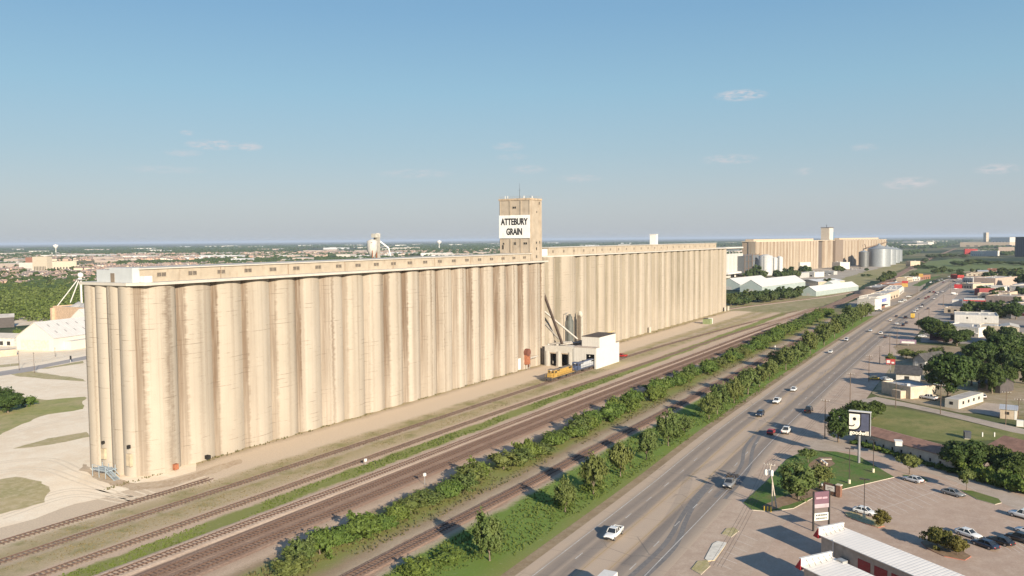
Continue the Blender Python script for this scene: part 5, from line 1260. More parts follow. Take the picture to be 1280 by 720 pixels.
bldg('carport', 'white roofed carport sheltering the red suv', 'carport', (1208, 467), (1230, 470), 6, 2.6, 'dark', 'metal', 'gable_x', [], rise=.5, over=.6)
bldg('house', 'low house in the shade right of the mobile home', 'house', (1222, 488), (1250, 492), 10, 3.0, 'dark', 'dark', 'gable_x', wins('F', 2, 1, 2.2), rise=1.8)
o = bldg('storage_trailer', 'dark maroon trailer with a grey top under the roadside trees', 'trailer', (1162, 425), (1186, 427), 4.5, 3.8, M('dark_maroon_trailer', (.06, .03, .035)), 'silver', 'flat', [('side_door', 'F', .7, .85, .4, 3, blk)], parapet=.05)
bldg('store', 'long white store front behind the roadside trees', 'store', (1176, 418), (1223, 422), 22, 5.0, 'white', 'grey', 'flat', [('sign_panel', 'F', .35, .9, 2.6, 4.8, M('beige_sign_panel', (.62, .57, .48))), ('awning', 'F', .02, .98, 2.2, 2.5, white_paint, 1.5)]+wins('F', 8, .3, 2))
bldg('store', 'white upper hall rising behind the long white store front', 'store', (1193, 409), (1248, 411), 26, 7.4, M_ribbed('white_hall_siding', (.52, .505, .475), .8, 0), 'white', 'flat', wins('F', 2, 5.6, 6.6, frac=.1))
bldg('store', 'cream walled shop with a deep shadowed porch right of the white store', 'store', (1220, 419), (1250, 421), 16, 5.4, 'cream', 'white', 'flat', [('porch', 'F', .6, 1, 0, 3.2, dark_open)]+wins('F', 3, 1, 2.4, .05, .55))  # the porch is a flat dark panel, its deep shade only colour
bldg('store', 'white box building beside the cream walled shop', 'store', (1251, 421), (1274, 422), 16, 5.6, 'cream', 'white', 'gable_y', [('door', 'F', .35, .6, 0, 3, white_paint)], rise=1.0)
bldg('store', 'pale roofed building cut by the right edge', 'store', (1262, 430), (1300, 433), 18, 4.2, 'cream', 'white', 'flat', [('vent', 'F', .1, .16, 3, 4, dark_open)])
# gas station
o = thing('gas_station', 'gas station canopy with a red fascia and white roof', 'gas station', (*G(1204, 384), 0), rad(-88))
MB().box(0, 15.5, 0, 22, 5.0, 5.9).build('fascia', WALLS['red'], o)
r = MB().box(.35, 15.1, .35, 21.6, 5.9, 6.02); r.build('roof', M_ribbed('canopy_roof', (.62, .60, .52), 1.6, 0, .5, .08, .2), o)
for x in (2.5, 13): 
    for y in (4, 18): MB().box(x-.35, x+.35, y-.35, y+.35, 0, 5).build('column', WALLS['red'] if x > 5 else white_paint, o)
for y in (4, 18):
    MB().box(5.8, 6.6, y-1, y+1, .15, 2.1).build('fuel_pump', M('pump_red', (.35, .04, .04)), o)
MB().box(-8, -.8, 12, 26, 0, 4.6).build('shop_wall', WALLS['white'], o)
TOWN = [('store', 'large tan store with a white parapet near the highway bend', (1217, 358), (1244, 359), 60, 9.5, 'pink', 'white'), ('store', 'white roofed low store right behind the gas station', (1222, 366), (1255, 367), 30, 6, 'white', 'white'),
 ('store', 'wide brown store front right of the gas station', (1232, 379), (1268, 381), 30, 6.2, 'pink', 'tan'), ('store', 'tan flat building with a red base at the right', (1253, 393), (1292, 396), 34, 7.2, 'tan', 'tan'),
 ('shop', 'maroon walled shop beyond the gas station', (1218, 369), (1224, 369.5), 18, 6, 'maroon', 'grey'), ('store', 'red roofed fast food shop near the highway bend', (1197, 349), (1205, 349), 26, 5, 'red', ROOFS['red']),
 ('store', 'dark roofed long shop left of the large tan store', (1203, 353), (1216, 354), 40, 5.5, 'grey', 'grey'), ('store', 'grey roofed shop below the dark roofed long shop', (1200, 360), (1216, 361), 30, 5, 'tan', 'grey'),
 ('store', 'pale green lean-to store by the dumpster lot', (1180, 391), (1216, 393), 12, 3.4, 'tan', 'tan'), ('shop', 'dark flat kiosk at the dumpster lot', (1188, 400), (1208, 402), 16, 3.4, 'dark', 'grey'),
 ('store', 'pale building with pilasters at the right edge beyond the trees', (1262, 366), (1300, 368), 40, 7, 'white', 'tan'), ('shop', 'low brown roofed shop right of the maroon shop', (1238, 372), (1262, 373), 22, 5, 'tan', 'red'),
 ('house', 'grey gabled house between the dark trees at upper right', (1252, 352), (1270, 353), 30, 6, 'grey', 'silver'), ('store', 'white topped store beside the large tan store', (1225, 349), (1243, 349.5), 30, 6, 'tan', 'white')]
for nm, lb, a, b, d, h, w, r in TOWN:
    bldg(nm, lb, 'building', a, b, d, h, w, r, 'flat', wins('F', 4, .5, 2.8)+([('base_band', 'F', 0, 1, 0, 1.6, WALLS['maroon'], .2)] if 'red base' in lb else []))
tr_ = random.Random(12)
SPOTS = [(1246, 343), (1262, 344), (1276, 343), (1234, 339), (1254, 340), (1270, 362), (1284, 372), (1244, 364), (1256, 386), (1276, 382), (1266, 388), (1246, 390), (1282, 410), (1284, 440), (1244, 375), (1222, 373), (1208, 345), (1214, 345), (1222, 343), (1212, 395), (1226, 397), (1290, 384)]
for i, (px, py) in enumerate(SPOTS):
    x, y = G(px, py); wd_ = tr_.uniform(11, 22); a_ = tr_.uniform(-.25, .25)
    c_, s_ = math.cos(a_-math.pi/2), math.sin(a_-math.pi/2)
    bldg('small_building', 'small low building in the crowded town blocks right of the highway', 'building', (x, y), (x+c_*wd_, y+s_*wd_), tr_.uniform(9, 16), tr_.uniform(3.2, 5), tr_.choice(['white', 'tan', 'cream', 'brick', 'grey', 'pink']), tr_.choice(['white', 'grey', 'tan', 'dark', 'red', 'silver']), tr_.choice(['flat', 'gable_x', 'gable_y']), wins('F', 3, 1, 2.4)+[('door', 'F', .46, .54, 0, 2.2, WALLS['brick'])], px=False, group='small buildings of the town blocks')
# west side of the highway
wb = bldg('store', 'white block with a brick base left of the highway beside the shrub row end', 'store', (688, 91), (684, 78), 12, 8.6, 'white', 'tan', 'flat', [('brick_base', 'F', .05, .9, 0, 2.2, WALLS['brick'])], px=False)
w2 = bldg('store', 'white store wing with a blue sign and dark canopy facing the highway', 'store', (697, 78.4), (738, 72.5), 13, 9.6, 'white', 'tan', 'flat', [('sign_panel', 'F', .2, .72, 4.6, 7.4, M('sign_blue', (.16, .19, .42))), ('canopy', 'F', .05, .45, 2.8, 3.3, blk, 4.), ('brick_front', 'F', .02, .6, 0, 2.7, WALLS['brick'])], px=False)
WESTS = [('shop', 'flat grey roofed shops in the row beyond the white store', (1108, 376), (1124, 371), 13, 6, 'tan', 'grey'), ('shop', 'white fronted shop at the end of the row with a tented roof', (1122, 371), (1130, 365), 13, 6.4, 'white', 'white'),
  ('shop', 'low brick cafe beside the red and yellow sign', (1117, 361), (1131, 358), 13, 5, 'brick', 'grey'), ('shop', 'dark shed behind the grey roofed shops', (1098, 366), (1112, 362), 13, 5, 'dark', 'grey'), ('shop', 'brown roofed shop by the green verge near the bend', (1150, 349.5), (1163, 348.5), 13, 5, 'brick', 'red'), ('shop', 'small white shop beside the brown roofed one near the bend', (1140, 351.5), (1150, 350.5), 13, 4.5, 'white', 'dark'), ('shop', 'yellow topped food shop in the far row', (1134, 353), (1141, 352), 13, 5, 'tan', M('yellow_roof', (.55, .40, .10)))]
for nm, lb, a, b, d, h, w, r in WESTS: bldg(nm, lb, 'shop', a, b, d, h, w, r, 'flat', wins('F', 4, .5, 2.6))
sheet('verge', [(1140, 357), (1150, 352), (1166, 346), (1178, 344.5), (1166, 349), (1150, 358)], .04, lawn, 0, 6, px=True)
mb = MB(); rr = np.random.RandomState(3); n = 22; vs = []
for k, (r_, z) in enumerate([(1, 0), (.78, .4), (.5, .78), (.22, 1), (.02, 1.04)]):
    for i in range(n):
        a = 6.283*i/n; q = r_*(1+.16*math.sin(3*a+k)+rr.uniform(-.05, .05)); vs.append((q*22*math.cos(a), q*13*math.sin(a), z*4.2*(1+rr.uniform(-.06, .06))))
mb.add(vs, [(k*n+i, k*n+(i+1) % n, (k+1)*n+(i+1) % n, (k+1)*n+i) for k in range(4) for i in range(n)], 0, True)
tag(mb.build('dirt_mound', M_patch('reddish_dirt', [(.33, .23, .165), (.28, .195, .14), (.38, .28, .2)], (.05, .4), bump=.4), None, (*G(1084, 367), 0), .4), 'low reddish dirt mound between the tracks and the white store', 'dirt mound')
# ------------------------------------------------------------------ signs, poles and lamps
wood = M('pole_wood', (.13, .095, .07), var=.25, scale=2.); pale_wood = M('pale_pole_wood', (.42, .37, .31), var=.2, scale=2.)
def pole(label, px, py, top, mat=wood, lean=0., arms=1, lamp=False, cans=0, near=True, r=.15):
    x, y = G(px, py); h = (py-top)/ppm(x, y)*1.02; o = thing('utility_pole', label, 'utility pole', (x, y, 0), rad(-2))
    tx, ty = 0, -lean*h
    MB().cyl((0, 0, -.1), (tx, ty, h), r, r*.62, 8).build('pole', mat, o)
    for k in range(arms): MB().bar((tx, ty-1.2, h-.5-k*1.1), (tx, ty+1.2, h-.5-k*1.1), .12, .14).build('crossarm', mat, o)
    if arms:
        ins = MB()
        for dy in (-1.1, -.4, .4, 1.1): ins.cyl((tx, ty+dy, h-.45), (tx, ty+dy, h-.15), .07, n=6)
        ins.build('insulators', white_paint, o)
    for k in range(cans):
        a = (-.62, .62, 0)[k]; MB().lathe([(.3, 0), (.33, .1), (.33, 1.0), (.25, 1.15), (.06, 1.25)], 12, (tx-.35+(.5 if k == 2 else 0), ty+a, h-2.6)).build('transformer', M('transformer_grey_white', (.62, .62, .60), rough=.4), o)
    if lamp: MB().bar((tx, ty, h-.3), (tx, ty+1.8, h-.1), .1).box(tx-.15, tx+.15, ty+1.5, ty+2.2, h-.15, h).build('lamp_arm', galv, o)
    return o
tp = pole('leaning pale utility pole with white transformer cans', 971, 636, 579, pale_wood, -.17, 1, cans=3, r=.17)
sp = pole('short pale stub pole beside the transformer pole', 965, 637, 599, pale_wood, 0, 0)
for (px, py, top, lb, am, lm) in [(1031, 548, 499, 'dark utility pole beside the highway left of the face sign trees', 1, False), (1062.5, 508, 466, 'dark utility pole at the corner of the side street and highway', 1, False),
  (1119.5, 510, 478, 'dark thin pole before the flat tan shop', 0, True), (1175.5, 518, 480, 'dark pole on the side street before the mobile home', 1, True), (1257, 531, 489, 'dark pole on the side street before the small hut', 1, False),
  (1086, 477, 444, 'utility pole left of the yellow car', 2, False), (1099.5, 455, 432, 'slim utility pole between the highway and the red sign', 1, False), (1112, 443, 418, 'dark utility pole with a lamp at the bare dirt drive', 1, True),
  (1121, 434, 411, 'utility pole above the purple roadside sign', 1, False), (1148, 411, 391, 'utility pole at the left edge of the roadside tree clump', 1, False), (1179, 384, 368, 'roadside utility pole at the dumpster lot', 1, False),
  (1188, 366, 352, 'roadside utility pole opposite the cluster of cars', 1, False), (1186, 360, 346, 'roadside utility pole before the red roofed food shop', 1, False), (1147, 368, 352, 'pale pole left of the highway near the red and yellow sign', 1, False), (1145, 372, 354, 'second pale pole left of the highway near the red and yellow sign', 1, False),
  (1161, 404, 386, 'thin pole behind the roadside clump of trees', 1, False), (879, 462, 440, 'grey pole on the grass strip among the highway trees', 0, False), (967, 460, 440, 'thin pole between the lone track and the highway tree row', 0, False), (1273, 523, 498, 'dark pole by the right edge above the small hut', 1, False), (1267, 340, 328, 'white flag mast far behind the town', 0, False)]:
    pole(lb, px, py, top, wood, 0, am, lm)
def wires(label, a, b, n, sag=1.0):
    mb = MB()
    for k in range(n):
        A = Vector(a)+Vector((0, (k-(n-1)/2)*.6, 0)); B = Vector(b)+Vector((0, (k-(n-1)/2)*.6, 0)); p = None
        for i in range(13):
            t_ = i/12; q = A.lerp(B, t_); q.z -= sag*4*t_*(1-t_)
            if p is not None: mb.cyl(tuple(p), tuple(q), .022, n=4, caps=False)
            p = q
    tag(mb.build('power_lines', blk), label, 'power lines')
P1 = Vector(tp.location)+Vector((0, 1.6, 9.6)); P2 = Vector((*G(1031, 548), 9.0)); P3 = Vector((*G(1062.5, 508), 9.4)); P4 = Vector((*G(1086, 477), 8.6))
wires('overhead lines from the transformer pole to the next pole up the highway', P1, P2, 3); wires('overhead lines between the face sign trees pole and the side street corner pole', P2, P3, 3); wires('overhead lines between the corner pole and the pole by the yellow car', P3, P4, 3)
wires('overhead lines dropping from the transformer pole to the lower left', P1, (118, 34.6, 8.5), 4)
PL = [P4]+[Vector((*G(px, py), (py-tp_)/ppm(*G(px, py))-.4)) for px, py, tp_ in [(1112, 443, 418), (1121, 434, 411), (1148, 411, 391), (1179, 384, 368), (1188, 366, 352)]]
for i in range(5): wires(['overhead lines from the yellow car pole to the lamp pole', 'overhead lines from the lamp pole to the purple sign pole', 'overhead lines from the purple sign pole to the roadside trees', 'overhead lines from the roadside trees to the dumpster lot', 'overhead lines from the dumpster lot to the far cluster of cars'][i], PL[i], PL[i+1], 3, 1.2)
for i, (px, py) in enumerate([(957, 638), (960.5, 637.5), (963.5, 637)]):
    pass
o = thing('bollard_group', 'short yellow bollards at the foot of the transformer pole', 'bollards', (*G(960, 639), 0))
D.objects.remove(o)
for i, (px, py) in enumerate([(955.5, 639), (959.5, 639.5), (963.5, 640)]):
    o = thing('bollard', ['leftmost of three yellow bollards by the transformer pole', 'middle of three yellow bollards by the transformer pole', 'rightmost of three yellow bollards by the transformer pole'][i], 'bollard', (*G(px, py), 0), 0, 'yellow bollards')
    MB().lathe([(.16, 0), (.16, 1.05), (.1, 1.15), (.02, 1.18)], 10).build('post', M('bollard_yellow', (.70, .46, .06)), o)
def lamp(label, px, py, top, two=True):
    x, y = G(px, py); h = (py-top)/ppm(x, y); o = thing('parking_lamp', label, 'lamp post', (x, y, .14))
    MB().cyl((0, 0, 0), (0, 0, .9), .32, .3, 12).build('base', M('pale_yellow_base', (.62, .56, .40)), o)
    MB().cyl((0, 0, .9), (0, 0, h), .09, .07, 8).build('pole', M('bronze_pole', (.05, .04, .035), rough=.5), o)
    MB().box(-.25, .25, -.95, -.15, h-.1, h+.08).box(-.25, .25, .15, .95, h-.1, h+.08).bar((0, -.2, h), (0, .2, h), .08).build('lamp_head', M('bronze_pole', (0, 0, 0)), o)
lamp('parking lot lamp post on the red-curbed island beside the white sedan', 1080, 649, 598); lamp('lamp post on the lawn near the brick monument sign', 1061.5, 605, 560); lamp('lamp post at the lawn edge right of the face sign', 1091.5, 591, 549)
# face sign on a tall pole (reads goodwill)
gx, gy = G(1073.5, 579); s = ppm(gx, gy)
o = thing('pylon_sign', 'tall pole sign with a dark blue panel, smiling half face and white lettering', 'pole sign', (gx, gy, 0), rad(-2))
SWd = 5.0; zb, zt = 7.0, 13.0
MB().cyl((0, 0, 0), (0, 0, zb), .34, .3, 14).build('pole', M('sign_pole_grey', (.22, .22, .23), rough=.5), o)
bx = MB().box(0, 1.3, -SWd/2, SWd/2, zb, zt).build('sign_box', M('sign_box_edge', (.30, .31, .32), rough=.5), o)
MB().box(-.05, -.001, -SWd/2+.02, SWd/2-.02, zb+.02, zt-.02).build('sign_face', M('sign_black', (.012, .012, .015), rough=.5), bx)
MB().box(-.1, 1.4, -SWd/2-.1, SWd/2+.1, zt, zt+.14).build('sign_cap', white_paint, bx)
MB().box(-.08, -.051, -SWd/2+.3, SWd/2-.22, zb+1.25, zt-.35).build('blue_panel', M('sign_slate_blue', (.085, .092, .14), rough=.5), bx)
cream = M('sign_cream', (.82, .77, .66), rough=.5)
def yz_plate(mb, poly, x0, x1):          # poly in (right, up) seen from -X; right = -Y
    n = len(poly); vs = [(x0, -u, v) for u, v in poly]+[(x1, -u, v) for u, v in poly]
    mb.add(vs, [tuple(range(n))[::-1], tuple(range(n, 2*n))]+[(i, (i+1) % n, n+(i+1) % n, n+i) for i in range(n)])
fl, fr_, ft, fb_ = -SWd/2+.06, .12, zt-.55, zb+1.55
bd = MB(); r_ = 1.55
def face_poly(l, r, tp_, bt, rr): return [(l, tp_), (l, bt)]+[(r-rr+rr*math.sin(rad(a)), bt+rr-rr*math.cos(rad(a))) for a in range(0, 91, 10)]+[(r, tp_)]
yz_plate(bd, face_poly(fl, fr_+.28, ft+.28, fb_-.28, r_+.25), -.11, -.081); bd.build('emblem_border', M('sign_black', (0, 0, 0)), bx)
fa = MB(); yz_plate(fa, face_poly(fl+.02, fr_, ft, fb_, r_), -.14, -.111); fa.build('emblem_face', cream, bx)
eye = MB(); yz_plate(eye, [(-1.15+.42*math.cos(rad(a)), ft-1.25+.42*math.sin(rad(a))) for a in range(0, 360, 20)], -.17, -.141)
yz_plate(eye, [(fl+.02, fb_+1.02), (-1.9, fb_+.94), (-1.5, fb_+1.0), (-1.15, fb_+1.3), (-1.02, fb_+1.22), (-1.35, fb_+.78), (-1.8, fb_+.66), (fl+.02, fb_+.72)][::-1], -.17, -.141)
eye.build('emblem_eye_and_smile', M('sign_black', (0, 0, 0)), bx)
lettering('lettering', [('goodwill', 1.42, 0, 0, .93)], bx, (-.09, 0, zb+.72), (rad(90), 0, rad(-90)), cream, .04, .035)
# purple and white storage sign on two posts
a, b = G(1016.5, 664), G(1036, 662); L, rz = local(a, b)
o = thing('roadside_sign', 'two-post sign with a faded purple panel above a small white letter board', 'sign', (*a, 0), rz)
for x in (0, L): MB().box(x-.14, x+.14, -.14, .14, 0, 7.8).build('post', blk, o)
sg = MB().box(.12, L-.12, -.12, .12, 4.5, 7.7).build('sign_panel', M('faded_purple', (.14, .075, .10), rough=.6, var=.08), o)
MB().box(.16, L-.16, -.15, -.121, 4.55, 5.3).build('lower_band', M('pale_mauve', (.36, .30, .32)), sg)
MB().box(.45, L*.5, -.15, -.121, 6.3, 6.7).box(L*.54, L-.5, -.15, -.121, 6.3, 6.65).build('faded_letters', M('pale_pink', (.40, .27, .31)), sg)
lb_ = MB().box(.2, L-.2, -.08, .08, 2.0, 3.5).build('letter_board', M('letter_board_white', (.62, .64, .58)), o)
bars = MB(); rr = random.Random(4)
for row in range(2):
    x = .5
    while x < L-.8: w = rr.uniform(.2, .5); bars.box(x, x+w*.7, -.11, -.081, 2.25+row*.65, 2.6+row*.65); x += w
bars.build('changeable_letters', M('letter_grey', (.10, .10, .10)), lb_)
# brick monument sign
a, b = G(1030, 617), G(1051, 622); L, rz = local(a, b)
o = thing('monument_sign', 'low brown monument sign with a white panel and one brick pillar', 'sign', (*a, .15), rz)
MB().box(0, L-.9, -.3, .3, .1, 2.4).build('sign_body', M('dark_brown_sign', (.12, .07, .05)), o)
sp_ = MB().box(.5, L-1.2, -.36, -.301, .9, 2.1).build('sign_panel', white_paint, o)
br = MB().box(L-.9, L+.05, -.48, .48, 0, 2.5).build('pillar', M('dark_brick', (.19, .10, .07), var=.25, scale=2.), o); MB().box(L-1.0, L+.15, -.55, .55, 2.5, 2.68).build('pillar_cap', M('cap_stone', (.55, .48, .38)), br)
MB().box(.9, L-1.7, -.375, -.361, 1.55, 1.7).box(.9, L-2.2, -.375, -.361, 1.2, 1.32).build('print_lines', M('print_grey', (.25, .22, .22)), sp_)
MB().lathe([(.3, 0), (.35, .3), (.1, .6)], 10, (-.4, 0, 1.6)).build('globe_lamp', white_paint, o)
# small red and white sign, purple roadside banner sign, red-yellow food sign
def post_sign(name, label, px, py, w, z0, z1, mat, extra=None, posts=1):
    x, y = G(px, py); o = thing(name, label, 'sign', (x, y, 0), rad(-88))
    for k in range(posts): X_ = 0 if posts == 1 else (-w*.4 if k == 0 else w*.4); MB().cyl((X_, 0, 0), (X_, 0, z0), .12, n=6).build('post', steel_grey, o)
    pn = MB().box(-w/2, w/2, -.15, .15, z0, z1).build('sign_panel', mat, o)
    if extra: extra(pn, w, z0, z1)
    return o
def ex1(pn, w, z0, z1): 
    MB().box(-w*.42, -w*.05, -.19, -.151, z0+.5, z1-.5).box(w*.1, w*.4, -.19, -.151, z0+.4, z0+1.1).build('white_marks', white_paint, pn)
post_sign('roadside_sign', 'small red and white sign on a post beside the yellow car', 1113, 468, 3.4, 4.2, 6.4, M('sign_red', (.36, .05, .05)), ex1)
post_sign('roadside_sign', 'low purple and white banner sign under the brownish tree', 1135, 432.5, 7.6, 1.2, 3.4, M('sign_mauve', (.24, .17, .225)), lambda pn, w, a, b: MB().box(-w*.4, w*.4, -.19, -.151, a+.2, b-1.0).build('white_band', white_paint, pn))
post_sign('roadside_sign', 'tall red and yellow food sign left of the highway', 1131, 366, 5.5, 6, 12, M('sign_yellow', (.45, .29, .08)), lambda pn, w, a, b: MB().box(-w/2-.05, w/2+.05, -.2, .2, a+3.6, b+.05).build('red_band', M('sign_red', (0, 0, 0)), pn))
post_sign('roadside_sign', 'bright red square sign panel beside the gas station', 1197.5, 366, 7, 4.4, 8.4, M('sign_bright_red', (.36, .03, .035)))
post_sign('roadside_sign', 'small yellow sign by the far food shop row', 1151, 351, 5, 5, 9, M('sign_yellow', (0, 0, 0)))
# lawn kit: white wheel stops, small white signs, dumpster, field posts
for i, (px, py, lb) in enumerate([(1157, 559, 'white marker post at the left of the mown field'), (1213, 551, 'white marker post at the middle of the mown field'), (1243, 549, 'white marker post right of the dark box in the mown field'), (1228, 549, 'white marker post beside the drive by the dark box')]):
    o = thing('marker_post', lb, 'post', (*G(px, py-3), 0)); MB().lathe([(.16, 0), (.16, 1.2), (.05, 1.3)], 8).build('post', white_paint, o)
o = thing('utility_box', 'dark grey utility box standing in the mown field', 'utility box', (*G(1209, 548), 0), .2)
MB().box(-1.1, 1.1, -.8, .8, .15, 1.9).build('box', M('dark_box', (.07, .075, .085)), o); MB().box(-1.2, 1.2, -.9, .9, 0, .15).build('base', M('cap_stone', (0, 0, 0)), o); MB().box(-1.15, 1.15, -.85, .85, 1.9, 2.0).build('lid', M('dark_lid', (.1, .1, .11)), o)
o = thing('utility_cabinet', 'white utility cabinet at the right end of the side street', 'cabinet', (*G(1275, 533), 0)); MB().box(-.6, .6, -.9, .9, .1, 1.9).build('box', white_paint, o); MB().box(-.7, .7, -1, 1, 0, .1).build('base', M('cap_stone', (0, 0, 0)), o)
o = thing('lawn_bench', 'white angled bench frame on the bare patch of the lawn', 'bench', (*G(1030, 580), .15), .5)
MB().box(-2.2, 2.2, -.2, .2, .5, .62).build('seat', white_paint, o); MB().box(1.8, 2.2, -2.6, -.2, .5, .62).build('side_seat', M('cap_stone', (0, 0, 0)), o)
for x in (-2, 0, 2): MB().box(x-.1, x+.1, -.15, .15, 0, .5).build('leg', M('cap_stone', (0, 0, 0)), o)
# ------------------------------------------------------------------ industry west and north of the elevators
def P3(px, py, Y): x, z = onY(px, py, Y); return x, z
# white gabled warehouse on the left
cw = M_ribbed('cream_metal_siding', (.56, .53, .475), 1.5, 0, .6, .04, .05)
b = bldg('warehouse', 'cream white gabled metal warehouse at the left beside the caliche yard', 'warehouse', (21, 437), (68, 439), 62, 7.0, cw, M_ribbed('white_metal_roof', (.60, .575, .535), 1.6, 1, .5, .07, .12), 'gable_y', [('big_door', 'F', .12, .86, 0, 5.6, M('cream_big_door', (.58, .52, .41))), ('lean_to', 'R', .1, .6, 0, 4.6, cw, 5.)], rise=8.0, over=.5)
rl_ = [c for c in b.children if c.name.startswith('roof')][0]; L_ = local(G(21, 437), G(68, 439))[0]; sk = MB()
for i in range(9):
    for u in (.28, .66):
        x_ = L_/2+(L_/2+.5)*u; z_ = 7.+8.-(8/(L_/2))*(x_-L_/2)+.2; y_ = 5+i*6.2
        sk.add([(x_-.9, y_, z_+.9*8/(L_/2)), (x_+.9, y_, z_-.9*8/(L_/2)), (x_+.9, y_+.8, z_-.9*8/(L_/2)), (x_-.9, y_+.8, z_+.9*8/(L_/2))], [(0, 1, 2, 3)])
sk.build('skylights', M('skylight_grey', (.30, .29, .28)), rl_)
b2 = bldg('warehouse', 'taller white warehouse roof rising behind the gabled one', 'warehouse', (82, 424), (118, 425), 40, 9, cw, M_ribbed('white_metal_roof', (0, 0, 0)), 'gable_y', [('door', 'F', .3, .6, 0, 5, white_paint)], rise=9.)
x, y = G(67, 408)
o = bldg('flat_storage', 'tan concrete flat storage with a gravel pile on top behind the warehouses', 'storage building', (67, 408), (118, 412), 40, 13.5, M('flat_store_tan', (.50, .36, .25), dirt=(.36, .26, .18)), 'tan', 'flat', [('buttress', 'F', .0, .04, 0, 13, M('flat_store_tan', (0, 0, 0)), 2.)], parapet=.6)
gl = local(G(67, 408), G(118, 412))[0]
mb = MB(); rr = np.random.RandomState(9)
for cx, cy, h in ((14, 10, 3.5), (21, 12, 4.2), (28, 9, 3.2)):
    n = 12; mb.add([(cx+6*math.cos(6.283*i/n)*(1+rr.uniform(-.1, .1)), cy+6*math.sin(6.283*i/n), 13.6) for i in range(n)]+[(cx, cy, 13.6+h)], [(i, (i+1) % n, n) for i in range(n)], 0, True)
mb.build('gravel_pile', M('pile_grey', (.42, .40, .37), var=.2), o)
# bucket leg with two spouts over it
lx, ly = G(103, 404.5); s = ppm(lx, ly); o = thing('bucket_leg', 'slim white bucket elevator leg with two long sloping spouts left of the near elevator', 'bucket elevator', (lx, ly, 0))
zt = 57-(345-304)/s
MB().box(-.5, .5, -.5, .5, 0, zt).build('leg_casing', white_paint, o); MB().lathe([(1.6, -.5), (2.0, .8), (1.4, 2.2), (.2, 2.6)], 12, (0, 0, zt)).build('head', white_paint, o); MB().box(-2.2, 2.2, -2.2, 2.2, zt-2.6, zt-2.2).build('platform', steel_grey, o)
for (px, py) in ((72, 383), (89, 378)):
    yy, zz = ly+ (103-px)/s*.87, 57-(py-304)/s
    MB().bar((0, 0, zt), (-(103-px)/s*.5, (103-px)/s*.87, zz), .55).build('spout', white_paint, o)
for i, (a, b_, d, h, lb) in enumerate([((-14, 432), (18, 433), 12, 4.5, 'low white shed at the left edge beside the round bush'), ((-20, 411), (18, 409), 10, 7, 'row of dark grey round-topped tarps at the left edge'), ((-4, 446), (21, 444), 5, 3, 'rusty pallet rack wall at the left edge before the warehouse')]):
    bldg(['shed', 'covered_pile', 'rack_wall'][i], lb, ['shed', 'covered pile', 'rack'][i], a, b_, d, h, ['white', 'dark', 'tan'][i], ['white', 'grey', 'tan'][i], 'gable_x' if i < 2 else 'flat', wins('F', 3, .5, h*.6) if i == 0 else [], rise=2, parapet=0)
for px, py, top, lb in [(24, 463, 438, 'thin leaning pole beside the grey yard road, left of two'), (43, 466, 440, 'thin leaning pole beside the grey yard road, right of two'), (69, 446, 434, 'thin pole before the cream warehouse')]:
    x, y = G(px, py); h = (py-top)/ppm(x, y); o = thing('yard_pole', lb, 'pole', (x, y, 0)); MB().cyl((0, 0, 0), (0, 0, h), .12, .08, 6).bar((0, -.9, h-.4), (0, .9, h-.4), .1).build('pole', wood, o)
    MB().bar((0, 0, h*.55), (0, -h*.22, 0), .06).build('stay', steel_grey, o)
x, y = G(88.5, 453); o = thing('road_sign', 'small black and white post sign beside the yard road', 'sign', (x, y, 0)); MB().cyl((0, 0, 0), (0, 0, 1.4), .1, n=6).build('post', white_paint, o); MB().box(-.12, .12, -.6, .6, 1.3, 3.2).build('panel', blk, o)
# fence beside the yard road
fx = [G(px, py) for px, py in ((-10, 462), (24, 457), (53, 452), (80, 447), (104, 443))]
o = thing('chain_link_fence', 'long thin chain-link fence along the far side of the yard road', 'fence', (*fx[0], 0)); mb = MB(); rl = MB()
for a, b_ in zip(fx, fx[1:]):
    A, B = Vector((*a, 0))-Vector((*fx[0], 0)), Vector((*b_, 0))-Vector((*fx[0], 0)); n = int((B-A).length/4)
    for i in range(0, n, 2): q = A.lerp(B, i/n); MB().cyl(tuple(q), (q.x, q.y, 2.), .05, n=5).build('post', galv, o)
    for z in (.15, 1.0, 1.95): rl.bar((A.x, A.y, z), (B.x, B.y, z), .04)
rl.build('rails', galv, o)
# tower mill behind the near elevator
X0, Z0 = onY(470, 292, 232); s = ppm(X0, 232)
o = thing('feed_tower', 'white mill tower with round hopper and chute rising behind the near elevator roof', 'mill tower', (X0, 232, 0)); u = 1/s
MB().box(-1*u, 4*u, -3*u, 3*u, 0, Z0-4*u).build('tower_wall', M('tower_grey_steel', (.33, .31, .27), dirt=(.2, .17, .13)), o)
MB().lathe([(2.5*u, 0), (6.5*u, 8*u), (6.5*u, 20*u), (1*u, 22*u)], 16, (-5.5*u, 2*u, Z0-29*u)).build('hopper', M('dull_hopper_white', (.45, .435, .40), dirt=(.3, .27, .22)), o)
MB().box(-5*u, 4*u, -3.5*u, 3.5*u, Z0-5*u, Z0).build('head_house', M('off_white_steel', (.42, .40, .35)), o)
MB().cyl((3*u, 0, Z0-4*u), (3*u, 0, Z0+.5*u), 3.2*u, 2.4*u, 12).build('head', M('dull_hopper_white', (0, 0, 0)), o)
MB().bar((4*u, 0, Z0-8*u), (14*u, -8*u, Z0-18*u), 1.6*u).bar((14*u, -8*u, Z0-18*u), (16*u, -9*u, Z0-28*u), 1.6*u).build('chute', white_paint, o)
f = MB()
for dx in (-10*u, -2*u): f.bar((dx, -2*u, 0), (dx, -2*u, Z0-20*u), .8*u)
f.bar((-12*u, -2*u, Z0-11*u), (2*u, -2*u, Z0-11*u), .5*u); f.build('support_frame', rust, o)
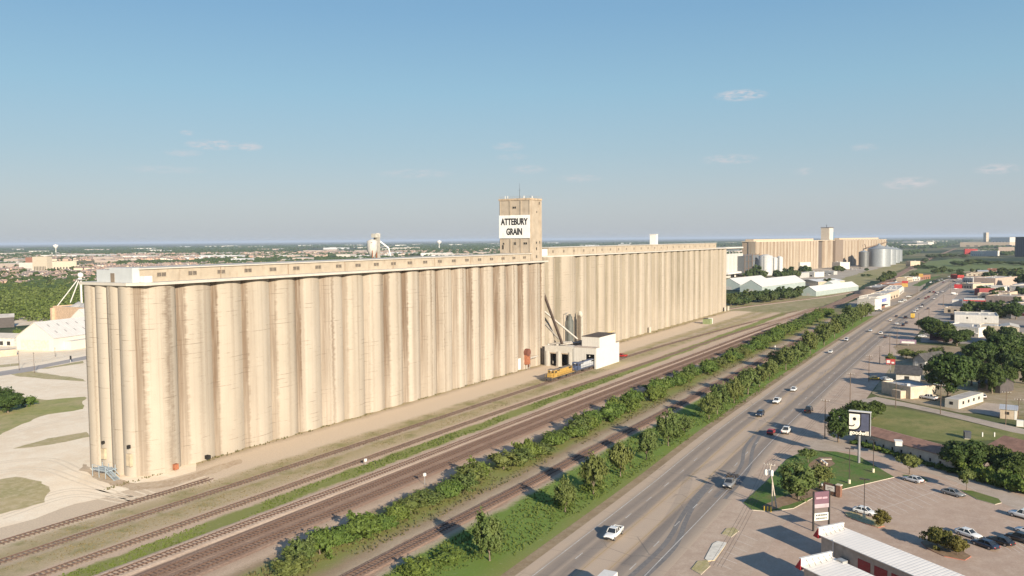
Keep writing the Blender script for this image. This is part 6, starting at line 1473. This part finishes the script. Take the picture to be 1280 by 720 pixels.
tag(MB().box(0, 60, 0, 3, 0, 2).build('conveyor_deck', M('pale_duct', (0, 0, 0)), None, (X0-30, 205, 47.5-1.5)), 'low pale conveyor gallery behind the near elevator roof', 'conveyor')
D.objects.remove(D.objects['conveyor_deck'])
# white mill, dark bins and white bins between the second and far elevators
def gbox(nm, lb, ct, a, b_, d, h, wl, rf, feats=()): return bldg(nm, lb, ct, a, b_, d, h, wl, rf, 'flat', feats)
x, y = G(918, 346); s = ppm(x, y)
o = thing('feed_mill', 'tall white feed mill block with dark roof machinery beside the second elevator', 'feed mill', (*G(906, 348), 0), local(G(906, 348), G(928, 345))[1]); W_ = local(G(906, 348), G(928, 345))[0]
MB().box(0, W_, 0, 24, 0, 34).build('wall', M('mill_white', (.46, .45, .42), dirt=(.34, .32, .29)), o); MB().box(W_*.15, W_*.9, 2, 20, 38, 41.5).build('head_house', M('mill_dark_head', (.13, .15, .16)), o); MB().box(-1, W_, -1, 22, 41.5, 43.5).build('roof', M('mill_pale_roof', (.58, .54, .48)), o)
f = MB(); 
for k in range(6): f.box(W_*k/5-.3, W_*k/5+.3, -.4, 0, 0, 34)
for k in range(5): f.bar((W_*.15+k*W_*.18, 2, 34), (W_*.15+k*W_*.18, 2, 38), .5)
f.build('column', M('mill_white_trim', (.62, .60, .56)), o)
for a in (.32, .62): MB().box(W_*a, W_*(a+.18), -.5, 0, 0, 5).build('door', dark_open, o)
MB().box(-3, W_*1.3, -6, -.5, 5.5, 8).build('awning', white_paint, o)
o = thing('bin_block', 'dark steel framed bin block between the white mill and white bins', 'bin block', (*G(930, 346), 0), local(G(930, 346), G(948, 343))[1]); W_ = local(G(930, 346), G(948, 343))[0]
MB().box(0, W_*.55, 0, 18, 3, 30).build('wall', M('bin_dark_steel', (.12, .13, .14), rough=.5, metal=.4), o); MB().box(W_*.56, W_, -1, 18, 3, 31).build('wall', M('bin_grey_steel', (.22, .24, .26), rough=.5, metal=.4), o)
f = MB()
for k in range(5): f.bar((W_*k/4, -1.2, 0), (W_*k/4, -1.2, 33), .7)
for z in (3, 12, 22, 31): f.bar((0, -1.2, z), (W_, -1.2, z), .5)
f.build('frame', M('rust_brown_steel', (.20, .14, .10)), o)
for px, r, top, lb, c in [(957, 10, 318, 'largest white steel bin with a shaded side left of the far elevator', 'white_bin'), (968, 4.6, 321, 'slim white bin right of the largest white bin', 'white_bin'), (974.5, 4.6, 320, 'second slim white bin right of the largest white bin', 'white_bin')]:
    x, y = G(px, 344); s = ppm(x, y); h = (344-top)/s; R = r*.85/s
    o = thing('steel_bin', lb, 'grain bin', (x, y, 0)); MB().lathe([(R, 0), (R, h*.93), (R*.3, h), (.1, h+.1)], 24).build('shell', M('white_bin', (.43, .43, .415), rough=.5), o)
    l = MB(); l.bar((-R-.4, -.3, 0), (-R-.4, -.3, h), .3); l.build('ladder', steel_grey, o)
# far elevator
A = Vector(G(944, 341.8)); B = Vector(G(1107, 328.4)); Lf = (B-A).length; az = math.atan2((B-A).y, (B-A).x)
t3 = thing('grain_elevator', 'far grain elevator with a tall slim headhouse beyond the white warehouses', 'grain elevator', (A.x, A.y, 0), az)
def far_seg(a, b, h, sag, y=0.): 
    add_silo(t3, arc_pts(a, b, y, sag, 8), [(b, y+12), (a, y+12)], h, conc_far)
conc_far = silo_material('far_slipform_concrete', (.365, .312, .25), (.22, .165, .12))
tx = (onY(1027, 320, 240)[0]-A.x)
def along(px):      # distance along the wall where a photo column meets it
    d = RM @ cray(px, 330); lo, hi = 0, Lf*1.1
    for _ in range(40):
        m = (lo+hi)/2; q = A+(B-A).normalized()*m
        if q.y*d[0]-q.x*d[1] > 0: lo = m
        else: hi = m
    return lo
s1, s2, s3 = along(1022), along(1029), along(1052); q = along(1042)
n = 20
for i in range(n): far_seg(s1*i/n, s1*(i+1)/n, 50, 3.2)
for i in range(2): far_seg(s2+(q-s2)*i/2, s2+(q-s2)*(i+1)/2, 50, 3.2, 2.)
n = 16
for i in range(n): far_seg(s3+(Lf-s3)*i/n, s3+(Lf-s3)*(i+1)/n, 51, 2.6)
MB().box(1, Lf-1, 9, 23, 0, 49.8).build('wall', M('far_wall_shaded_brown', (.34, .26, .19)), t3)  # browner colour paints the shade on the end face
MB().box(-.5, Lf+.5, -1.5, 24, 50., 50.9).build('roof', M('far_roof', (.56, .47, .36)), t3) 
MB().box(s1+1, s2-.5, 3, 12, 0, 51.5).build('dark_leg', M('far_dark_leg', (.12, .10, .09)), t3); MB().box(q+.5, s3-1, -3, 10, 0, 51.6).build('annex', M('far_dark_annex', (.21, .165, .13)), t3)
MB().box(6, s1-6, 6, 20, 50.9, 54.2).build('gallery', M('far_gallery', (.46, .37, .27)), t3); MB().box(s3+2, Lf-30, 6, 18, 51.4, 54.6).build('gallery', M('far_gallery', (0, 0, 0)), t3)
hq = along(1037); h0 = MB().box(hq, hq+20, 2, 17, 51.5, 74); h = h0.build('headhouse', M('far_head', (.44, .38, .31), dirt=(.3, .24, .18)), t3)
MB().box(hq+.5, hq+19.5, 1.2, 1.95, 51.5, 73).build('lit_front_panel', M('far_head_lit', (.52, .49, .44)), h); MB().box(hq-.6, hq+20.6, 1, 17.6, 74, 75).build('parapet', M('far_dark_leg', (0, 0, 0)), h)  # added paler panel paints the sunlit front of the headhouse
MB().bar((hq+4, 8, 75), (hq+4, 8, 80), .7).build('antenna', blk, h)
tag(MB().box(0, 8, 0, 8, 51.6, 66).build('blue_tank', M('blue_steel', (.07, .17, .27)), t3, (along(1045.5), 8, 0)), None, None)
mb = MB(); mb.bar((Lf-150, -8, 34), (Lf-20, -8, 45), 1.5); mb.bar((Lf-150, -8, 34), (Lf-158, -8, 42), 1.1); mb.bar((Lf-120, -8, 0), (Lf-120, -8, 36), 1.3)
mb.build('inclined_conveyor', M('far_brown_steel', (.20, .14, .10)), t3)
galvr = M_ribbed('corrugated_bin_steel', (.29, .31, .325), 1.2, 2, .4, .1, .12, .3)
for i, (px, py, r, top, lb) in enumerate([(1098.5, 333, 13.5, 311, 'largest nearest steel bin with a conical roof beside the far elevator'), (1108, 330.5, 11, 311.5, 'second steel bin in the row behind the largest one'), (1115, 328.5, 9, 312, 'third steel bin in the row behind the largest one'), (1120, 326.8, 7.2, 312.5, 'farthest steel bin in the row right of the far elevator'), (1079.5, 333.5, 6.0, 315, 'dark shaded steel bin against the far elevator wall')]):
    x, y = G(px, py); s = ppm(x, y); h = (py-top)/s; R = r/s
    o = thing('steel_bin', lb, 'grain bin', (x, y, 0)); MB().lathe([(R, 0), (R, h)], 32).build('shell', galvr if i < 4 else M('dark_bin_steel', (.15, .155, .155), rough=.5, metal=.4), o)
    MB().lathe([(R*1.02, 0), (R*.12, R*.36), (R*.12, R*.46), (.1, R*.5)], 32, (0, 0, h)).build('roof', M('bin_roof_steel', (.23, .25, .265), rough=.5, metal=.2), o)
MISC = [('warehouse', 'white metal warehouse with teal walls nearest the curved spur', (868, 230), (864, 206), 122, 6.0, 'teal', 'white', 7.), ('warehouse', 'white roofed warehouse half hidden by the second elevator', (902, 262), (898, 238), 85, 6, 'teal', 'white', 6.5),
 ('warehouse', 'long white roofed shed beside the main tracks', (834, 161), (831, 147), 112, 4.6, 'teal', 'white', 4.6), ('warehouse', 'small white annex at the end of the long white roofed shed', (958, 163), (957, 149.5), 34, 4.6, 'teal', 'white', 3.8), ('warehouse', 'brown sided low shed with a pale roof between the white sheds', (1000, 197), (985, 172), 44, 6, 'tan', 'silver', 2.)]
for nm, lb, a, b_, d, h, w, r, rs in MISC: bldg(nm, lb, 'warehouse', a, b_, d, h, w, ROOFS['metal'] if r == 'silver' else M_ribbed('white_metal_roof_far', (.60, .585, .55), 2.5, 1, .5, .05, .06), 'gable_y', [('door', 'F', .35, .6, 0, h*.6, WALLS['grey'])], rise=rs, px=False)
for lb, a, b_, d, h, w, r in [('dark framed shed with a white roof before the far elevator', (983, 337), (1000, 337.5), 30, 13, 'white', 'white'), ('silver round-roofed hut among the clumps of trees', (985, 347), (1000, 347.5), 24, 7, 'grey', 'silver'), ('pale shed at the foot of the far elevator', (1004, 346), (1018, 346.5), 24, 7, 'white', 'white'), ('white control hut under the far elevator headhouse', (1040, 336), (1050, 336.5), 20, 12, 'white', 'white'), ('long silver trailer row by the far elevator yard', (1026, 343), (1042, 343.5), 10, 5, 'grey', 'metal'), ('small brick hut by the tracks beyond the steel bins', (1132, 333), (1138, 333.3), 20, 10, 'tan', 'white')]:
    bldg('shed', lb, 'shed', a, b_, d, h, w, r, 'flat', wins('F', 2, 1, h*.4), parapet=.2)
for i, (px, py) in enumerate([(1050, 338), (1057, 338), (1064, 337), (1070, 338), (1036, 344), (1030, 345), (1054, 334), (1022, 344.5), (1062, 333), (1075, 336)]): 
    x, y = G(px, py); vehicle(['van', 'suv', 'pickup'][i % 3], ['white', 'dgrey', 'white', 'silver'][i % 4], 'parked vehicle in the dusty yard before the far elevator', x, y, R_.uniform(0, 3), False, group='vehicles in the far elevator yard')
# dark tall block at the right edge and the works on the right horizon
bldg('office_tower', 'dark tall square block cut by the right edge of the photo', 'building', (1268.5, 321), (1300, 321.5), 60, 52, M('dark_tower_wall', (.045, .05, .06)), 'grey', 'flat', wins('F', 12, 3, 48, .02, .98, .25, M('dark_tower_glass', (.07, .08, .10))))
for lb, a, b_, d, h, w, r in [('pale wide distribution hall left of the dark tower block', (1248, 315.5), (1268, 315.5), 60, 17, 'pink', 'white'), ('long tan works hall on the right horizon', (1200, 308.5), (1262, 308.5), 120, 22, 'tan', 'white'), ('white works silo block on the right horizon', (1238, 304), (1262, 304), 100, 42, 'white', 'white'), ('tall pinkish tower on the right horizon', (1229, 303.5), (1232.5, 303.5), 30, 80, 'tan', 'white'), ('white hall in the middle of the right horizon', (1146, 307), (1160, 307), 80, 20, 'white', 'white'), ('second white hall left on the right horizon', (1128, 305), (1146, 305), 80, 18, 'white', 'white'), ('white and red store roof among the far trees', (1213, 320), (1228, 320.3), 60, 14, 'white', 'white'), ('red roofed building among the far trees', (1206, 318), (1222, 318), 60, 16, 'red', ROOFS['red'])]:
    bldg('works_hall', lb, 'building', a, b_, d, h, w, r, 'flat', wins('F', 5, 2, h*.3))
# school-like white complex in the left distance
for lb, a, b_, d, h, w in [('largest white block of the school complex in the left distance', (41, 339.5), (59, 339.5), 14, 30, 'cream'), ('low long wing of the school complex left of its white block', (24, 339), (41, 339), 14, 17, 'white'), ('long right wing of the white school complex', (59.5, 338), (96, 337), 14, 18, 'cream'), ('red roofed hall of the school complex', (32, 333), (41, 333), 20, 22, 'brick')]:
    bldg('school_building', lb, 'school building', a, b_, d, h, w, 'white', 'flat', wins('F', 8, 2, h*.35), group=None)
# water towers
def water_tower(lb, px, top, base):
    x, y = G(px, base); s = ppm(x, y); h = 57-(top-hor(px))/s; o = thing('water_tower', lb, 'water tower', (x, y, 0)); u = 1/s
    MB().lathe([(2.2*u*.5, 0), (1.0*u*.5, h*.15), (1.0*u*.5, h*.55), (2.6*u, h*.72), (3.2*u, h*.85), (2.4*u, h*.96), (.2*u, h)], 16).build('tank', white_paint, o)
    MB().box(-.3*u, .3*u, -.3*u, .3*u, h, h+.4*u).build('vent', white_paint, o)
water_tower('white water tower in the left distance above the school', 70, 305.5, 317); water_tower('white water tower in the middle distance left of the headhouse', 549, 300.5, 311)
# suburbs: houses in rolling streets, nearest few hundred as houses, the rest as one mass
r = np.random.RandomState(21); HM = []
hw = [M('house_wall_%d' % i, c) for i, c in enumerate([(.46, .32, .24), (.52, .43, .33), (.40, .26, .20), (.60, .54, .46)])]
hr = [M('house_roof_%d' % i, c, var=.2) for i, c in enumerate([(.23, .17, .14), (.29, .21, .17), (.20, .165, .15), (.33, .26, .21)])]
def house_mb(w, d, h, rs, L2):
    m = MB(); m.box(-w/2, w/2, -d/2, d/2, 0, h, 0)
    e = .6; vs = [(-w/2-e, -d/2-e, h), (w/2+e, -d/2-e, h), (w/2+e, d/2+e, h), (-w/2-e, d/2+e, h), (-w/2+d*.4, 0, h+rs), (w/2-d*.4, 0, h+rs)]
    m.add(vs, [(0, 1, 5, 4), (1, 2, 5), (2, 3, 4, 5), (3, 0, 4), (3, 2, 1, 0)], 1)
    m.box(w*.1, w*.1+L2, -d/2-5, -d/2+1, 0, h, 0); m.add([(w*.1-e, -d/2-5-e, h), (w*.1+L2+e, -d/2-5-e, h), (w*.1+L2+e, 0, h), (w*.1-e, 0, h), (w*.1+L2/2, -d/2-3, h+rs*.75), (w*.1+L2/2, 0, h+rs*.75)], [(0, 1, 4), (1, 2, 5, 4), (3, 0, 4, 5)], 1)
    m.box(-w*.2, -w*.2+1, 0, 1, h, h+rs+.9, 0)
    return m
HMB = [house_mb(16, 11, 3.2, 3.6, 6.5), house_mb(14, 12, 5.6, 3.4, 6), house_mb(18, 11, 3.2, 3.2, 7)]
for i in range(8): HM.append(HMB[i % 3].mesh('house', [hw[i % 4], hr[(i*3+1) % 4]]))
def in_view(x, y, lo=-40, hi=1320):
    c = RM.T @ np.array([x, y, -CAMH]); 
    if c[2] < 10: return None
    px = 640+F*c[0]/c[2]; py = 360+F*c[1]/c[2]
    return (px, py) if lo < px < hi else None
cand = []
for i in range(26000):
    d = 640*(9.5**r.rand()); a = rad(r.uniform(-6, 66)); x, y = d*math.cos(a), d*math.sin(a)
    # streets: snap to rows
    ra = .35+.5*math.floor(a*4)/4; u = x*math.cos(ra)+y*math.sin(ra); v = -x*math.sin(ra)+y*math.cos(ra); u = round(u/26)*26; v = math.floor(v/74)*74+(18 if r.rand() < .5 else 56); x, y = u*math.cos(ra)-v*math.sin(ra), u*math.sin(ra)+v*math.cos(ra)
    q = in_view(x, y)
    if not q: continue
    left = y > 300+.42*x and y > 620
    if left and q[0] < 130 and q[1] > 360: continue            # the wood lies there
    if not left: continue
    nz = math.sin(x*.0031+1)*math.sin(y*.0027+.4)+math.sin(x*.0011+y*.0017)
    if nz < -.35 and d > 1900: continue
    cand.append((d, x, y, ra+(0 if r.rand() < .5 else math.pi)+r.uniform(-.1, .1), q))
seen = set(); keep = []
for c in sorted(cand, key=lambda c: c[0]):
    k = (round(c[1]/14), round(c[2]/14))
    if k in seen: continue
    if 36 < c[4][0] < 100 and 332 < c[4][1] < 341: continue
    seen.add(k); keep.append(c)
def visible(c):    # not behind the elevators
    px, py = c[4]; return px < 108 or py < 333-(px-110)*.03
near = [c for c in keep if c[4][0] < 112][:190]; rest = [c for c in keep if c not in near and c[0] > 1100]
for i, (d, x, y, a, q) in enumerate(near):
    tag(link('house', HM[r.randint(8)], None, (x, y, 0), a), 'brown roofed suburban house among trees in the left distance', 'house', 'suburban houses in the left distance')
m = MB()
for d, x, y, a, q in rest[:2300]:
    b_ = HMB[r.randint(3)]; k = r.randint(4); ca, sa = math.cos(a), math.sin(a); o_ = len(m.v)
    m.v += [(x+p[0]*ca-p[1]*sa, y+p[0]*sa+p[1]*ca, p[2]) for p in b_.v]; m.f += [[i+o_ for i in f] for f in b_.f]; m.m += [k if i == 0 else 4+(k*3+1) % 4 for i in b_.m]; m.s += b_.s
m.build('distant_houses', hw+hr)['kind'] = 'stuff'
# pale big-box sheds scattered through the far plain
sh = [M('shed_far_%d' % i, c) for i, c in enumerate([(.62, .60, .56), (.48, .44, .39), (.36, .30, .26), (.50, .51, .52)])]
m = MB()
for i in range(150):
    d = 2200*(5.5**r.rand()); a = rad(r.uniform(-4, 64)); x, y = d*math.cos(a), d*math.sin(a)
    if not in_view(x, y): continue
    if abs(y-130) < 60+.02*x: continue
    w, l, h = r.uniform(20, 60)*(1+d/9000), r.uniform(30, 110)*(1+d/9000), r.uniform(6, 11); ca, sa = math.cos(.4), math.sin(.4); k = r.randint(4)
    q = [(-w/2, -l/2), (w/2, -l/2), (w/2, l/2), (-w/2, l/2)]; m.prism([(x+p*ca-s_*sa, y+p*sa+s_*ca) for p, s_ in q], 0, h, k, 0 if r.rand() < .7 else k)
m.build('distant_sheds', sh)['kind'] = 'stuff'
# trees of the plain: one mass of small leafy clumps
def blob_field(name, pts, mat, seed, faces=10):
    rr = np.random.RandomState(seed); V = []; Fc = []
    for x, y, w, h in pts:
        k = len(V); n = 6; jit = rr.uniform(.75, 1.25, (3, n))
        for ring, (rd_, z) in enumerate(((.75, .08), (1., .5), (.55, .88))):
            for i in range(n):
                a = 6.283*(i+.5*ring)/n; V.append((x+w*.5*rd_*jit[ring, i]*math.cos(a), y+w*.5*rd_*jit[ring, i]*math.sin(a), h*z*jit[ring, i]**.5))
        V.append((x, y, h))
        for ring in range(2):
            for i in range(n): j = (i+1) % n; Fc.append((k+ring*n+i, k+ring*n+j, k+(ring+1)*n+j, k+(ring+1)*n+i))
        for i in range(n): Fc.append((k+2*n+i, k+2*n+(i+1) % n, k+3*n))
    me = D.meshes.new(name); me.from_pydata(V, [], Fc); me.materials.append(mat); o = link(name, me); o['kind'] = 'stuff'; return o
pts = []
for i in range(42000):
    d = 900*(14**r.rand()); a = rad(r.uniform(-6, 66)); x, y = d*math.cos(a), d*math.sin(a)
    q = in_view(x, y)
    if not q: continue
    if y < 300+.42*x and (d < 2400 or abs(y-135) < 80): 
        continue
    nz = math.sin(x*.0043+.7)*math.cos(y*.0036)+.7*math.sin(x*.0013-y*.0019+.5)+.5*math.sin(x*.02)*math.sin(y*.017)
    if nz < -.35-.00003*d: continue
    pts.append((x, y, r.uniform(7, 13)*(1+d/6000), r.uniform(5, 9)*(1+d/30000)))
blob_field('distant_trees', pts, leaf_far, 2)
# the wood at the left edge: leafy crowns packed into one mass
V = []; Fc = []; rr = np.random.RandomState(31); cnt = 0
poly = [G(px, py) for px, py in ((-30, 402), (112, 402), (112, 361), (60, 360), (-30, 359))]
def inside(x, y):
    c = False
    for i in range(len(poly)):
        (x1, y1), (x2, y2) = poly[i-1], poly[i]
        if (y1 > y) != (y2 > y) and x < (x2-x1)*(y-y1)/(y2-y1)+x1: c = not c
    return c
xs_ = [p[0] for p in poly]; ys_ = [p[1] for p in poly]
while cnt < 1150:
    x, y = rr.uniform(min(xs_), max(xs_)), rr.uniform(min(ys_), max(ys_))
    if not inside(x, y): continue
    cnt += 1; w, h = rr.uniform(3.2, 6.2), rr.uniform(4.0, 8.5)
    for c in range(9):
        d = rr.normal(size=3); d /= np.linalg.norm(d); cen = np.array([x, y, h*.55])+d*np.array([w*.7, w*.7, h*.35])
        for _ in range(7):
            n_ = rr.normal(size=3)+d*.8+np.array([0, 0, .6]); n_ /= np.linalg.norm(n_); p = cen+rr.normal(size=3)*w*.26; t_ = np.cross(n_, rr.normal(size=3)); t_ /= np.linalg.norm(t_); b_ = np.cross(n_, t_); s_ = rr.uniform(.6, 1.15); k = len(V)
            V.extend([tuple(p-t_*s_), tuple(p-b_*s_*.8), tuple(p+t_*s_), tuple(p+b_*s_*.8)]); Fc.append((k, k+1, k+2, k+3))
me = D.meshes.new('far_wood'); me.from_pydata(V, [], Fc); me.materials.append(M_leaf('leaf_wood', (.10, .14, .03), (.155, .19, .055), .05)); o = link('far_wood', me); o['kind'] = 'stuff'
sheet('wood_floor', poly, .0, M_patch('wood_floor_green', [(.06, .085, .025), (.09, .11, .035), (.14, .11, .06)], (.02, .1)), 4, 20)
# trees between the near houses
for i, (d, x, y, a, q) in enumerate(near):
    if i % 2 == 0:
        tree('far', x+r.uniform(-16, 16), y+r.uniform(14, 26), r.uniform(7, 11), r.uniform(9, 14), 'dark green garden tree between the houses in the left distance', 'tree', 'garden trees among the left distant houses', trunk=False)
# ------------------------------------------------------------------ sky, sun, air and camera
SUN_EL, SHADOW_AZ = 19.5, 56.0                       # shadows run 56 degrees from the tracks towards the elevators
w = D.worlds.new('World'); scene.world = w; w.use_nodes = True
nt = w.node_tree; bg = nt.nodes['Background']
sky = nt.nodes.new('ShaderNodeTexSky'); sky.sky_type = 'NISHITA'; sky.sun_disc = False
sd = Vector((-math.cos(rad(SHADOW_AZ)), -math.sin(rad(SHADOW_AZ)), math.tan(rad(SUN_EL)))).normalized()
sky.sun_elevation = rad(SUN_EL); sky.sun_rotation = math.atan2(sd.x, sd.y)
sky.air_density = 1.0; sky.dust_density = 1.6; sky.ozone_density = 1.6; sky.altitude = 200
tc = nt.nodes.new('ShaderNodeTexCoord')
# a few small fair-weather clouds low in the sky
def dirvec(px, py): d = RM @ cray(px, py); return d/np.linalg.norm(d)
fac = None
for px, py, wx, wy, s_ in [(926, 119, 26, 6, .9), (266, 181, 26, 5.5, .8), (312, 183, 13, 4.5, .8), (230, 191, 18, 4, .45), (234, 166, 7, 3, .5), (1136, 229, 24, 6, .75), (1246, 211, 20, 5, .65), (912, 199, 30, 5.5, .55), (636, 183, 18, 5, .4), (520, 217, 40, 5, .4), (660, 212, 22, 5, .4), (724, 223, 24, 4.5, .45), (1004, 214, 10, 4, .45), (1080, 184, 14, 4, .4), (205, 212, 40, 4, .3), (640, 196, 18, 4, .3)]:
    c = dirvec(px, py); rt = np.array([c[1], -c[0], 0]); rt /= np.linalg.norm(rt); upv = np.cross(rt, c)
    terms = []
    for ax_, k in ((rt, F/wx), (upv, F/wy)):
        dn = nt.nodes.new('ShaderNodeVectorMath'); dn.operation = 'DOT_PRODUCT'; nt.links.new(tc.outputs['Generated'], dn.inputs[0]); dn.inputs[1].default_value = tuple(ax_*k)
        terms.append(_math(nt, 'POWER', dn.outputs['Value'], 2.))
    r2 = _math(nt, 'ADD', *terms)
    # only the hemisphere in front
    e = _math(nt, 'MULTIPLY', _math(nt, 'SUBTRACT', 1., _math(nt, 'MULTIPLY', r2, .62), clamp=True), s_*.95)
    dn = nt.nodes.new('ShaderNodeVectorMath'); dn.operation = 'DOT_PRODUCT'; nt.links.new(tc.outputs['Generated'], dn.inputs[0]); dn.inputs[1].default_value = tuple(c)
    e = _math(nt, 'MULTIPLY', e, _math(nt, 'GREATER_THAN', dn.outputs['Value'], .5))
    fac = e if fac is None else _math(nt, 'MAXIMUM', fac, e)
nz = _noise(nt, _scaled(nt, tc.outputs['Generated'], (90, 90, 330)), 1., 5, .65)
fac = _math(nt, 'MULTIPLY', fac, _step(nt, nz, .34, .66))
sxw = nt.nodes.new('ShaderNodeSeparateXYZ'); nt.links.new(tc.outputs['Generated'], sxw.inputs[0])
K = 1/(SKY_STRENGTH*2**EXPO); kk = lambda c: tuple(((v/255+.055)/1.055)**2.4 for v in c)
el = lambda d: math.sin(rad(d))
grad = _ramp(nt, sxw.outputs[2], [(0, kk((186, 191, 198))), (el(2.5), kk((180, 190, 199))), (el(6), kk((160, 186, 201))), (el(10), kk((143, 183, 205))), (el(15), kk((123, 168, 201))), (el(24), kk((104, 149, 190))), (1., kk((70, 115, 175)))])
gs = nt.nodes.new('ShaderNodeVectorMath'); gs.operation = 'SCALE'; nt.links.new(grad, gs.inputs[0]); gs.inputs['Scale'].default_value = K
skym = nt.nodes.new('ShaderNodeMix'); skym.data_type = 'RGBA'; skym.inputs[0].default_value = .86; nt.links.new(sky.outputs[0], skym.inputs[6]); nt.links.new(gs.outputs[0], skym.inputs[7])
cl = nt.nodes.new('ShaderNodeMix'); cl.data_type = 'RGBA'; nt.links.new(fac, cl.inputs[0]); nt.links.new(skym.outputs[2], cl.inputs[6]); cl.inputs[7].default_value = (*[v*K for v in kk((222, 214, 216))], 1)
SKYMIX = cl
nt.links.new(cl.outputs[2], bg.inputs[0]); bg.inputs[1].default_value = SKY_STRENGTH
ld = D.lights.new('sun', 'SUN'); ld.energy = SUN_STRENGTH; ld.angle = rad(.53); ld.color = (1., .87, .69)
lo = D.objects.new('sun', ld); COL.objects.link(lo); lo.rotation_euler = sd.to_track_quat('Z', 'Y').to_euler()
hz = MB().box(-61500, 61500, -61500, 61500, -1.1, 96)
hm = D.materials.new('haze_air'); hm.use_nodes = True; n2 = hm.node_tree
n2.nodes.remove(n2.nodes['Principled BSDF']); pv = n2.nodes.new('ShaderNodeVolumePrincipled'); pv.inputs['Color'].default_value = (.62, .74, .92, 1); pv.inputs['Density'].default_value = HAZE; pv.inputs['Anisotropy'].default_value = 0.
n2.links.new(pv.outputs[0], n2.nodes['Material Output'].inputs['Volume'])
h = hz.build('haze', hm); h['kind'] = 'stuff'
cam = D.cameras.new('camera'); co = D.objects.new('camera', cam); COL.objects.link(co); scene.camera = co
cam.sensor_width = 36; cam.lens = F/PW*36; cam.clip_start = .5; cam.clip_end = 120000
right, upv, back = RM @ np.array([1., 0, 0]), RM @ np.array([0, -1., 0]), RM @ np.array([0, 0, -1.])
m = Matrix(((right[0], upv[0], back[0], 0), (right[1], upv[1], back[1], 0), (right[2], upv[2], back[2], CAMH), (0, 0, 0, 1)))
co.matrix_world = m
scene.view_settings.view_transform = 'Standard'; scene.view_settings.look = 'None'; scene.view_settings.exposure = EXPO; scene.view_settings.gamma = 1
scene.render.resolution_x, scene.render.resolution_y = 1024, 576
scene.cycles.use_denoising = True
scene.cycles.max_bounces = 5; scene.cycles.volume_bounces = 0; scene.cycles.transparent_max_bounces = 4
